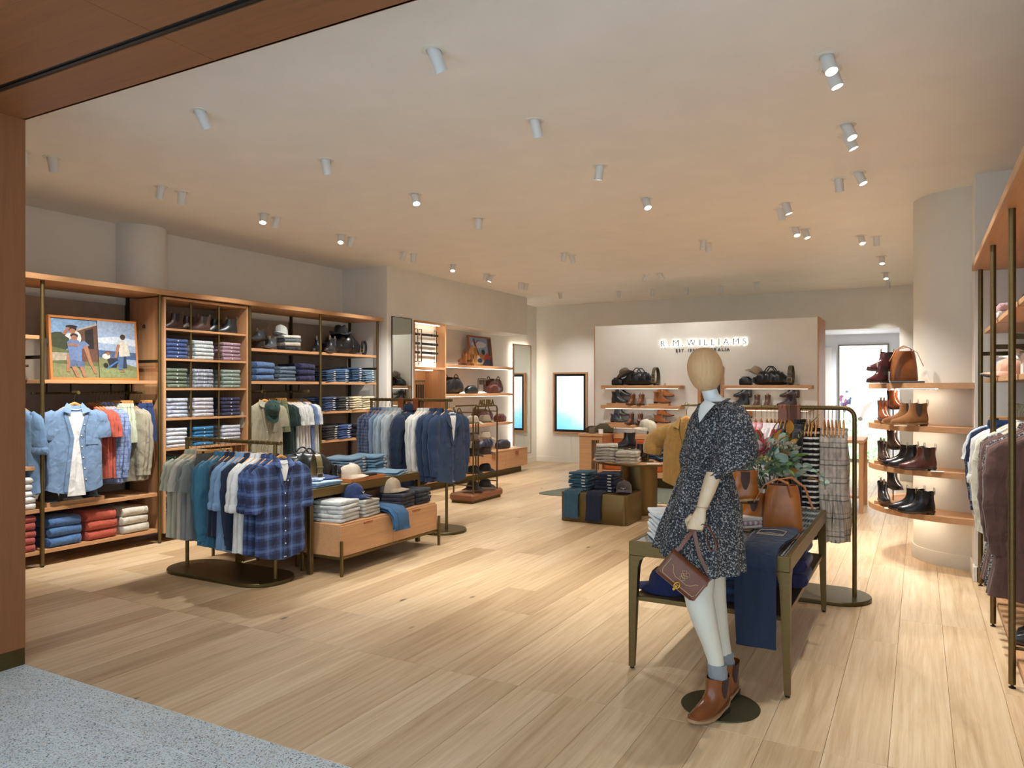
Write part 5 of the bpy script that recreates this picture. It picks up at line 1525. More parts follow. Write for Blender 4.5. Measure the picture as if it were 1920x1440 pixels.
bag(DUF, -6.86, 7.72, 2.001, R(80), '#1a1b1e', 'black leather duffel on the top shelf with a hat on it')
hat(-6.80, 7.64, 2.262, R(-30), 'fab:#141416:0.3', 'fab:#0c0c0e', 'black felt hat on the black duffel', s=1.05)
boot(-6.70, 7.36, 2.001, R(-75), bootmat('#26292c'), 'black boot in front of the black duffel, front one')
boot(-6.88, 7.30, 2.001, R(-65), bootmat('#26292c'), 'black boot in front of the black duffel, rear one')
coil(-6.68, 7.98, 2.001, R(20), '#20252b', 'dark belt coiled against the black duffel')
JG = 'folded trousers on the right end of the left shelving'
J1, J2, J3 = 'den:#2c4868', 'den:#37587c', 'den:#6a8599'
for (y, mk, d_, z, n, rz) in ((7.28, J1, 'dark blue jeans', 1.6255, 6, .1), (7.53, J2, 'blue jeans', 1.6255, 7, -.1), (7.79, J1, 'mid blue jeans', 1.6255, 8, .05), (8.05, J3, 'light blue jeans', 1.6255, 7, .1)):
    stack(-6.82, y, z, n, .23, .36, .0245, mk, d_, 'on the upper jeans shelf', JG, rz, 'jeans', 'jeans')
for (y, mk, d_, z, n, rz) in ((7.27, 'fab:#2d3f63', 'navy chinos', 1.2505, 6, .1), (7.53, 'fab:#222326', 'black chinos', 1.2505, 6, 0), (7.79, 'fab:#c3b795', 'cream chinos', 1.2505, 6, .1), (8.05, 'fab:#cfc5a6', 'pale cream chinos', 1.2505, 6, -.1)):
    stack(-6.82, y, z, n, .23, .36, .030, mk, d_, 'on the chino shelf', JG, rz, 'jeans', 'trousers', 'folded_trousers')
for (y, mk, d_, z, n, rz) in ((7.30, 'fab:#26262a', 'charcoal chinos', .8805, 6, .1), (7.56, 'den:#2b477a', 'indigo jeans', .8805, 6, 0), (7.86, 'fab:#121318', 'black sweater', .8805, 3, .1)):
    stack(-6.82, y, z, n, .25, .36, .030 if n > 4 else .06, mk, d_, 'on the shelf below the chinos', JG, rz, 'jeans' if n > 4 else 'knit', 'trousers' if n > 4 else 'sweater', 'folded_trousers' if n > 4 else None)
# caps in a tray under the denim shirt
tr_ = solo('display_tray', MB().box(-6.98, -6.66, 3.74, 4.26, .506, .516).box(-6.67, -6.66, 3.74, 4.26, .516, .545).box(-6.98, -6.97, 3.74, 4.26, .516, .545).box(-6.97, -6.67, 3.74, 3.75, .516, .545).box(-6.97, -6.67, 4.25, 4.26, .516, .545), WY, 'shallow oak tray of caps on the low shelf', 'tray', (-6.82, 4.0, .506), smooth=False)
cap(-6.80, 3.83, .517, R(-10), 'fab:#3b3029', 'dark brown cap in the oak tray')
cap(-6.80, 4.02, .517, R(5), 'fab:#8f8472', 'taupe cap with pale peak in the oak tray', brim='fab:#cfc8b6')
cap(-6.82, 4.20, .517, R(0), 'fab:#1b1b22', 'black cap in the oak tray')
# boots in the top row of the cubby cabinet
for c_, (hx, d_) in enumerate((('#3d2620', 'dark brown'), ('#4a332b', 'brown'), ('#23282b', 'black'))):
    yc = CYC[c_]
    boot(-6.76, yc + .05, 2.151, R(-112), bootmat(hx, el='#2a211d'), '%s chelsea boot in front, %s top cubby' % (d_, cols[c_]), s=.86)
    boot(-6.90, yc - .03, 2.151, R(-105), bootmat(hx, el='#2a211d'), '%s chelsea boot behind, %s top cubby' % (d_, cols[c_]), s=.86)
# ------------------------------------------------------------------ jeans table and its two drawer chests
tb = thing('display_table', (-4.87, 5.36, 0), 'bronze framed display table of jeans in the middle left', 'table')
part(tb, 'top', MB().box(-5.31, -4.42, 4.60, 6.13, .668, .70, .003), 'lea:#7b6a44:0.5')
part(tb, 'apron', MB().box(-4.44, -4.415, 4.60, 6.13, .63, .702, .002).box(-5.315, -5.29, 4.60, 6.13, .63, .702, .002).box(-5.29, -4.44, 4.595, 4.62, .63, .702, .002).box(-5.29, -4.44, 6.11, 6.135, .63, .702, .002), BRZ)
for x in (-4.44, -5.29):
    for y in (4.62, 6.13):
        part(tb, 'leg', MB().box(x - .02, x + .02, y - .02, y + .02, 0, .63, .003), BRZ)
def chest(label, x0, x1, y0, y1, z0, z1, legs):
    t = thing('drawer_chest', ((x0+x1)/2, (y0+y1)/2, 0), label, 'chest')
    part(t, 'body', MB().box(x0, x1 - .018, y0, y1, z0, z1, .003), WY)
    ym = (y0 + y1)/2
    for a, b in ((y0 + .002, ym - .0015), (ym + .0015, y1 - .002)):
        d_ = part(t, 'drawer', MB().box(x1 - .018, x1, a, b, z0 + .002, z1 - .014, .002), WY)
        part(d_, 'handle', MB().box(x1 - .004, x1 + .006, (a+b)/2 - .06, (a+b)/2 + .06, z1 - .035, z1 - .016, .002), 'lea:#a05a30')
    part(t, 'bottom_rail', MB().box(x0, x1 + .005, y0 - .004, y1 + .004, z0 - .022, z0, .002), BRZ)
    for x in (x0 - .008, x1 + .017):
        for y in (y0 - .005, y1 + .005):
            part(t, 'leg', MB().box(x - .011, x + .011, y - .011, y + .011, 0, legs, .002), BRZ)
    return t
chest('low oak chest of two drawers on bronze legs facing the aisle', -4.575, -4.165, 4.68, 6.075, .155, .42, .29)
chest('low oak chest under the rear side of the jeans table', -5.70, -5.33, 4.70, 6.10, .155, .42, .29)
ic = thing('inner_chest', (-4.95, 5.36, 0), 'oak box holding dark clothes beneath the jeans table', 'chest')
part(ic, 'body', MB().box(-5.26, -4.66, 4.70, 6.08, .12, .555, .004), WY)
for x in (-5.2, -4.72):
    for y in (4.76, 6.02):
        part(ic, 'leg', MB().box(x - .011, x + .011, y - .011, y + .011, 0, .12, .002), BRZ)
stack(-4.86, 4.95, .5555, 2, .3, .34, .03, 'fab:#16171c', 'black tee', 'under the jeans table left', 'folded tees under the jeans table', kind='knit', cat='t-shirt')
stack(-4.86, 5.35, .5555, 2, .3, .34, .03, 'fab:#1c2233', 'navy tee', 'under the jeans table right', 'folded tees under the jeans table', kind='knit', cat='t-shirt')
BG = 'folded clothes on the low oak chest'
stack(-4.37, 4.86, .4205, 5, .26, .30, .036, 'fab:#c8cac6', 'white trousers', 'on the low oak chest', BG, .1, 'knit', 'trousers', 'folded_trousers')
zt = stack(-4.37, 5.15, .4205, 5, .24, .30, .030, 'fab:#b5b2a6', 'stone chinos', 'on the low oak chest', BG, .1, 'knit', 'trousers', 'folded_trousers')
cap(-4.40, 5.10, zt + .002, R(15), 'fab:#1d2d55', 'navy cap with pale mark on the stone chinos', s=1.08, mark='pnt:#dfe3e8')
stack(-4.37, 5.68, .4205, 4, .24, .28, .034, 'fab:#2c2832', 'plum chinos', 'on the low oak chest', BG, .08, 'knit', 'trousers', 'folded_trousers')
zt = stack(-4.37, 5.95, .4205, 4, .24, .28, .036, 'fab:#1e2228', 'charcoal chinos', 'on the low oak chest', BG, .05, 'knit', 'trousers', 'folded_trousers')
cap(-4.42, 5.66, .4205 + 4*.0335 + .004, R(20), 'fab:#a38f77', 'tan cap on the plum chinos', s=1.08)
def draped(name, label, cat, mat, pts, w, side, t=.022, layers=2, loc=(0, 0, 0), group=None):
    """trouser legs laid over an edge: soft strips with hem and side seam"""
    o = thing(name, loc, label, cat, group)
    S = Vector(side).normalized()
    for k in range(layers):
        P = [Vector(p) for p in pts][: len(pts) - k]
        lift = t*.5 + (layers - 1 - k)*t
        rings, N = [], 9
        for i, q in enumerate(P):
            d = (P[min(i + 1, len(P) - 1)] - P[max(i - 1, 0)]).normalized()
            s_ = (S - d*S.dot(d)).normalized(); n_ = d.cross(s_)
            if n_.dot(Vector((0, 0, 1)) + Vector((.3, -.3, 0))) < 0: n_ = -n_
            ww = (w - .014*k)*(1 + .05*math.sin(i*1.1 + k))
            up, dn = [], []
            for j in range(N):
                u = j/(N - 1)*2 - 1
                wav = .003*math.sin(u*4 + i*.9 + k) + .004*math.sin(i*1.7 + u*2)
                c = q + s_*(ww/2*u + .006*k + .004*math.sin(i*.8)) + n_*(lift + wav)
                e = t/2*(1 - abs(u)**6*.75)
                up.append(c + n_*e); dn.append(c - n_*e)
            rings.append(up + dn[::-1])
        lg = part(o, 'leg', MB().loft(rings), mat, ang=1.2)
        if k == 0:
            part(lg, 'hem', MB().loft([[p + (p - (rings[-2][0] + rings[-2][9])/2)*0 for p in r_] for r_ in ([[a + (a - sum(rr2, Vector())/18)*.03 for a in rr2] for rr2 in rings[-2:]])]), mat)
            part(lg, 'side_seam', MB().tube([r_[1]*.5 + r_[2]*.5 + Vector((0, 0, .0006)) for r_ in rings], .0016, 5), 'den:#141d2e')
    return o
draped('jeans', 'blue jeans draped over the front of the low oak chest', 'jeans', 'den:#2b5478', [(-4.53, 5.40, .43), (-4.40, 5.40, .432), (-4.25, 5.40, .430), (-4.175, 5.40, .422), (-4.135, 5.40, .39), (-4.125, 5.40, .33), (-4.122, 5.40, .285), (-4.121, 5.40, .272)], .22, (0, 1, 0), .03, 2, (-4.3, 5.4, .42))
TG = 'goods on the jeans table'
TT = .7025
stack(-4.60, 4.86, TT, 3, .34, .30, .014, ['fab:#9cc0de', 'fab:#7fa9d2', 'fab:#b4d0e6'], 'pale blue scarf', 'on the jeans table corner', TG, .05, 'knit', 'scarf', 'folded_scarf')
for i, (x, y, c_) in enumerate(((-4.60, 4.80, 'check:#c9d8e4:#2b4a7c:18:0.4'), (-4.62, 4.98, 'fab:#2a3f6e'))):
    stack(x, y, TT + .042, 1, .2, .2, .02, c_, ('white and blue scarf', 'dark blue scarf')[i], 'on top of the pale scarves', TG, .5 + i, 'knit', 'scarf', 'folded_scarf')
bag(DUF, -4.98, 5.12, TT, R(62), '#20272b', 'black leather duffel on the jeans table', s=.92)
coil(-4.70, 4.97, TT + .0, R(60), '#6b5a30', 'olive belt standing in a loop on the jeans table', s=1.35)
coil(-4.68, 5.22, TT, R(60), '#17171a', 'black belt coiled beside the duffel on the jeans table', s=.75)
tray2 = solo('display_tray', MB().box(-4.73, -4.43, 5.12, 5.60, TT, TT + .01).box(-4.44, -4.43, 5.12, 5.60, TT + .01, TT + .032).box(-4.73, -4.72, 5.12, 5.60, TT + .01, TT + .032).box(-4.72, -4.44, 5.12, 5.13, TT + .01, TT + .032).box(-4.72, -4.44, 5.59, 5.60, TT + .01, TT + .032), 'wood:#b8713f:y', 'oak tray with a cap on the jeans table', 'tray', (-4.58, 5.36, TT), smooth=False)
cap(-4.60, 5.30, TT + .012, R(10), 'fab:#cdbfa8', 'beige cap in the oak tray on the jeans table', s=1.1)
put(WASH, 'glasses_case', 'small black case in the oak tray on the jeans table', 'case', (-4.55, 5.50, TT + .011), (0, 0, R(80)), (.7, .6, .3), {'c': 'lea:#22201f', 't': 'lea:#22201f'})
stack(-4.93, 5.62, TT, 6, .24, .33, .029, J3, 'light wash jeans', 'on the jeans table left stack', TG, .1, 'jeans', 'jeans')
stack(-4.88, 5.88, TT, 6, .24, .33, .029, ['den:#55758c', 'den:#64859b'], 'bright blue jeans', 'on the jeans table right stack', TG, .15, 'jeans', 'jeans')
stack(-4.62, 5.86, TT, 2, .30, .34, .018, 'den:#6f8ea4', 'light blue jeans', 'laid flat at the table end', TG, .3, 'jeans', 'jeans')
# ------------------------------------------------------------------ hat stand
hs = thing('hat_stand', (-5.38, 8.82, 0), 'bronze hat stand on a wooden base by the jacket rack', 'hat stand')
part(hs, 'plinth', MB().box(-5.55, -5.22, 8.44, 9.20, 0, .03, .004), BRZD)
part(hs, 'base', MB().box(-5.575, -5.195, 8.41, 9.24, .03, .13, .025), 'wood:#8c5a3c:y')
for x in (-5.22, -5.53):
    P = [(x, 8.46, .13), (x, 8.46, 1.25)] + [(x, 8.46 + .05*(1 - math.cos(R(a))), 1.25 + .05*math.sin(R(a))) for a in (30, 60, 90)] + [(x, 9.10 - .05*(1 - math.cos(R(a))), 1.25 + .05*math.sin(R(a))) for a in (90, 60, 30)] + [(x, 9.10, 1.25), (x, 9.10, .13)]
    part(hs, 'frame', MB().tube(P, .011, 10), BRZ)
for y in (8.46, 9.10):
    part(hs, 'cross_bar', MB().tube([(-5.53, y, 1.22), (-5.22, y, 1.22)], .008, 8), BRZ)
    part(hs, 'cross_bar', MB().tube([(-5.53, y, .24), (-5.22, y, .24)], .008, 8), BRZ)
part(hs, 'spine', MB().tube([(-5.375, 8.78, .13), (-5.375, 8.78, 1.30)], .010, 10), BRZ)
HZ = [1.06, .83, .62, .38, .16]
for z in HZ:
    part(hs, 'hat_arm', MB().tube([(-5.375, 8.62, z), (-5.375, 8.95, z)], .006, 8), BRZ)
    for y in (8.62, 8.95):
        part(hs, 'hat_rest', MB().lathe([(.04, z - .004), (.04, z)], 14, c=(-5.375, y)), BRZ)
sign('stand_sign', 'bronze letters spelling AKUBRA on top of the hat stand', 'AKUBRA', (-5.22, 8.60, 1.308), (R(90), 0, R(90)), .115, .005, 'met:#7a6a3c:0.45', .012, .40, None, .002)
HC = [('#b9ad97', '#a08f78'), ('#7d6a5a', '#c4b49b'), ('#3b3029', '#4a3d33'), ('#1d1a19', '#14151a'), ('#2b2421', '#2e2a26')]
for i, z in enumerate(HZ):
    lv = ('on the top level', 'on the second level', 'on the third level', 'on the fourth level', 'on the lowest level')[i]
    for j, y in enumerate((8.62, 8.95)):
        nm = ('pale sand', 'taupe', 'brown', 'light brown', 'dark brown', 'dark chocolate', 'black', 'charcoal', 'deep brown', 'black brown')[i*2 + j]
        c_ = HC[i][j]
        hat(-5.33, y, z + .001, R(20), 'fab:%s:0.25' % c_, 'fab:#2a2420', '%s felt hat %s of the hat stand' % (nm, lv), s=.92, group='felt hats on the hat stand')
# ------------------------------------------------------------------ accessories on the lit shelves
PIC2 = [('pnt:#8ea3c8', [(0, 0), (1, 0), (1, 1), (0, 1)]), ('pnt:#c9cfe0', ell(.45, .75, .35, .12)), ('pnt:#5a4a48', [(.86, 0), (.97, 0), (1, 1), (.86, 1)]), ('pnt:#a9714a', [(0, 0), (1, 0), (1, .35), (.5, .42), (0, .36)]),
        ('pnt:#cdb48a', ell(.3, .12, .35, .12)), ('pnt:#3f4a66', [(.52, 0), (1, 0), (1, .28), (.80, .36)]), ('pnt:#b4442f', [(.60, .22), (.80, .48), (.98, .22)]), ('pnt:#6d3a34', limb(.20, .95, .28, .62, .03, .05)), ('pnt:#2c2a33', limb(.28, .66, .24, .36, .03, .02)), ('pnt:#2c2a33', limb(.28, .66, .40, .38, .03, .02)),
        ('pnt:#6d3a34', limb(.25, .78, .42, .90, .02, .015)), ('pnt:#2f3350', ell(.15, .28, .09, .10)), ('pnt:#d9d2c8', ell(.36, .26, .08, .09)), ('pnt:#a33b35', ell(.24, .36, .05, .06)), ('pnt:#26222a', ell(.62, .48, .08, .10)), ('pnt:#35406a', ell(.42, .16, .12, .08))]
framed('framed_painting', 'small framed colourful picture on the top backlit shelf', (-6.90, 11.47, 1.9255), .78, .55, R(6), PIC2, R(90), .03, 'wood:#9c5c34:z')
AG = 'leather goods on the backlit shelves'
boot(-6.74, 10.62, 1.926, R(150), bootmat('#a5652f', 'sue', '#8a5a34'), 'tan suede boot standing on the top backlit shelf', s=.95)
boot(-6.80, 10.78, 1.99, R(170), bootmat('#a5652f', 'sue', '#8a5a34'), 'tan suede boot tilted behind its pair on the top backlit shelf', s=.95)
put(BLOCK, 'display_riser', 'low oak riser under the tan suede boot', 'riser', (-6.82, 10.78, 1.926), (0, 0, R(90)), (.8, 1.0, 2.0))
coil(-6.74, 10.93, 1.926, R(14), '#b07a3c', 'tan belt looped beside the suede boots', s=1.75)
bag(DUF, -6.82, 10.35, 1.451, R(88), '#22272c', 'black leather duffel on the middle backlit shelf', group=AG)
put(WASH, 'wash_bag', 'black leather wash bag beside the duffel on the middle shelf', 'bag', (-6.70, 10.80, 1.451), (0, 0, R(80)), 1.1, {'c': 'lea:#23282d', 't': 'lea:#23282d'})
bag(DUF, -6.82, 11.75, 1.451, R(92), '#4a2620', 'oxblood leather duffel on the middle backlit shelf', s=.95, group=AG)
put(WASH, 'wash_bag', 'oxblood leather wash bag in front of the oxblood duffel', 'bag', (-6.68, 11.50, 1.451), (0, 0, R(85)), 1.25, {'c': 'lea:#5a3028', 't': 'lea:#5a3028'})
kr = thing('key_ring_stand', (-6.72, 11.18, 1.45), 'small bronze arch holding key rings on the middle shelf', 'stand')
part(kr, 'arch', MB().tube([(-6.72, 11.05, 1.455), (-6.72, 11.05, 1.69), (-6.72, 11.07, 1.71), (-6.72, 11.29, 1.71), (-6.72, 11.31, 1.69), (-6.72, 11.31, 1.455)], .006, 8), BRZD)
part(kr, 'foot', MB().box(-6.76, -6.68, 11.03, 11.33, 1.4505, 1.457, .002), BRZD)
for k in range(6):
    part(kr, 'key_ring', MB().tube([(-6.72, 11.09 + .036*k, 1.70), (-6.715, 11.09 + .036*k, 1.67), (-6.715, 11.10 + .036*k, 1.63), (-6.715, 11.09 + .036*k, 1.60)], [.004, .009, .012, .006], 6), ('lea:#4a3020', 'lea:#2a2624', 'lea:#6b4226')[k % 3])
bag(DUF2, -6.82, 10.45, .931, R(90), '#26333d', 'dark blue leather holdall on the lowest backlit shelf', group=AG)
bag(DUF2, -6.82, 11.35, .931, R(90), '#54302f', 'burgundy leather holdall on the lowest backlit shelf', s=1.1, group=AG)
put(WASH, 'wash_bag', 'burgundy wash bag at the right end of the lowest backlit shelf', 'bag', (-6.72, 11.82, .931), (0, 0, R(85)), 1.2, {'c': 'lea:#5b2f30', 't': 'lea:#5b2f30'})
bag(DUF2, -6.72, 11.20, .451, R(95), '#34384a', 'slate leather holdall on the oak drawer bench', s=1.1, group=AG)
put(WASH, 'wash_bag', 'grey leather wash bag at the end of the oak drawer bench', 'bag', (-6.60, 11.72, .451), (0, 0, R(80)), 1.35, {'c': 'lea:#3a3a42', 't': 'lea:#3a3a42'})
# ------------------------------------------------------------------ goods on the sign wall shelves
S1, S2, S3 = SSZ
def pairset(xs, z, rz, mats, d_, where, stand=True, dx=.03, proto=None):
    """one boot on the board, its pair raised behind on a peg"""
    boot(xs, SY - .16, z + (.0305 if stand else 0), rz, mats, '%s boot in front %s' % (d_, where), proto, s=.98)
    boot(xs + dx, SY - .085, z + .135, rz, mats, '%s boot raised behind %s' % (d_, where), proto, s=.98)
    p_ = solo('boot_peg', MB().box(xs + dx - .04, xs + dx + .04, SY - .10, SY - .07, z + .001, z + .132, .002), 'pnt:#cfc8ba', 'small peg carrying the raised %s boot %s' % (d_, where), 'peg', (xs + dx, SY - .085, z))
    if stand: put(BLOCK, 'display_riser', 'oak riser under the %s boots %s' % (d_, where), 'riser', (xs, SY - .16, z + .0004), (0, 0, 0), (1.1, 1, 1))
def duo(x, z, mats, d_, where, proto=None, s=.9):
    for k, sd in enumerate((-1, 1)):
        boot(x + sd*.075, SY - .15, z + .001, R(-90), mats, '%s boot facing forward %s, %s one' % (d_, where, ('left', 'right')[k]), proto, s=s)
BKB = bootmat('#20252b'); TNB = bootmat('#a0643a', 'sue', '#7a4c2e'); CHB = bootmat('#7a4526', el='#5a3420'); BRB = bootmat('#4a3630'); DKS = bootmat('#26262c')
pairset(-4.33, S2, 0, BKB, 'black', 'on the middle left shelf')
duo(-4.0, S2, CHB, 'small tan', 'on the middle left shelf')
pairset(-3.62, S2, 0, TNB, 'tan suede', 'on the middle left shelf')
pairset(-4.35, S3, 0, bootmat('#39414c'), 'slate', 'on the bottom left shelf', proto=SHOE)
duo(-4.02, S3, bootmat('#6b3f30', el='#4a2c22'), 'small chestnut', 'on the bottom left shelf')
pairset(-3.62, S3, 0, bootmat('#9a5a30', 'sue'), 'tan desert', 'on the bottom left shelf', proto=SHOE)
cap(-3.80, SY - .20, S3 + .001, R(200), 'fab:#77695f', 'taupe cap leaning between boots on the bottom left shelf', rot=(0, R(-18), R(200)), s=1.15)
pairset(-2.33, S2, R(180), bootmat('#2b3038'), 'black zipped', 'on the middle right shelf', stand=False)
duo(-2.05, S2, bootmat('#5e4034', el='#4a3028'), 'small brown', 'on the middle right shelf')
pairset(-1.66, S2, R(180), bootmat('#3a2c2e'), 'dark oxblood', 'on the middle right shelf', stand=False)
pairset(-2.33, S3, R(180), TNB, 'sand suede', 'on the bottom right shelf', stand=False)
pairset(-1.66, S3, R(180), BKB, 'black', 'on the bottom right shelf', stand=False)
for (x, hc, bnd, nm, hr) in ((-4.02, '#7a6c62', '#4a3f39', 'left', .35), (-1.98, '#9b8a75', '#6f5d4c', 'right', -.30)):
    bag(DUF2, x + .05, SY - .135, S1 + .001, R(0), '#14161a', 'black leather duffel on the top %s shelf' % nm, s=1.0)
    hat(x - .17, SY - .15, S1 + .165, 0, 'fab:%s:0.25' % hc, 'fab:%s' % bnd, '%s felt hat tipped on the duffel of the top %s shelf' % (('grey brown', 'sand')[nm == 'right'], nm), rot=(R(-12), R(-24), R(10 if nm == 'left' else 200)), s=.95)
    put(WASH, 'wash_bag', 'small black leather case at the left of the duffel, top %s shelf' % nm, 'bag', (x - .31, SY - .14, S1 + .001), (0, 0, 0), (.75, 1.0, 1.05), {'c': 'lea:#1a1c20', 't': 'lea:#1a1c20'})
    coil(x + .335, SY - .14, S1 + .001, R(-4), '#57523a', 'belt standing in a loop right of the duffel, top %s shelf' % nm, s=1.5)
for i, z in enumerate((1.13, 1.40, .85)):
    cap(-2.86, SY + .22, z + .001, R(-80), ('fab:#cdbfa6', 'fab:#d8d2c4', 'fab:#7a6a58')[i], ('beige cap on the middle shelf of the framed opening', 'cream cap on the upper shelf of the framed opening', 'brown cap on the low shelf of the framed opening')[i], s=1.1)
# things on the bench end cabinet
solo('card_box', MB().box(-4.70, -4.60, 11.18, 11.24, .811, .90, .003), 'pnt:#6b6152', 'small framed card on the bench end cabinet', 'card', (-4.65, 11.2, .811))
solo('white_candle', MB().lathe([(.038, .811), (.038, .88), (.033, .881), (.033, .872)], 20, c=(-4.50, 11.20)), 'pnt:#e6e4de', 'white candle on the bench end cabinet', 'candle', (-4.5, 11.2, .811))
put(WASH, 'wash_bag', 'olive canvas pouch on the bench end cabinet', 'bag', (-4.52, 11.42, .811), (0, 0, .1), 1.25, {'c': 'fab:#4f4a33', 't': 'lea:#3a2a1e'})
put(WASH, 'wash_bag', 'dark brown pouch on the bench end cabinet left', 'bag', (-4.73, 11.40, .811), (0, 0, .2), .9, {'c': 'lea:#3b2a22', 't': 'lea:#3a2a1e'})
# ------------------------------------------------------------------ round table and bronze plinth
rt = thing('round_table', (-3.05, 8.85, 0), 'round bronze pedestal table with folded clothes', 'table')
n_ = 48
part(rt, 'top', MB().lathe([(.56, .632), (.565, .638), (.565, .655), (.56, .66)], 56, c=(-3.05, 8.85)), 'wood:#c59468:x')
part(rt, 'edge_band', MB().lathe([(.567, .628), (.570, .632), (.570, .648), (.566, .65)], 56, c=(-3.05, 8.85), cap0=False, cap1=False), BRZ)
part(rt, 'pedestal', MB().lathe([(.225, 0), (.225, .63)], 48, c=(-3.05, 8.85)), BRZ)
RG_ = 'folded clothes on the round table'
ZR = .6605
stack(-3.34, 8.50, ZR, 6, .26, .30, .034, ['fab:#bdb5a5', 'fab:#c9c3b5'], 'stone chinos', 'left on the round table', RG_, R(-70), 'jeans', 'trousers', 'folded_trousers')
zt = stack(-3.03, 8.42, ZR, 4, .26, .28, .036, ['fab:#c4bba8'], 'oatmeal chinos', 'front on the round table', RG_, R(-80), 'jeans', 'trousers', 'folded_trousers')
coil_ = solo('snake_belt', MB().tube([(-3.09 + .03*k, 8.42 + .03*math.sin(k*1.3), zt + .012) for k in range(8)], [(.013, .006)]*8, 8), 'lea:#4a2f20', 'dark braided belt lying on the oatmeal chinos', 'belt', (-3, 8.42, zt))
stack(-3.22, 8.95, ZR, 3, .28, .32, .04, 'fab:#8a8f72', 'olive sweater', 'under the dark boots on the round table', RG_, R(-80), 'knit', 'sweater')
boot(-3.22, 8.92, ZR + .121, R(205), bootmat('#2f2024', rough='0.2'), 'dark oxblood boot raised on olive sweaters', s=1.05)
boot(-2.98, 8.72, ZR + .001, R(215), bootmat('#2f2024', rough='0.2'), 'dark oxblood boot standing on the round table', s=1.05)
stack(-2.92, 9.12, ZR, 5, .28, .30, .034, ['den:#2f5682', 'fab:#5f8cc4'], 'blue tee', 'back of the round table', RG_, R(-85), 'knit', 't-shirt')
stack(-2.68, 8.85, ZR, 5, .26, .30, .034, ['den:#1d2c48', 'fab:#77a8d4'], 'dark blue jeans', 'right on the round table', RG_, R(-60), 'jeans', 'jeans')
cs = thing('cap_stand', (-2.86, 8.62, ZR), 'slim bronze cap stand on the round table', 'stand')
part(cs, 'rod', MB().tube([(-2.86, 8.62, ZR + .006), (-2.86, 8.62, 1.03)], .011, 10), 'met:#6a5a3a:0.4')
part(cs, 'foot', MB().lathe([(.07, ZR), (.07, ZR + .008)], 20, c=(-2.86, 8.62)), 'met:#6a5a3a:0.4')
cap(-2.86, 8.62, 1.032, R(215), 'fab:#cfc7b2', 'cream cap held up on the slim stand', brim='fab:#dcd5c2', s=1.12, mark='pnt:#8a6a50')
solo('price_card', MB().box(-.075, .075, -.05, .05, 0, .004, .001).xf(Matrix.Translation((-2.72, 8.40, ZR)) @ Matrix.Rotation(R(25), 4, 'Z')), 'pnt:#eceae4', 'flat white card on the round table', 'card', (-2.72, 8.40, ZR))
ho = [(p[0], p[1]) for p in stadium(0, 0, 1, 1)]
def rrect(x0, x1, y0, y1, r, n=5):
    P = []
    for cx, cy, a0 in ((x1 - r, y0 + r, -90), (x1 - r, y1 - r, 0), (x0 + r, y1 - r, 90), (x0 + r, y0 + r, 180)):
        for k in range(n + 1): a = R(a0 + 90*k/n); P.append((cx + r*math.cos(a), cy + r*math.sin(a)))
    return P
pl_ = rrect(-3.675, -2.86, 7.89, 8.43, .05); pi_ = rrect(-3.67, -2.865, 7.895, 8.425, .05)
solo('display_plinth', MB().loft([[(p[0], p[1], z) for p in q] for q, z in ((pi_, 0), (pl_, .006), (pl_, .337), (pi_, .343))]), BRZ, 'low bronze plinth block with jeans in front of the round table', 'plinth', (-3.27, 8.16, 0))
PG = 'folded jeans on the bronze plinth'
stack(-3.52, 8.20, .3435, 6, .25, .30, .036, ['den:#2b4a5e', 'den:#35586c'], 'grey blue jeans', 'on the bronze plinth', PG, R(-90), 'jeans', 'jeans')
stack(-3.20, 8.20, .3435, 6, .25, .30, .036, ['den:#151d33', 'den:#1b2540'], 'dark indigo jeans', 'on the bronze plinth', PG, R(-90), 'jeans', 'jeans')
draped('jeans', 'grey blue jeans hanging down the front of the bronze plinth', 'jeans', 'den:#2f4e60', [(-3.53, 8.06, .345), (-3.53, 7.97, .345), (-3.53, 7.90, .338), (-3.53, 7.875, .31), (-3.53, 7.872, .18), (-3.53, 7.872, .06), (-3.53, 7.872, .045)], .19, (1, 0, 0), .010, 2, (-3.53, 7.95, .2))
draped('jeans', 'dark indigo jeans hanging down the front of the bronze plinth', 'jeans', 'den:#141c30', [(-3.25, 8.06, .345), (-3.25, 7.97, .345), (-3.25, 7.90, .338), (-3.25, 7.875, .31), (-3.25, 7.872, .18), (-3.25, 7.872, .05), (-3.25, 7.872, .03)], .19, (1, 0, 0), .010, 2, (-3.25, 7.95, .2))
cap(-2.98, 8.13, .344, R(-75), 'fab:#4d4240', 'dark brown cap with pale stitched mark on the bronze plinth', s=1.12, mark='pnt:#cfc4b4')
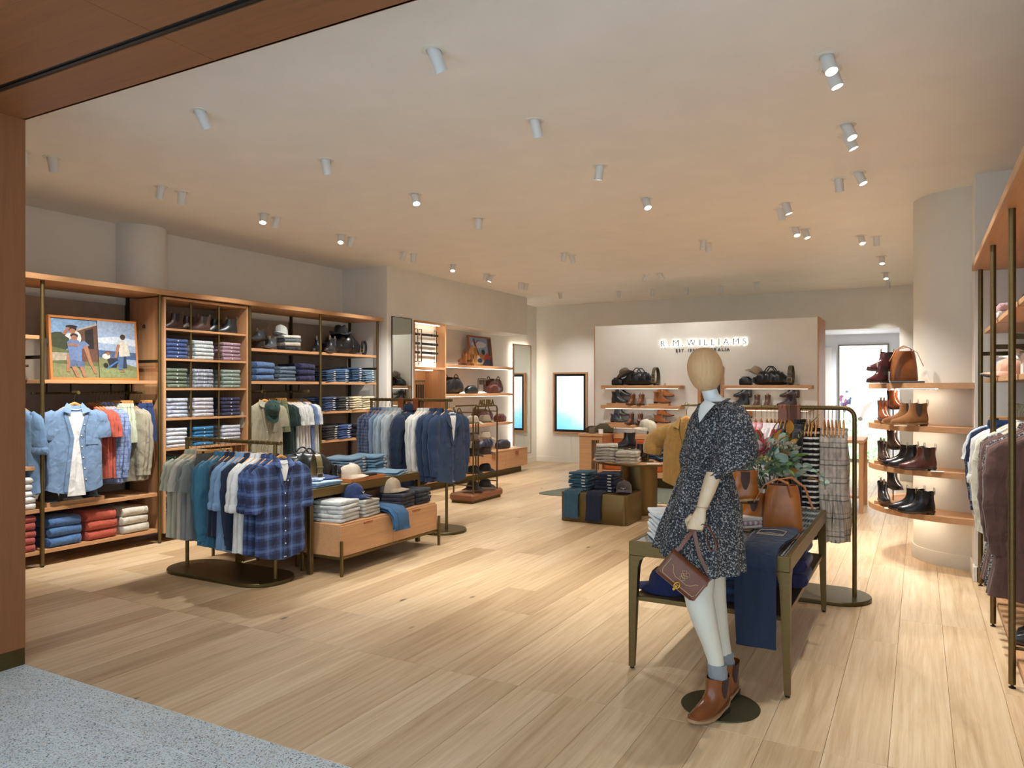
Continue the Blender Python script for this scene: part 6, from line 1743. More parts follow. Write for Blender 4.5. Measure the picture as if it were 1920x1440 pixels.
# ------------------------------------------------------------------ display table with ribbed glass top
dt = thing('display_table', (-0.99, 4.74, 0), 'bronze display table with ribbed glass top beside the mannequin', 'table')
TX0, TX1, TY0, TY1 = -1.41, -0.565, 3.92, 5.57
part(dt, 'glass_top', MB().box(TX0 + .03, TX1 - .03, TY0 + .03, TY1 - .03, .685, .70), 'glass', smooth=False)
for (a, b, c_, d_) in ((TX0, TX1, TY0, TY0 + .03), (TX0, TX1, TY1 - .03, TY1), (TX0, TX0 + .03, TY0 + .03, TY1 - .03), (TX1 - .03, TX1, TY0 + .03, TY1 - .03)):
    part(dt, 'apron', MB().box(a, b, c_, d_, .625, .702, .003), BRZ)
for x, sx in ((TX0, 1), (TX1, -1)):
    for y, sy in ((TY0, 1), (TY1, -1)):
        def q(z, w): return [(x, y, z), (x + sx*w, y, z), (x + sx*w, y + sy*w, z), (x, y + sy*w, z)][::sx*sy]
        part(dt, 'leg', MB().loft([q(.012, .03), q(.42, .045), q(.56, .052), q(.60, .062), q(.625, .09)]), BRZ)
        part(dt, 'foot', MB().lathe([(.012, 0), (.012, .013)], 10, c=(x + sx*.015, y + sy*.015)), 'pnt:#1c1a16')
part(dt, 'shelf', MB().box(TX0 + .02, TX1 - .02, TY0 + .02, TY1 - .02, .375, .40, .003), BRZ)
DG = 'folded clothes on the glass display table'
TT2 = .7025
stack(-1.19, 4.10, TT2, 6, .27, .30, .027, ['fab:#ccd3d6', 'fab:#d6dbdc'], 'white jeans', 'on the glass display table', DG, R(-60), 'jeans', 'jeans')
stack(-.94, 4.72, TT2, 3, .24, .28, .022, ['fab:#d9cfcd', 'stripe:#e0d8d6:#c48c96:30:y:0.5', 'fab:#e2dbd6'], 'pink and white tee', 'on the glass display table', DG, R(-50), 'knit', 't-shirt')
stack(-.83, 4.22, .4005, 4, .25, .30, .04, ['den:#1d2b45', 'den:#26406a'], 'dark denim jeans', 'under the glass table', 'folded clothes under the glass table', R(-80), 'jeans', 'jeans')
stack(-.70, 4.66, .4005, 3, .28, .28, .085, 'fab:#27264e', 'violet navy sweater', 'under the glass table', 'folded clothes under the glass table', R(0), 'knit', 'sweater')
cap(-1.24, 4.10, .401, R(185), 'fab:#1a2350', 'navy cap on the lower shelf of the glass table', s=1.15)
jd = draped('jeans', 'dark blue jeans with stitched pocket draped over the glass table front', 'jeans', 'den:#1c2a42', [(-.70, 4.52, .715), (-.70, 4.40, .722), (-.705, 4.25, .722), (-.71, 4.10, .722), (-.715, 3.97, .715), (-.72, 3.905, .69), (-.722, 3.885, .63), (-.722, 3.882, .50), (-.722, 3.88, .38), (-.722, 3.88, .262), (-.722, 3.88, .25)], .195, (1, 0, 0), .014, 2, (-.71, 4.2, .70))
pk = [(-.775, 4.18), (-.775, 4.31), (-.70, 4.345), (-.64, 4.31), (-.64, 4.18)]
part(jd, 'pocket_stitch', MB().tube([(x, y, .7595) for x, y in pk], .0018, 5, closed=True).tube([(-.775, 4.205, .7595), (-.735, 4.215, .7595), (-.707, 4.235, .7595), (-.68, 4.215, .7595), (-.64, 4.205, .7595)], .0018, 5), 'pnt:#c9b08a')
# tan boots on a stand, tan tote, bouquet
TAN = bootmat('#a8621f', el='#4a3a34', sole='#c79a63', tab='#d8c8a8', rough='0.22')
boot(-.93, 4.55, .865, R(180 + 12), TAN, 'tan leather boot raised on the metal stand on the glass table', s=1.0)
boot(-.90, 4.72, TT2 + .012, R(180 - 8), TAN, 'tan leather boot lying below the raised one on the glass table', s=1.0)
bs = thing('boot_stand', (-.93, 4.55, TT2), 'slim bronze boot stand on the glass table', 'stand')
part(bs, 'rod', MB().tube([(-.93, 4.55, TT2 + .006), (-.93, 4.55, .862)], .006, 8), BRZ)
part(bs, 'plate', MB().box(-.99, -.87, 4.50, 4.60, TT2, TT2 + .008, .002), BRZ)
part(bs, 'rest', MB().box(-1.0, -.88, 4.535, 4.565, .860, .866, .001), BRZ)
put(TOTE, 'bucket_tote', 'tan leather bucket tote on the glass table', 'bag', (-.715, 4.66, TT2), (0, 0, R(10)), 1.03, {'c': 'lea:#b06a30:0.4', 't': 'lea:#6a3a1a:0.5'})
bq = thing('flower_bouquet', (-.87, 5.10, TT2), 'bouquet of proteas and eucalyptus in a vase on the glass table', 'bouquet')
vz = TT2
part(bq, 'vase', MB().lathe([(.07, vz), (.085, vz + .02), (.088, vz + .14), (.075, vz + .19), (.07, vz + .19), (.075, vz + .13)], 24, c=(-.87, 5.10)), 'pnt:#b7b3a6:0.3')
def leaf_mesh(l, w, rnd, cup):
    V, F = [], []
    N = 6
    for i in range(N + 1):
        t = i/N
        ww = w*math.sin(math.pi*min(1, max(0, t**(.55 if rnd else .9))))**(.7 if rnd else 1.0)
        z = cup*math.sin(math.pi*t)
        V += [(l*t, -ww, z + cup*.4), (l*t, 0, z - cup*.1), (l*t, ww, z + cup*.4)]
    for i in range(N):
        a = 3*i
        F += [[a, a + 3, a + 4, a + 1], [a + 1, a + 4, a + 5, a + 2]]
    return MB().add(V, F).mesh('leaf')
LF = [leaf_mesh(.055, .026, True, .006), leaf_mesh(.07, .030, True, .010), leaf_mesh(.045, .02, True, .005), leaf_mesh(.09, .012, False, .008), leaf_mesh(.10, .026, False, .014)]
LMAT = ['fab:#93ab9a:0.3', 'fab:#a9bfae:0.3', 'fab:#6f9468:0.3', 'fab:#76983f:0.3', 'fab:#b57f2c:0.3']
rg = random.Random(21)
C0 = Vector((-.89, 5.08, 1.02))
base = bq.location
for k in range(255):
    a = rg.uniform(0, 2*math.pi); el = rg.uniform(-.35, 1.2); rad = rg.uniform(.08, .235)
    d = Vector((math.cos(a)*math.cos(el), math.sin(a)*math.cos(el), math.sin(el)*.85))
    p = C0 + Vector((d.x*rad*1.05, d.y*rad*.9, d.z*rad*1.0))
    if p.z < .80: p.z = .80 + rg.random()*.05
    t = rg.choices([0, 1, 2, 3, 4], [5, 5, 4, 3, .6])[0]
    o = link('leaf', LF[t], bq, p - base)
    nd = (d + Vector((rg.uniform(-.6, .6), rg.uniform(-.6, .6), rg.uniform(-.5, .6)))).normalized()
    o.rotation_euler = nd.to_track_quat('X', 'Z').to_euler()
    o.rotation_euler.rotate_axis('X', rg.uniform(-1.0, 1.0))
    o.scale = (rg.uniform(.9, 1.45),)*3
    setmat(o, LMAT[{0: rg.choice([0, 1]), 1: rg.choice([0, 1, 2]), 2: rg.choice([1, 2]), 3: rg.choice([2, 3]), 4: 4}[t]])
for k in range(16):       # stems
    a = rg.uniform(0, 6.28); r_ = rg.uniform(.08, .2)
    e = (C0.x + math.cos(a)*r_, C0.y + math.sin(a)*r_*.9, rg.uniform(1.0, 1.22))
    part(bq, 'stem', MB().tube([(-.87 + .03*math.cos(a), 5.10 + .03*math.sin(a), .88), ((C0.x + e[0])/2, (C0.y + e[1])/2, .98), e], .003, 5), 'fab:#4f5f38:0.2')
# two trailing sprigs
for (pts, mk) in (([(-.70, 5.02, 1.02), (-.62, 5.0, 1.05), (-.55, 4.98, 1.03), (-.515, 4.97, .97), (-.51, 4.965, .92)], 0), ([(-.72, 5.05, 1.15), (-.66, 5.05, 1.25), (-.60, 5.05, 1.33), (-.57, 5.05, 1.36)], 3)):
    part(bq, 'stem', MB().tube(pts, .0025, 5), 'fab:#5a6b3a:0.2')
    for i in range(len(pts) - 1):
        for j in range(4):
            q_ = Vector(pts[i]).lerp(Vector(pts[i+1]), j/4)
            o = link('leaf', LF[2] if mk == 0 else LF[3], bq, q_ - base)
            o.rotation_euler = (rg.uniform(-1, 1), rg.uniform(-.8, .8), rg.uniform(0, 6.28)); o.scale = (.75,)*3 if mk == 0 else (.5, .35, .5)
            setmat(o, LMAT[1] if mk == 0 else 'fab:#9a9562:0.2')
def protea(c, s, cone, br, br2, ax):
    """flower head: cone with rings of pointed bracts"""
    A = Vector(ax).normalized().to_track_quat('Z', 'Y').to_matrix().to_4x4()
    X = Matrix.Translation(Vector(c)) @ A @ Matrix.Scale(s, 4)
    f = part(bq, 'protea_flower', MB().lathe([(.001, -.03), (.02, -.028), (.032, -.005), (.034, .02), (.026, .045), (.012, .058), (.002, .06)], 18).xf(X), cone)
    for ring, (n, r0, l, tilt, m) in enumerate(((13, .026, .075, .35, br), (13, .028, .07, .62, br2), (11, .028, .055, .95, br))):
        mb = MB()
        for i in range(n):
            a = 2*math.pi*i/n + ring*.24
            u = Vector((math.cos(a), math.sin(a), 0)); t_ = Vector((-math.sin(a), math.cos(a), 0)); dr_ = (u*math.sin(tilt) + Vector((0, 0, math.cos(tilt))))
            p0 = u*r0 + Vector((0, 0, -.02))
            P = [p0 - t_*.006, p0 + t_*.006, p0 + dr_*l*.55 + t_*.011, p0 + dr_*l + u*.004, p0 + dr_*l*.55 - t_*.011]
            Q = [p + u*.002 for p in P]
            mb.add(P + Q, [[0, 1, 2, 3, 4], [9, 8, 7, 6, 5]] + [[j, (j+1) % 5, 5 + (j+1) % 5, 5 + j] for j in range(5)])
        b_ = part(f, 'bracts', mb.xf(X), m); b_['kind'] = 'stuff'
protea((-.905, 4.93, 1.165), 1.15, 'fab:#d8b5b0:0.3', 'fab:#c9505a:0.2', 'fab:#d98a86:0.2', (-.15, -.75, .65))
protea((-1.02, 4.94, 1.09), 1.05, 'fab:#c98a5a:0.3', 'fab:#d7897a:0.2', 'fab:#c4694a:0.2', (-.5, -.6, .6))
part(bq, 'waratah_flower', MB().add(*ball((-.93, 5.02, 1.235), .045, 1.0, 14)), 'fab:#b3202f:1')
for c_ in ((-.80, 4.93, 1.17), (-.72, 4.98, 1.16), (-.86, 4.90, 1.08)):
    fb = MB()
    for k in range(26):
        v = Vector((rg.gauss(0, 1), rg.gauss(0, 1), abs(rg.gauss(0, 1)))).normalized()
        fb.add(*ball((c_[0] + v.x*.045, c_[1] + v.y*.04, c_[2] + v.z*.045), .008, 1.0, 6))
    o = part(bq, 'filler_flower', fb, 'fab:#b9a86a:0.2' if c_[0] < -.85 else 'fab:#a39a86:0.2'); o['kind'] = 'stuff'
for c_, rz_ in (((-.82, 5.0, 1.24), .4), ((-.73, 5.02, 1.25), 1.6), ((-.62, 4.99, .98), 0)):
    o = link('leaf', LF[4], bq, Vector(c_) - base, (rg.uniform(-.4, .4), R(-70) if rz_ else R(20), rz_)); setmat(o, 'fab:#b57b24:0.2')
# ------------------------------------------------------------------ mannequin
mn = thing('mannequin', (-.85, 3.66, 0), 'headless faced wooden mannequin in dark floral dress and brown boots'.replace('headless faced', 'blank faced'), 'mannequin')
CR, SR = .8772, .4801
def mq(px, py, d=0.0):
    D = 3.62 + d
    r_ = (px - 960)*D/1396 - 1.0113
    return Vector((r_*CR - d*SR - .85, r_*SR + d*CR + 3.66, 1.55 - (py - 727)*D/1396))
RV = Vector((CR, SR, 0)); DV = Vector((-SR, CR, 0)); UP = Vector((0, 0, 1))
def vring(c, a, b, n=28, tilt=0.0):
    """horizontal ring: half width a across the view, b in depth"""
    return [c + RV*(a*math.cos(2*math.pi*k/n)) + DV*(b*math.sin(2*math.pi*k/n)) + UP*(tilt*math.cos(2*math.pi*k/n)) for k in range(n)]
PXM = 3.62/1396
hd = MB(); rr_ = []
for t in [i/14 for i in range(15)]:
    th = math.pi*t
    w = math.sin(th)**.8*(33 - 7*max(0, t - .45)*1.6)
    if t == 0: w = 1.0
    if t == 1: w = 1.0
    rr_.append(vring(mq(1320 + 7*t*t, 652 + 84*(1 - math.cos(th))/2), w*PXM, w*PXM*1.12))
part(mn, 'head', hd.loft(rr_), 'wood:#d3a877:z:0.62')
nk = MB().loft([vring(mq(1327, 716), 14*PXM, 14*PXM), vring(mq(1328, 728), 15.5*PXM, 16*PXM), vring(mq(1332, 738), 15*PXM, 16*PXM), vring(mq(1338, 748), 17*PXM, 18*PXM, tilt=.006), vring(mq(1342, 757), 26*PXM, 24*PXM, tilt=.012), vring(mq(1342, 770), 36*PXM, 38*PXM, tilt=.012), vring(mq(1338, 800), 38*PXM, 40*PXM), vring(mq(1328, 862), 30*PXM, 34*PXM), vring(mq(1326, 930), 40*PXM, 42*PXM), vring(mq(1326, 1000), 38*PXM, 40*PXM)])
part(mn, 'torso', nk, 'pnt:#d9dcd8:0.4')
part(mn, 'chest', MB().add([mq(*q_) for q_ in ((1322, 750, -.078), (1341, 757, -.118), (1324, 776, -.162), (1311, 793, -.172), (1309, 776, -.160), (1312, 760, -.115))], [[0, 1, 2, 3, 4, 5]]), 'pnt:#d9dcd8:0.4')
# legs
def leg(rows, name='leg'):
    part(mn, name, MB().loft([vring(mq(px, py, d), w*PXM, w*PXM*1.08, 20) for px, py, d, w in rows]), 'pnt:#d8d6c6:0.4')
leg([(1322, 985, -.07, 34), (1316, 1040, -.08, 30), (1312, 1085, -.09, 27), (1309, 1115, -.095, 26), (1314, 1140, -.095, 25.5), (1322, 1170, -.09, 22.5), (1333, 1205, -.09, 18), (1342, 1240, -.085, 14.5), (1346, 1285, -.08, 14)])
leg([(1338, 985, .05, 32), (1335, 1040, .06, 28), (1336, 1085, .07, 24), (1338, 1120, .08, 23), (1345, 1160, .09, 19), (1354, 1200, .10, 14), (1361, 1232, .105, 12), (1365, 1270, .105, 12)])
# socks
for rows, in (([(1344.5, 1244, -.085, 17), (1344.5, 1248, -.085, 17.5), (1345, 1254, -.085, 16.5), (1345.5, 1259, -.085, 18), (1346, 1264, -.085, 16.8), (1346, 1268, -.085, 17.6), (1346.5, 1272, -.085, 15.5), (1347, 1282, -.085, 13)],), ([(1361, 1222, .105, 14), (1361.5, 1228, .105, 14.5), (1362, 1234, .105, 13.5), (1363, 1239, .105, 15), (1364, 1243, .105, 14), (1365, 1256, .105, 12)],)):
    part(mn, 'sock', MB().loft([vring(mq(px, py, d), w*PXM, w*PXM, 18) for px, py, d, w in rows]), 'fab:#85898b')
# boots worn by the figure: parts with sub-parts
WB = bootmat('#7c4420', el='#3a2118', sole='#b08a64', rough='0.22')
def wornboot(pos, rz, s):
    bt = None
    for n_, me, mk, subs in BOOTW.parts:
        if n_ == 'pull_tab': continue
        if bt is None:
            bt = link('boot', me, mn, pos - mn.location, (0, 0, rz), s); setmat(bt, WB[mk])
        else:
            o = link(n_, me, bt); setmat(o, WB[mk])
_toe = math.atan2(-.63*CR - .78*SR, -.78*CR + .63*SR)
wornboot(Vector((-.849, 3.554, .006)), _toe, 1.1)
wornboot(Vector((-.846, 3.765, .006)), _toe + .06, 1.1)
part(mn, 'base_plate', MB().lathe([(.185, 0), (.187, .003), (.185, .006)], 48, c=(-.85, 3.665)), 'met:#5d5a40:0.5')
part(mn, 'support_rod', MB().tube([(-.835, 3.70, .004), (-.835, 3.70, .16)], .007, 8), 'met:#9a9a92:0.3')
# dress: bodice, skirt, sleeves
FLO = 'floral:#212329:#b9b5ad:92'
def pring(py, l, r, dh, pleat=0.0, n=72, ph=0.0, zleft=0.0, dc=0.0):
    c = mq((l + r)/2, py, dc); a = (r - l)/2*PXM
    out = []
    for k in range(n):
        t = 2*math.pi*k/n
        f = 1 + pleat*(math.sin(t*11 + ph) + .5*math.sin(t*19 + ph*2))
        zz = zleft*max(0, -math.cos(t))**2
        out.append(c + RV*(a*f*math.cos(t)) + DV*(dh*f*math.sin(t)) + UP*zz)
    return out
dress = part(mn, 'dress', MB().loft([pring(752, 1322, 1366, .052, dc=.0), pring(757, 1316, 1376, .085), pring(765, 1308, 1386, .125), pring(778, 1299, 1388, .150), pring(795, 1291, 1384, .150, .006), pring(815, 1286, 1378, .140, .010), pring(835, 1285, 1370, .125, .012), pring(852, 1287, 1364, .112, .016), pring(861, 1289, 1361, .108, .008)]), FLO, ang=1.4)
part(dress, 'waistband', MB().loft([pring(858, 1286, 1363, .112, .02, ph=1), pring(862, 1285, 1364, .114, .012, ph=1), pring(867, 1286, 1364, .113, .02, ph=2)], False, False), FLO, ang=1.4)
part(dress, 'skirt', MB().loft([pring(864, 1288, 1362, .110, .012), pring(876, 1281, 1367, .125, .022), pring(900, 1272, 1375, .150, .030), pring(935, 1260, 1382, .182, .036), pring(970, 1250, 1386, .205, .042, zleft=.02), pring(1005, 1240, 1389, .225, .048, zleft=.05), pring(1035, 1234, 1391, .238, .052, zleft=.07), pring(1060, 1229, 1393, .245, .055, zleft=.085)], False, False), FLO, ang=1.4)
part(dress, 'collar', MB().tube([mq(1366, 748, -.03), mq(1350, 757, -.09), mq(1330, 772, -.135), mq(1316, 790, -.15)], [(.012, .004)]*4, 8), FLO)
part(dress, 'collar', MB().tube([mq(1322, 752, -.03), mq(1312, 762, -.09), mq(1309, 776, -.13), mq(1312, 790, -.148)], [(.010, .004)]*4, 8), FLO)
def puff(rows, nm='sleeve'):
    rings = []
    for i, (px, py, d, a, b) in enumerate(rows):
        c = mq(px, py, d); n = 40
        rings.append([c + RV*(a*(1 + .05*math.sin(k*1.57 + i))*math.cos(2*math.pi*k/n)) + DV*(b*(1 + .05*math.sin(k*1.1 + i*2))*math.sin(2*math.pi*k/n)) + UP*(.010*math.sin(k*.9 + i)) for k in range(n)])
    part(dress, nm, MB().loft(rings), FLO, ang=1.4)
puff([(1362, 757, -.10, .04, .05), (1370, 766, -.12, .06, .07), (1376, 785, -.14, .075, .09), (1378, 810, -.15, .084, .10), (1380, 835, -.155, .096, .11), (1378, 857, -.16, .098, .108), (1368, 873, -.165, .088, .092), (1352, 880, -.17, .06, .065), (1342, 886, -.175, .042, .045), (1338, 893, -.178, .040, .042)])
puff([(1325, 760, .10, .04, .05), (1322, 785, .14, .07, .08), (1312, 830, .16, .08, .09), (1300, 860, .17, .07, .08), (1294, 885, .175, .045, .05)])
part(dress, 'tie', MB().tube([mq(1283, 858, -.10), mq(1278, 850, -.115), mq(1285, 846, -.12), mq(1283, 858, -.11), mq(1277, 866, -.115), mq(1283, 872, -.11)], .007, 8), FLO)
# arms and hands
ARM = 'wood:#d9bd98:z:0.4'
def arm(rows):
    return part(mn, 'forearm', MB().loft([[c + RV*(w*math.cos(2*math.pi*k/18)) + DV*(w*1.05*math.sin(2*math.pi*k/18)) for k in range(18)] for c, w in rows]), ARM)
arm([(mq(1339, 884, -.178), .036), (mq(1333, 905, -.185), .036), (mq(1325, 928, -.195), .032), (mq(1317, 950, -.205), .026), (mq(1314, 957, -.208), .025)])
arm([(mq(1292, 880, .175), .034), (mq(1280, 905, .15), .034), (mq(1268, 930, .12), .030), (mq(1260, 948, .10), .025)])
def hand(w, pdir, side, nrm, s=1.0, curl=1.15):
    """hand hanging from wrist w: palm along pdir, fingers spread along side, curling towards nrm"""
    P, S, N = Vector(pdir).normalized(), Vector(side).normalized(), Vector(nrm).normalized()
    pal = []
    for t, hw, ht in ((0, .024, .020), (.02, .030, .019), (.05, .037, .018), (.08, .038, .016), (.092, .034, .012)):
        pal.append([w + P*(t*s) + S*(hw*s*sgnpow(math.cos(2*math.pi*k/16), .8)) + N*(ht*s*sgnpow(math.sin(2*math.pi*k/16), .8)) for k in range(16)])
    h = part(mn, 'hand', MB().loft(pal), ARM)
    for i, (o, l) in enumerate(((-.028, .068), (-.009, .077), (.010, .072), (.028, .056))):
        b0 = w + P*(.084*s) + S*(o*s)
        pts = [b0]; ang = .30
        for seg in (.45, .32, .23):
            ang += curl*.55
            pts.append(pts[-1] + (P*math.cos(ang) + N*math.sin(ang))*(l*seg*s))
        part(h, 'finger', MB().tube(pts, [.0095*s, .009*s, .0082*s, .0065*s], 10), ARM)
    tb_ = w + P*(.03*s) - S*(.030*s)
    part(h, 'thumb', MB().tube([tb_, tb_ + P*(.028*s) - S*(.018*s) + N*(.012*s), tb_ + P*(.052*s) - S*(.010*s) + N*(.030*s), tb_ + P*(.068*s) + S*(.004*s) + N*(.040*s)], [.012*s, .0105*s, .009*s, .0065*s], 10), ARM)
hand(mq(1314, 956, -.208), mq(1303, 990, -.215) - mq(1314, 956, -.208), RV*.85 - DV*.45, DV*.85 + RV*.35, 1.0, 1.25)
hand(mq(1260, 947, .10), mq(1252, 980, .09) - mq(1260, 947, .10), DV*.7 - RV*.5, RV*.9 + DV*.2, .92, .45)
part(mn, 'wrist_joint', MB().loft([[mq(1317, 951, -.2055) + RV*(w*math.cos(2*math.pi*k/18)) + DV*(w*math.sin(2*math.pi*k/18)) + UP*z for k in range(18)] for w, z in ((.0265, -.004), (.0275, .0), (.0265, .004))]), 'pnt:#a98c68')
# ------------------------------------------------------------------ saddle bag held in the hand
bgO = mq(1278, 1078, -.24)
sb = thing('saddle_bag', bgO, 'brown leather saddle bag with gold clasp hanging from the mannequin hand', 'bag')
A_ = (RV*.765 - UP*.645).normalized(); B_ = (-RV*.645 - UP*.765).normalized(); T_ = A_.cross(B_).normalized()
if T_.dot(DV) > 0: T_ = -T_          # towards the viewer side
def L3(a, b, t): return bgO + A_*a + B_*b + T_*t
def sbox(prof, a0, a1, name, mat, root, n=8):
    """profile in (b, t) extruded along a"""
    return part(root, name, MB().loft([[L3(a, b, t) for b, t in prof] for a in (a0, a0 + .004, a1 - .004, a1)]), mat)
body_p = [(-.058, -.022), (-.058, .018), (-.04, .026), (.045, .028), (.062, .02), (.066, 0), (.062, -.022), (.0, -.026)]
sbox(body_p, -.098, .098, 'body', 'lea:#5e3018:0.35', sb)
fl_p = [(-.060, -.026), (-.069, -.012), (-.070, .006), (-.062, .022), (-.045, .031), (.03, .0335), (.05, .034), (.05, .031), (.03, .030), (-.045, .0275), (-.058, .018), (-.064, .004), (-.063, -.012)]
fp = sbox(fl_p, -.104, .104, 'flap', 'lea:#6b3a20:0.35', sb)
st = MB()
st.tube([L3(a, b, .0355) for a, b in [(-.096, -.03), (-.096, .03), (-.085, .044), (-.03, .045), (.03, .045), (.085, .044), (.096, .03), (.096, -.03)]], .0012, 5)
for sgn in (-1, 1):
    st.tube([L3(sgn*a, b, .0355) for a, b in [(.0, .02), (.03, .022), (.05, .012), (.065, -.008), (.075, -.012)]], .0012, 5)
    for k in range(3):
        st.tube([L3(.004*sgn, .018 - .012*k, .0355), L3(sgn*(.014 + .004*k), .010 - .014*k, .0355), L3(sgn*.006, -.002 - .014*k, .0355), L3(.0, .008 - .012*k, .0355)], .0011, 5)
part(fp, 'stitching', st, 'pnt:#c9a878')
part(sb, 'clasp', MB().tube([L3(.012*math.cos(R(a)), .048 + .015*math.sin(R(a)), .040) for a in range(0, 360, 30)], .0028, 8, closed=True), 'met:#c99a3c:0.2')
part(sb, 'clasp', MB().add(*[[tuple(p) for p in ([L3(-.005, .05, .036), L3(.005, .05, .036), L3(.005, .075, .036), L3(-.005, .075, .036), L3(-.005, .05, .040), L3(.005, .05, .040), L3(.005, .075, .040), L3(-.005, .075, .040)])], [[0, 1, 2, 3], [7, 6, 5, 4], [0, 4, 5, 1], [1, 5, 6, 2], [2, 6, 7, 3], [3, 7, 4, 0]]]), 'met:#c99a3c:0.2')
part(sb, 'gusset', MB().loft([[L3(a, b, t) for b, t in [(-.05, -.018), (-.05, .016), (.05, .022), (.06, 0), (.05, -.018)]] for a in (.098, .112)]), 'lea:#7c4420:0.35')
hg = mq(1301, 992, -.215)
part(sb, 'strap', MB().strap([L3(-.098, -.045, 0), L3(-.085, -.09, 0), (L3(-.085, -.09, 0) + hg)/2, hg], .017, .004, RV*.9 + UP*.3), 'lea:#6b3a20:0.35')
part(sb, 'strap', MB().strap([L3(.104, -.03, 0), L3(.112, -.07, 0), mq(1311, 1040, -.235), mq(1303, 1005, -.22), hg], .017, .004, RV*.9 + UP*.3), 'lea:#6b3a20:0.35')
part(sb, 'ring', MB().tube([L3(.108 + .010*math.cos(R(a)), -.035 + .010*math.sin(R(a)), .006) for a in range(0, 360, 36)], .002, 6, closed=True), 'met:#c99a3c:0.2')
part(sb, 'strap_end', MB().strap([hg + RV*.01, mq(1318, 982, -.235), mq(1328, 988, -.245), mq(1338, 1004, -.25), mq(1344, 1022, -.25), mq(1340, 1034, -.25), mq(1332, 1031, -.245), mq(1326, 1018, -.24), mq(1325, 1000, -.235)], .017, .004, DV*.8 + RV*.5), 'lea:#6b3a20:0.35')
# ------------------------------------------------------------------ boots on the curved column shelves
c1, c2, c3, c4 = CSZ
TSU = bootmat('#8c5a2c', 'sue', '#4a382c', '#a07648'); ORG = bootmat('#8c4722', rough='0.15'); BRN = bootmat('#5a2e20', el='#3a2820'); DBR = bootmat('#35231d', rough='0.18'); BK = bootmat('#17181b', rough='0.25')
def peg(x, y, z, h, where):
    t = thing('boot_peg', (x, y, z), 'slim black boot stand ' + where, 'stand')
    part(t, 'rod', MB().tube([(x, y, z + .004), (x, y, z + h)], .005, 8), 'pnt:#1a1815')
    part(t, 'foot', MB().box(x - .04, x + .04, y - .04, y + .04, z, z + .005, .001), 'pnt:#1a1815')
boot(-.03, 7.17, c2 + .001, R(190), TSU, 'tan suede boot in front on the second curved shelf')
boot(-.10, 7.30, c2 + .001, R(185), TSU, 'tan suede boot behind on the second curved shelf')
for z, m, w in ((c2, ORG, 'second'), (c3, DBR, 'third'), (c4, BK, 'lowest')):
    nm = {'second': 'glossy cognac', 'third': 'dark brown', 'lowest': 'black'}[w]
    put(BLOCK, 'display_riser', 'oak riser at the left tip of the %s curved shelf' % w, 'riser', (-.235, 7.60, z + .0005), (0, 0, R(-20)), (.75, 1.2, 1))
    boot(-.29, 7.56, z + .031, R(-75), m, '%s boot facing forward on the %s curved shelf' % (nm, w), s=.92)
    peg(-.215, 7.80, z + .001, .12, 'on the %s curved shelf' % w)
    boot(-.215, 7.79, z + .122, R(-65), m, '%s boot raised on a stand, %s curved shelf' % (nm, w), s=.92)
boot(.03, 7.14, c3 + .001, R(190), BRN, 'reddish brown boot in front on the third curved shelf')
boot(-.05, 7.27, c3 + .001, R(188), bootmat('#241c1b'), 'espresso boot in the middle of the third curved shelf')
boot(-.10, 7.40, c3 + .001, R(186), BK, 'black boot behind on the third curved shelf')
boot(.02, 7.15, c4 + .001, R(190), BK, 'black boot in front on the lowest curved shelf')
boot(-.05, 7.28, c4 + .001, R(188), BK, 'black boot behind it on the lowest curved shelf')
for (x, y, z, n_) in ((-.14, 7.12, c2, 'second'), (.13, 7.09, c3, 'third'), (-.22, 7.34, c4, 'lowest')):
    solo('price_card', MB().box(x - .05, x + .05, y - .03, y + .03, z + .0005, z + .005, .001), 'pnt:#eceae4', 'small white card on the %s curved shelf' % n_, 'card', (x, y, z))
boot(-.27, 7.42, c1 + .105, R(215), bootmat('#4a2326', rough='0.2'), 'burgundy boot raised on the topmost curved shelf', s=.9)
peg(-.27, 7.42, c1 + .001, .104, 'on the topmost curved shelf')
boot(-.30, 7.36, c1 + .001, R(225), bootmat('#4a2326', rough='0.2'), 'burgundy boot below it on the topmost curved shelf', s=.8)
solo('picture_book', MB().box(-.22, .04, 7.22, 7.55, c1 + .001, c1 + .018, .002), 'pnt:#4d4d50', 'flat dark book under the tote on the topmost curved shelf', 'book', (-.09, 7.4, c1))
put(TOTE, 'bucket_tote', 'tan leather tote on the topmost curved shelf', 'bag', (-.12, 7.40, c1 + .019), (0, 0, R(20)), 1.0, {'c': 'lea:#8f5226:0.4', 't': 'lea:#6a3a1a:0.5'})
# ------------------------------------------------------------------ goods on the right wall shelving
W7 = 'on the right wall rail'; GR7 = 'garments on the right wall rail'
DOT = 'floral:#1b2238:#8e95a8:45'
BRL = 'fab:#5a3f36'
RR = [('blouse', 'fab:#dfe1e0', 'white blouse', 6.70), ('shirt', DOT, 'navy dotted shirt', 6.62), ('tee', 'fab:#d8dadb', 'white tee', 6.54), ('shirt', 'den:#8fa6bd', 'pale denim shirt', 6.46), ('tee', 'fab:#1f2742', 'navy tee', 6.36), ('skirt', 'den:#21406a', 'denim skirt', 6.26), ('rolled', 'fab:#e4e4e2', 'white rolled sleeve shirt', 6.08), ('rolled', 'fab:#dcdcd8', 'white rolled sleeve shirt', 5.94), ('shirt', 'fab:#ddd5bf', 'cream shirt', 5.66), ('dress', FLO, 'black floral dress', 5.54), ('dress', BRL, 'brown linen dress', 5.42), ('dress', BRL, 'brown linen dress', 5.30), ('dress', FLO, 'black floral dress', 5.16), ('dress', BRL, 'brown linen dress', 5.02), ('dress', BRL, 'brown linen dress', 4.90)]
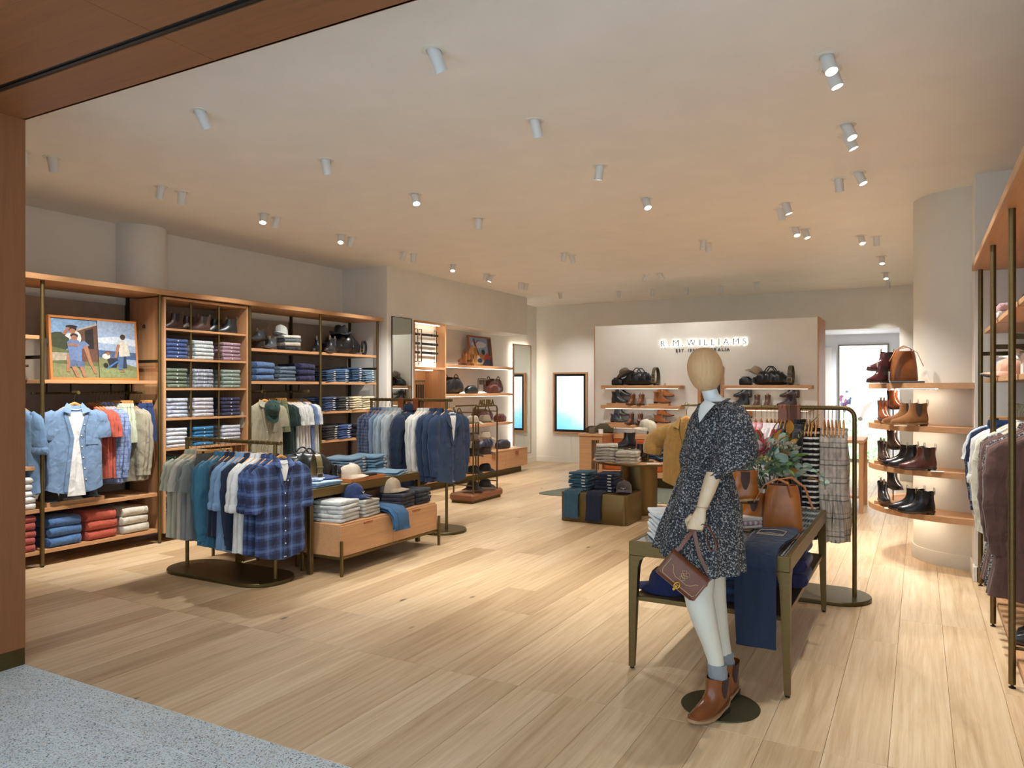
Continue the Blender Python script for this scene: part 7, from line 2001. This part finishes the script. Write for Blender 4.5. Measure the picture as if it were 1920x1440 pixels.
for i, (k, c_, d_, y) in enumerate(RR):
    hang(k, .60, y, 1.42, R(-90) + random.uniform(-.05, .05) - .1, c_, d_, {'dress': 'dress', 'skirt': 'skirt', 'tee': 't-shirt', 'blouse': 'blouse'}.get(k, 'dress' if 'dress' in d_ else 'shirt'), NUM[len(RR) - 1 - i] + ' from front', W7, GR7, v=i % 3, hanger='CLIPH' if k == 'skirt' else 'HANGER')
SGR = 'accessories on the right wall shelves'
stack(.62, 6.45, 2.0005, 3, .26, .28, .05, ['fab:#3c4a5e', 'fab:#d6cfc8', 'fab:#caa6a4'], 'soft scarf', 'on the upper right wall shelf', SGR, R(-90), 'knit', 'scarf', 'folded_scarf')
bag(DUF2, .72, 5.95, 2.001, R(70), '#7a4526', 'brown leather bag on the upper right wall shelf', s=.9)
bag(DUF2, .74, 5.2, 2.001, R(80), '#6a3a22', 'dark tan bag on the upper right wall shelf near the front', s=1.0)
coil(.52, 6.66, 2.001, R(10), '#2a2420', 'dark belt coiled on the upper right wall shelf', s=.9)
cap(.56, 6.56, 1.621, R(200), 'fab:#1d2340', 'navy cap on the lower right wall shelf')
cap(.56, 6.36, 1.621, R(195), 'fab:#86a9c9', 'sky blue cap on the lower right wall shelf', s=1.05)
cap(.56, 6.14, 1.621, R(190), 'fab:#d8a58c', 'peach cap on the lower right wall shelf', s=1.05)
cap(.66, 6.24, 1.735, R(200), 'fab:#dcdad6', 'white cap stacked on two caps on the right wall shelf', s=1.05)
hat(.66, 5.88, 1.78, R(90), 'fab:#a6a29c:0.25', 'fab:#55504a', 'light grey felt hat on a block, right wall shelf', s=1.1)
put(BLOCK, 'display_riser', 'white block carrying the grey felt hat', 'riser', (.66, 5.88, 1.621), (0, 0, R(90)), (.45, 1.2, 5.2), {WX: 'pnt:#dcd8d0'})
boot(.62, 4.95, .151, R(200), bootmat('#2e3338'), 'dark boot on the lowest right wall shelf, front one')
boot(.66, 5.10, .151, R(200), bootmat('#2e3338'), 'dark boot on the lowest right wall shelf, rear one')
solo('white_box', MB().box(.50, .80, 4.66, 4.84, .1505, .25, .004), 'pnt:#e8e6e0', 'white shoe box on the lowest right wall shelf', 'box', (.65, 4.75, .15))
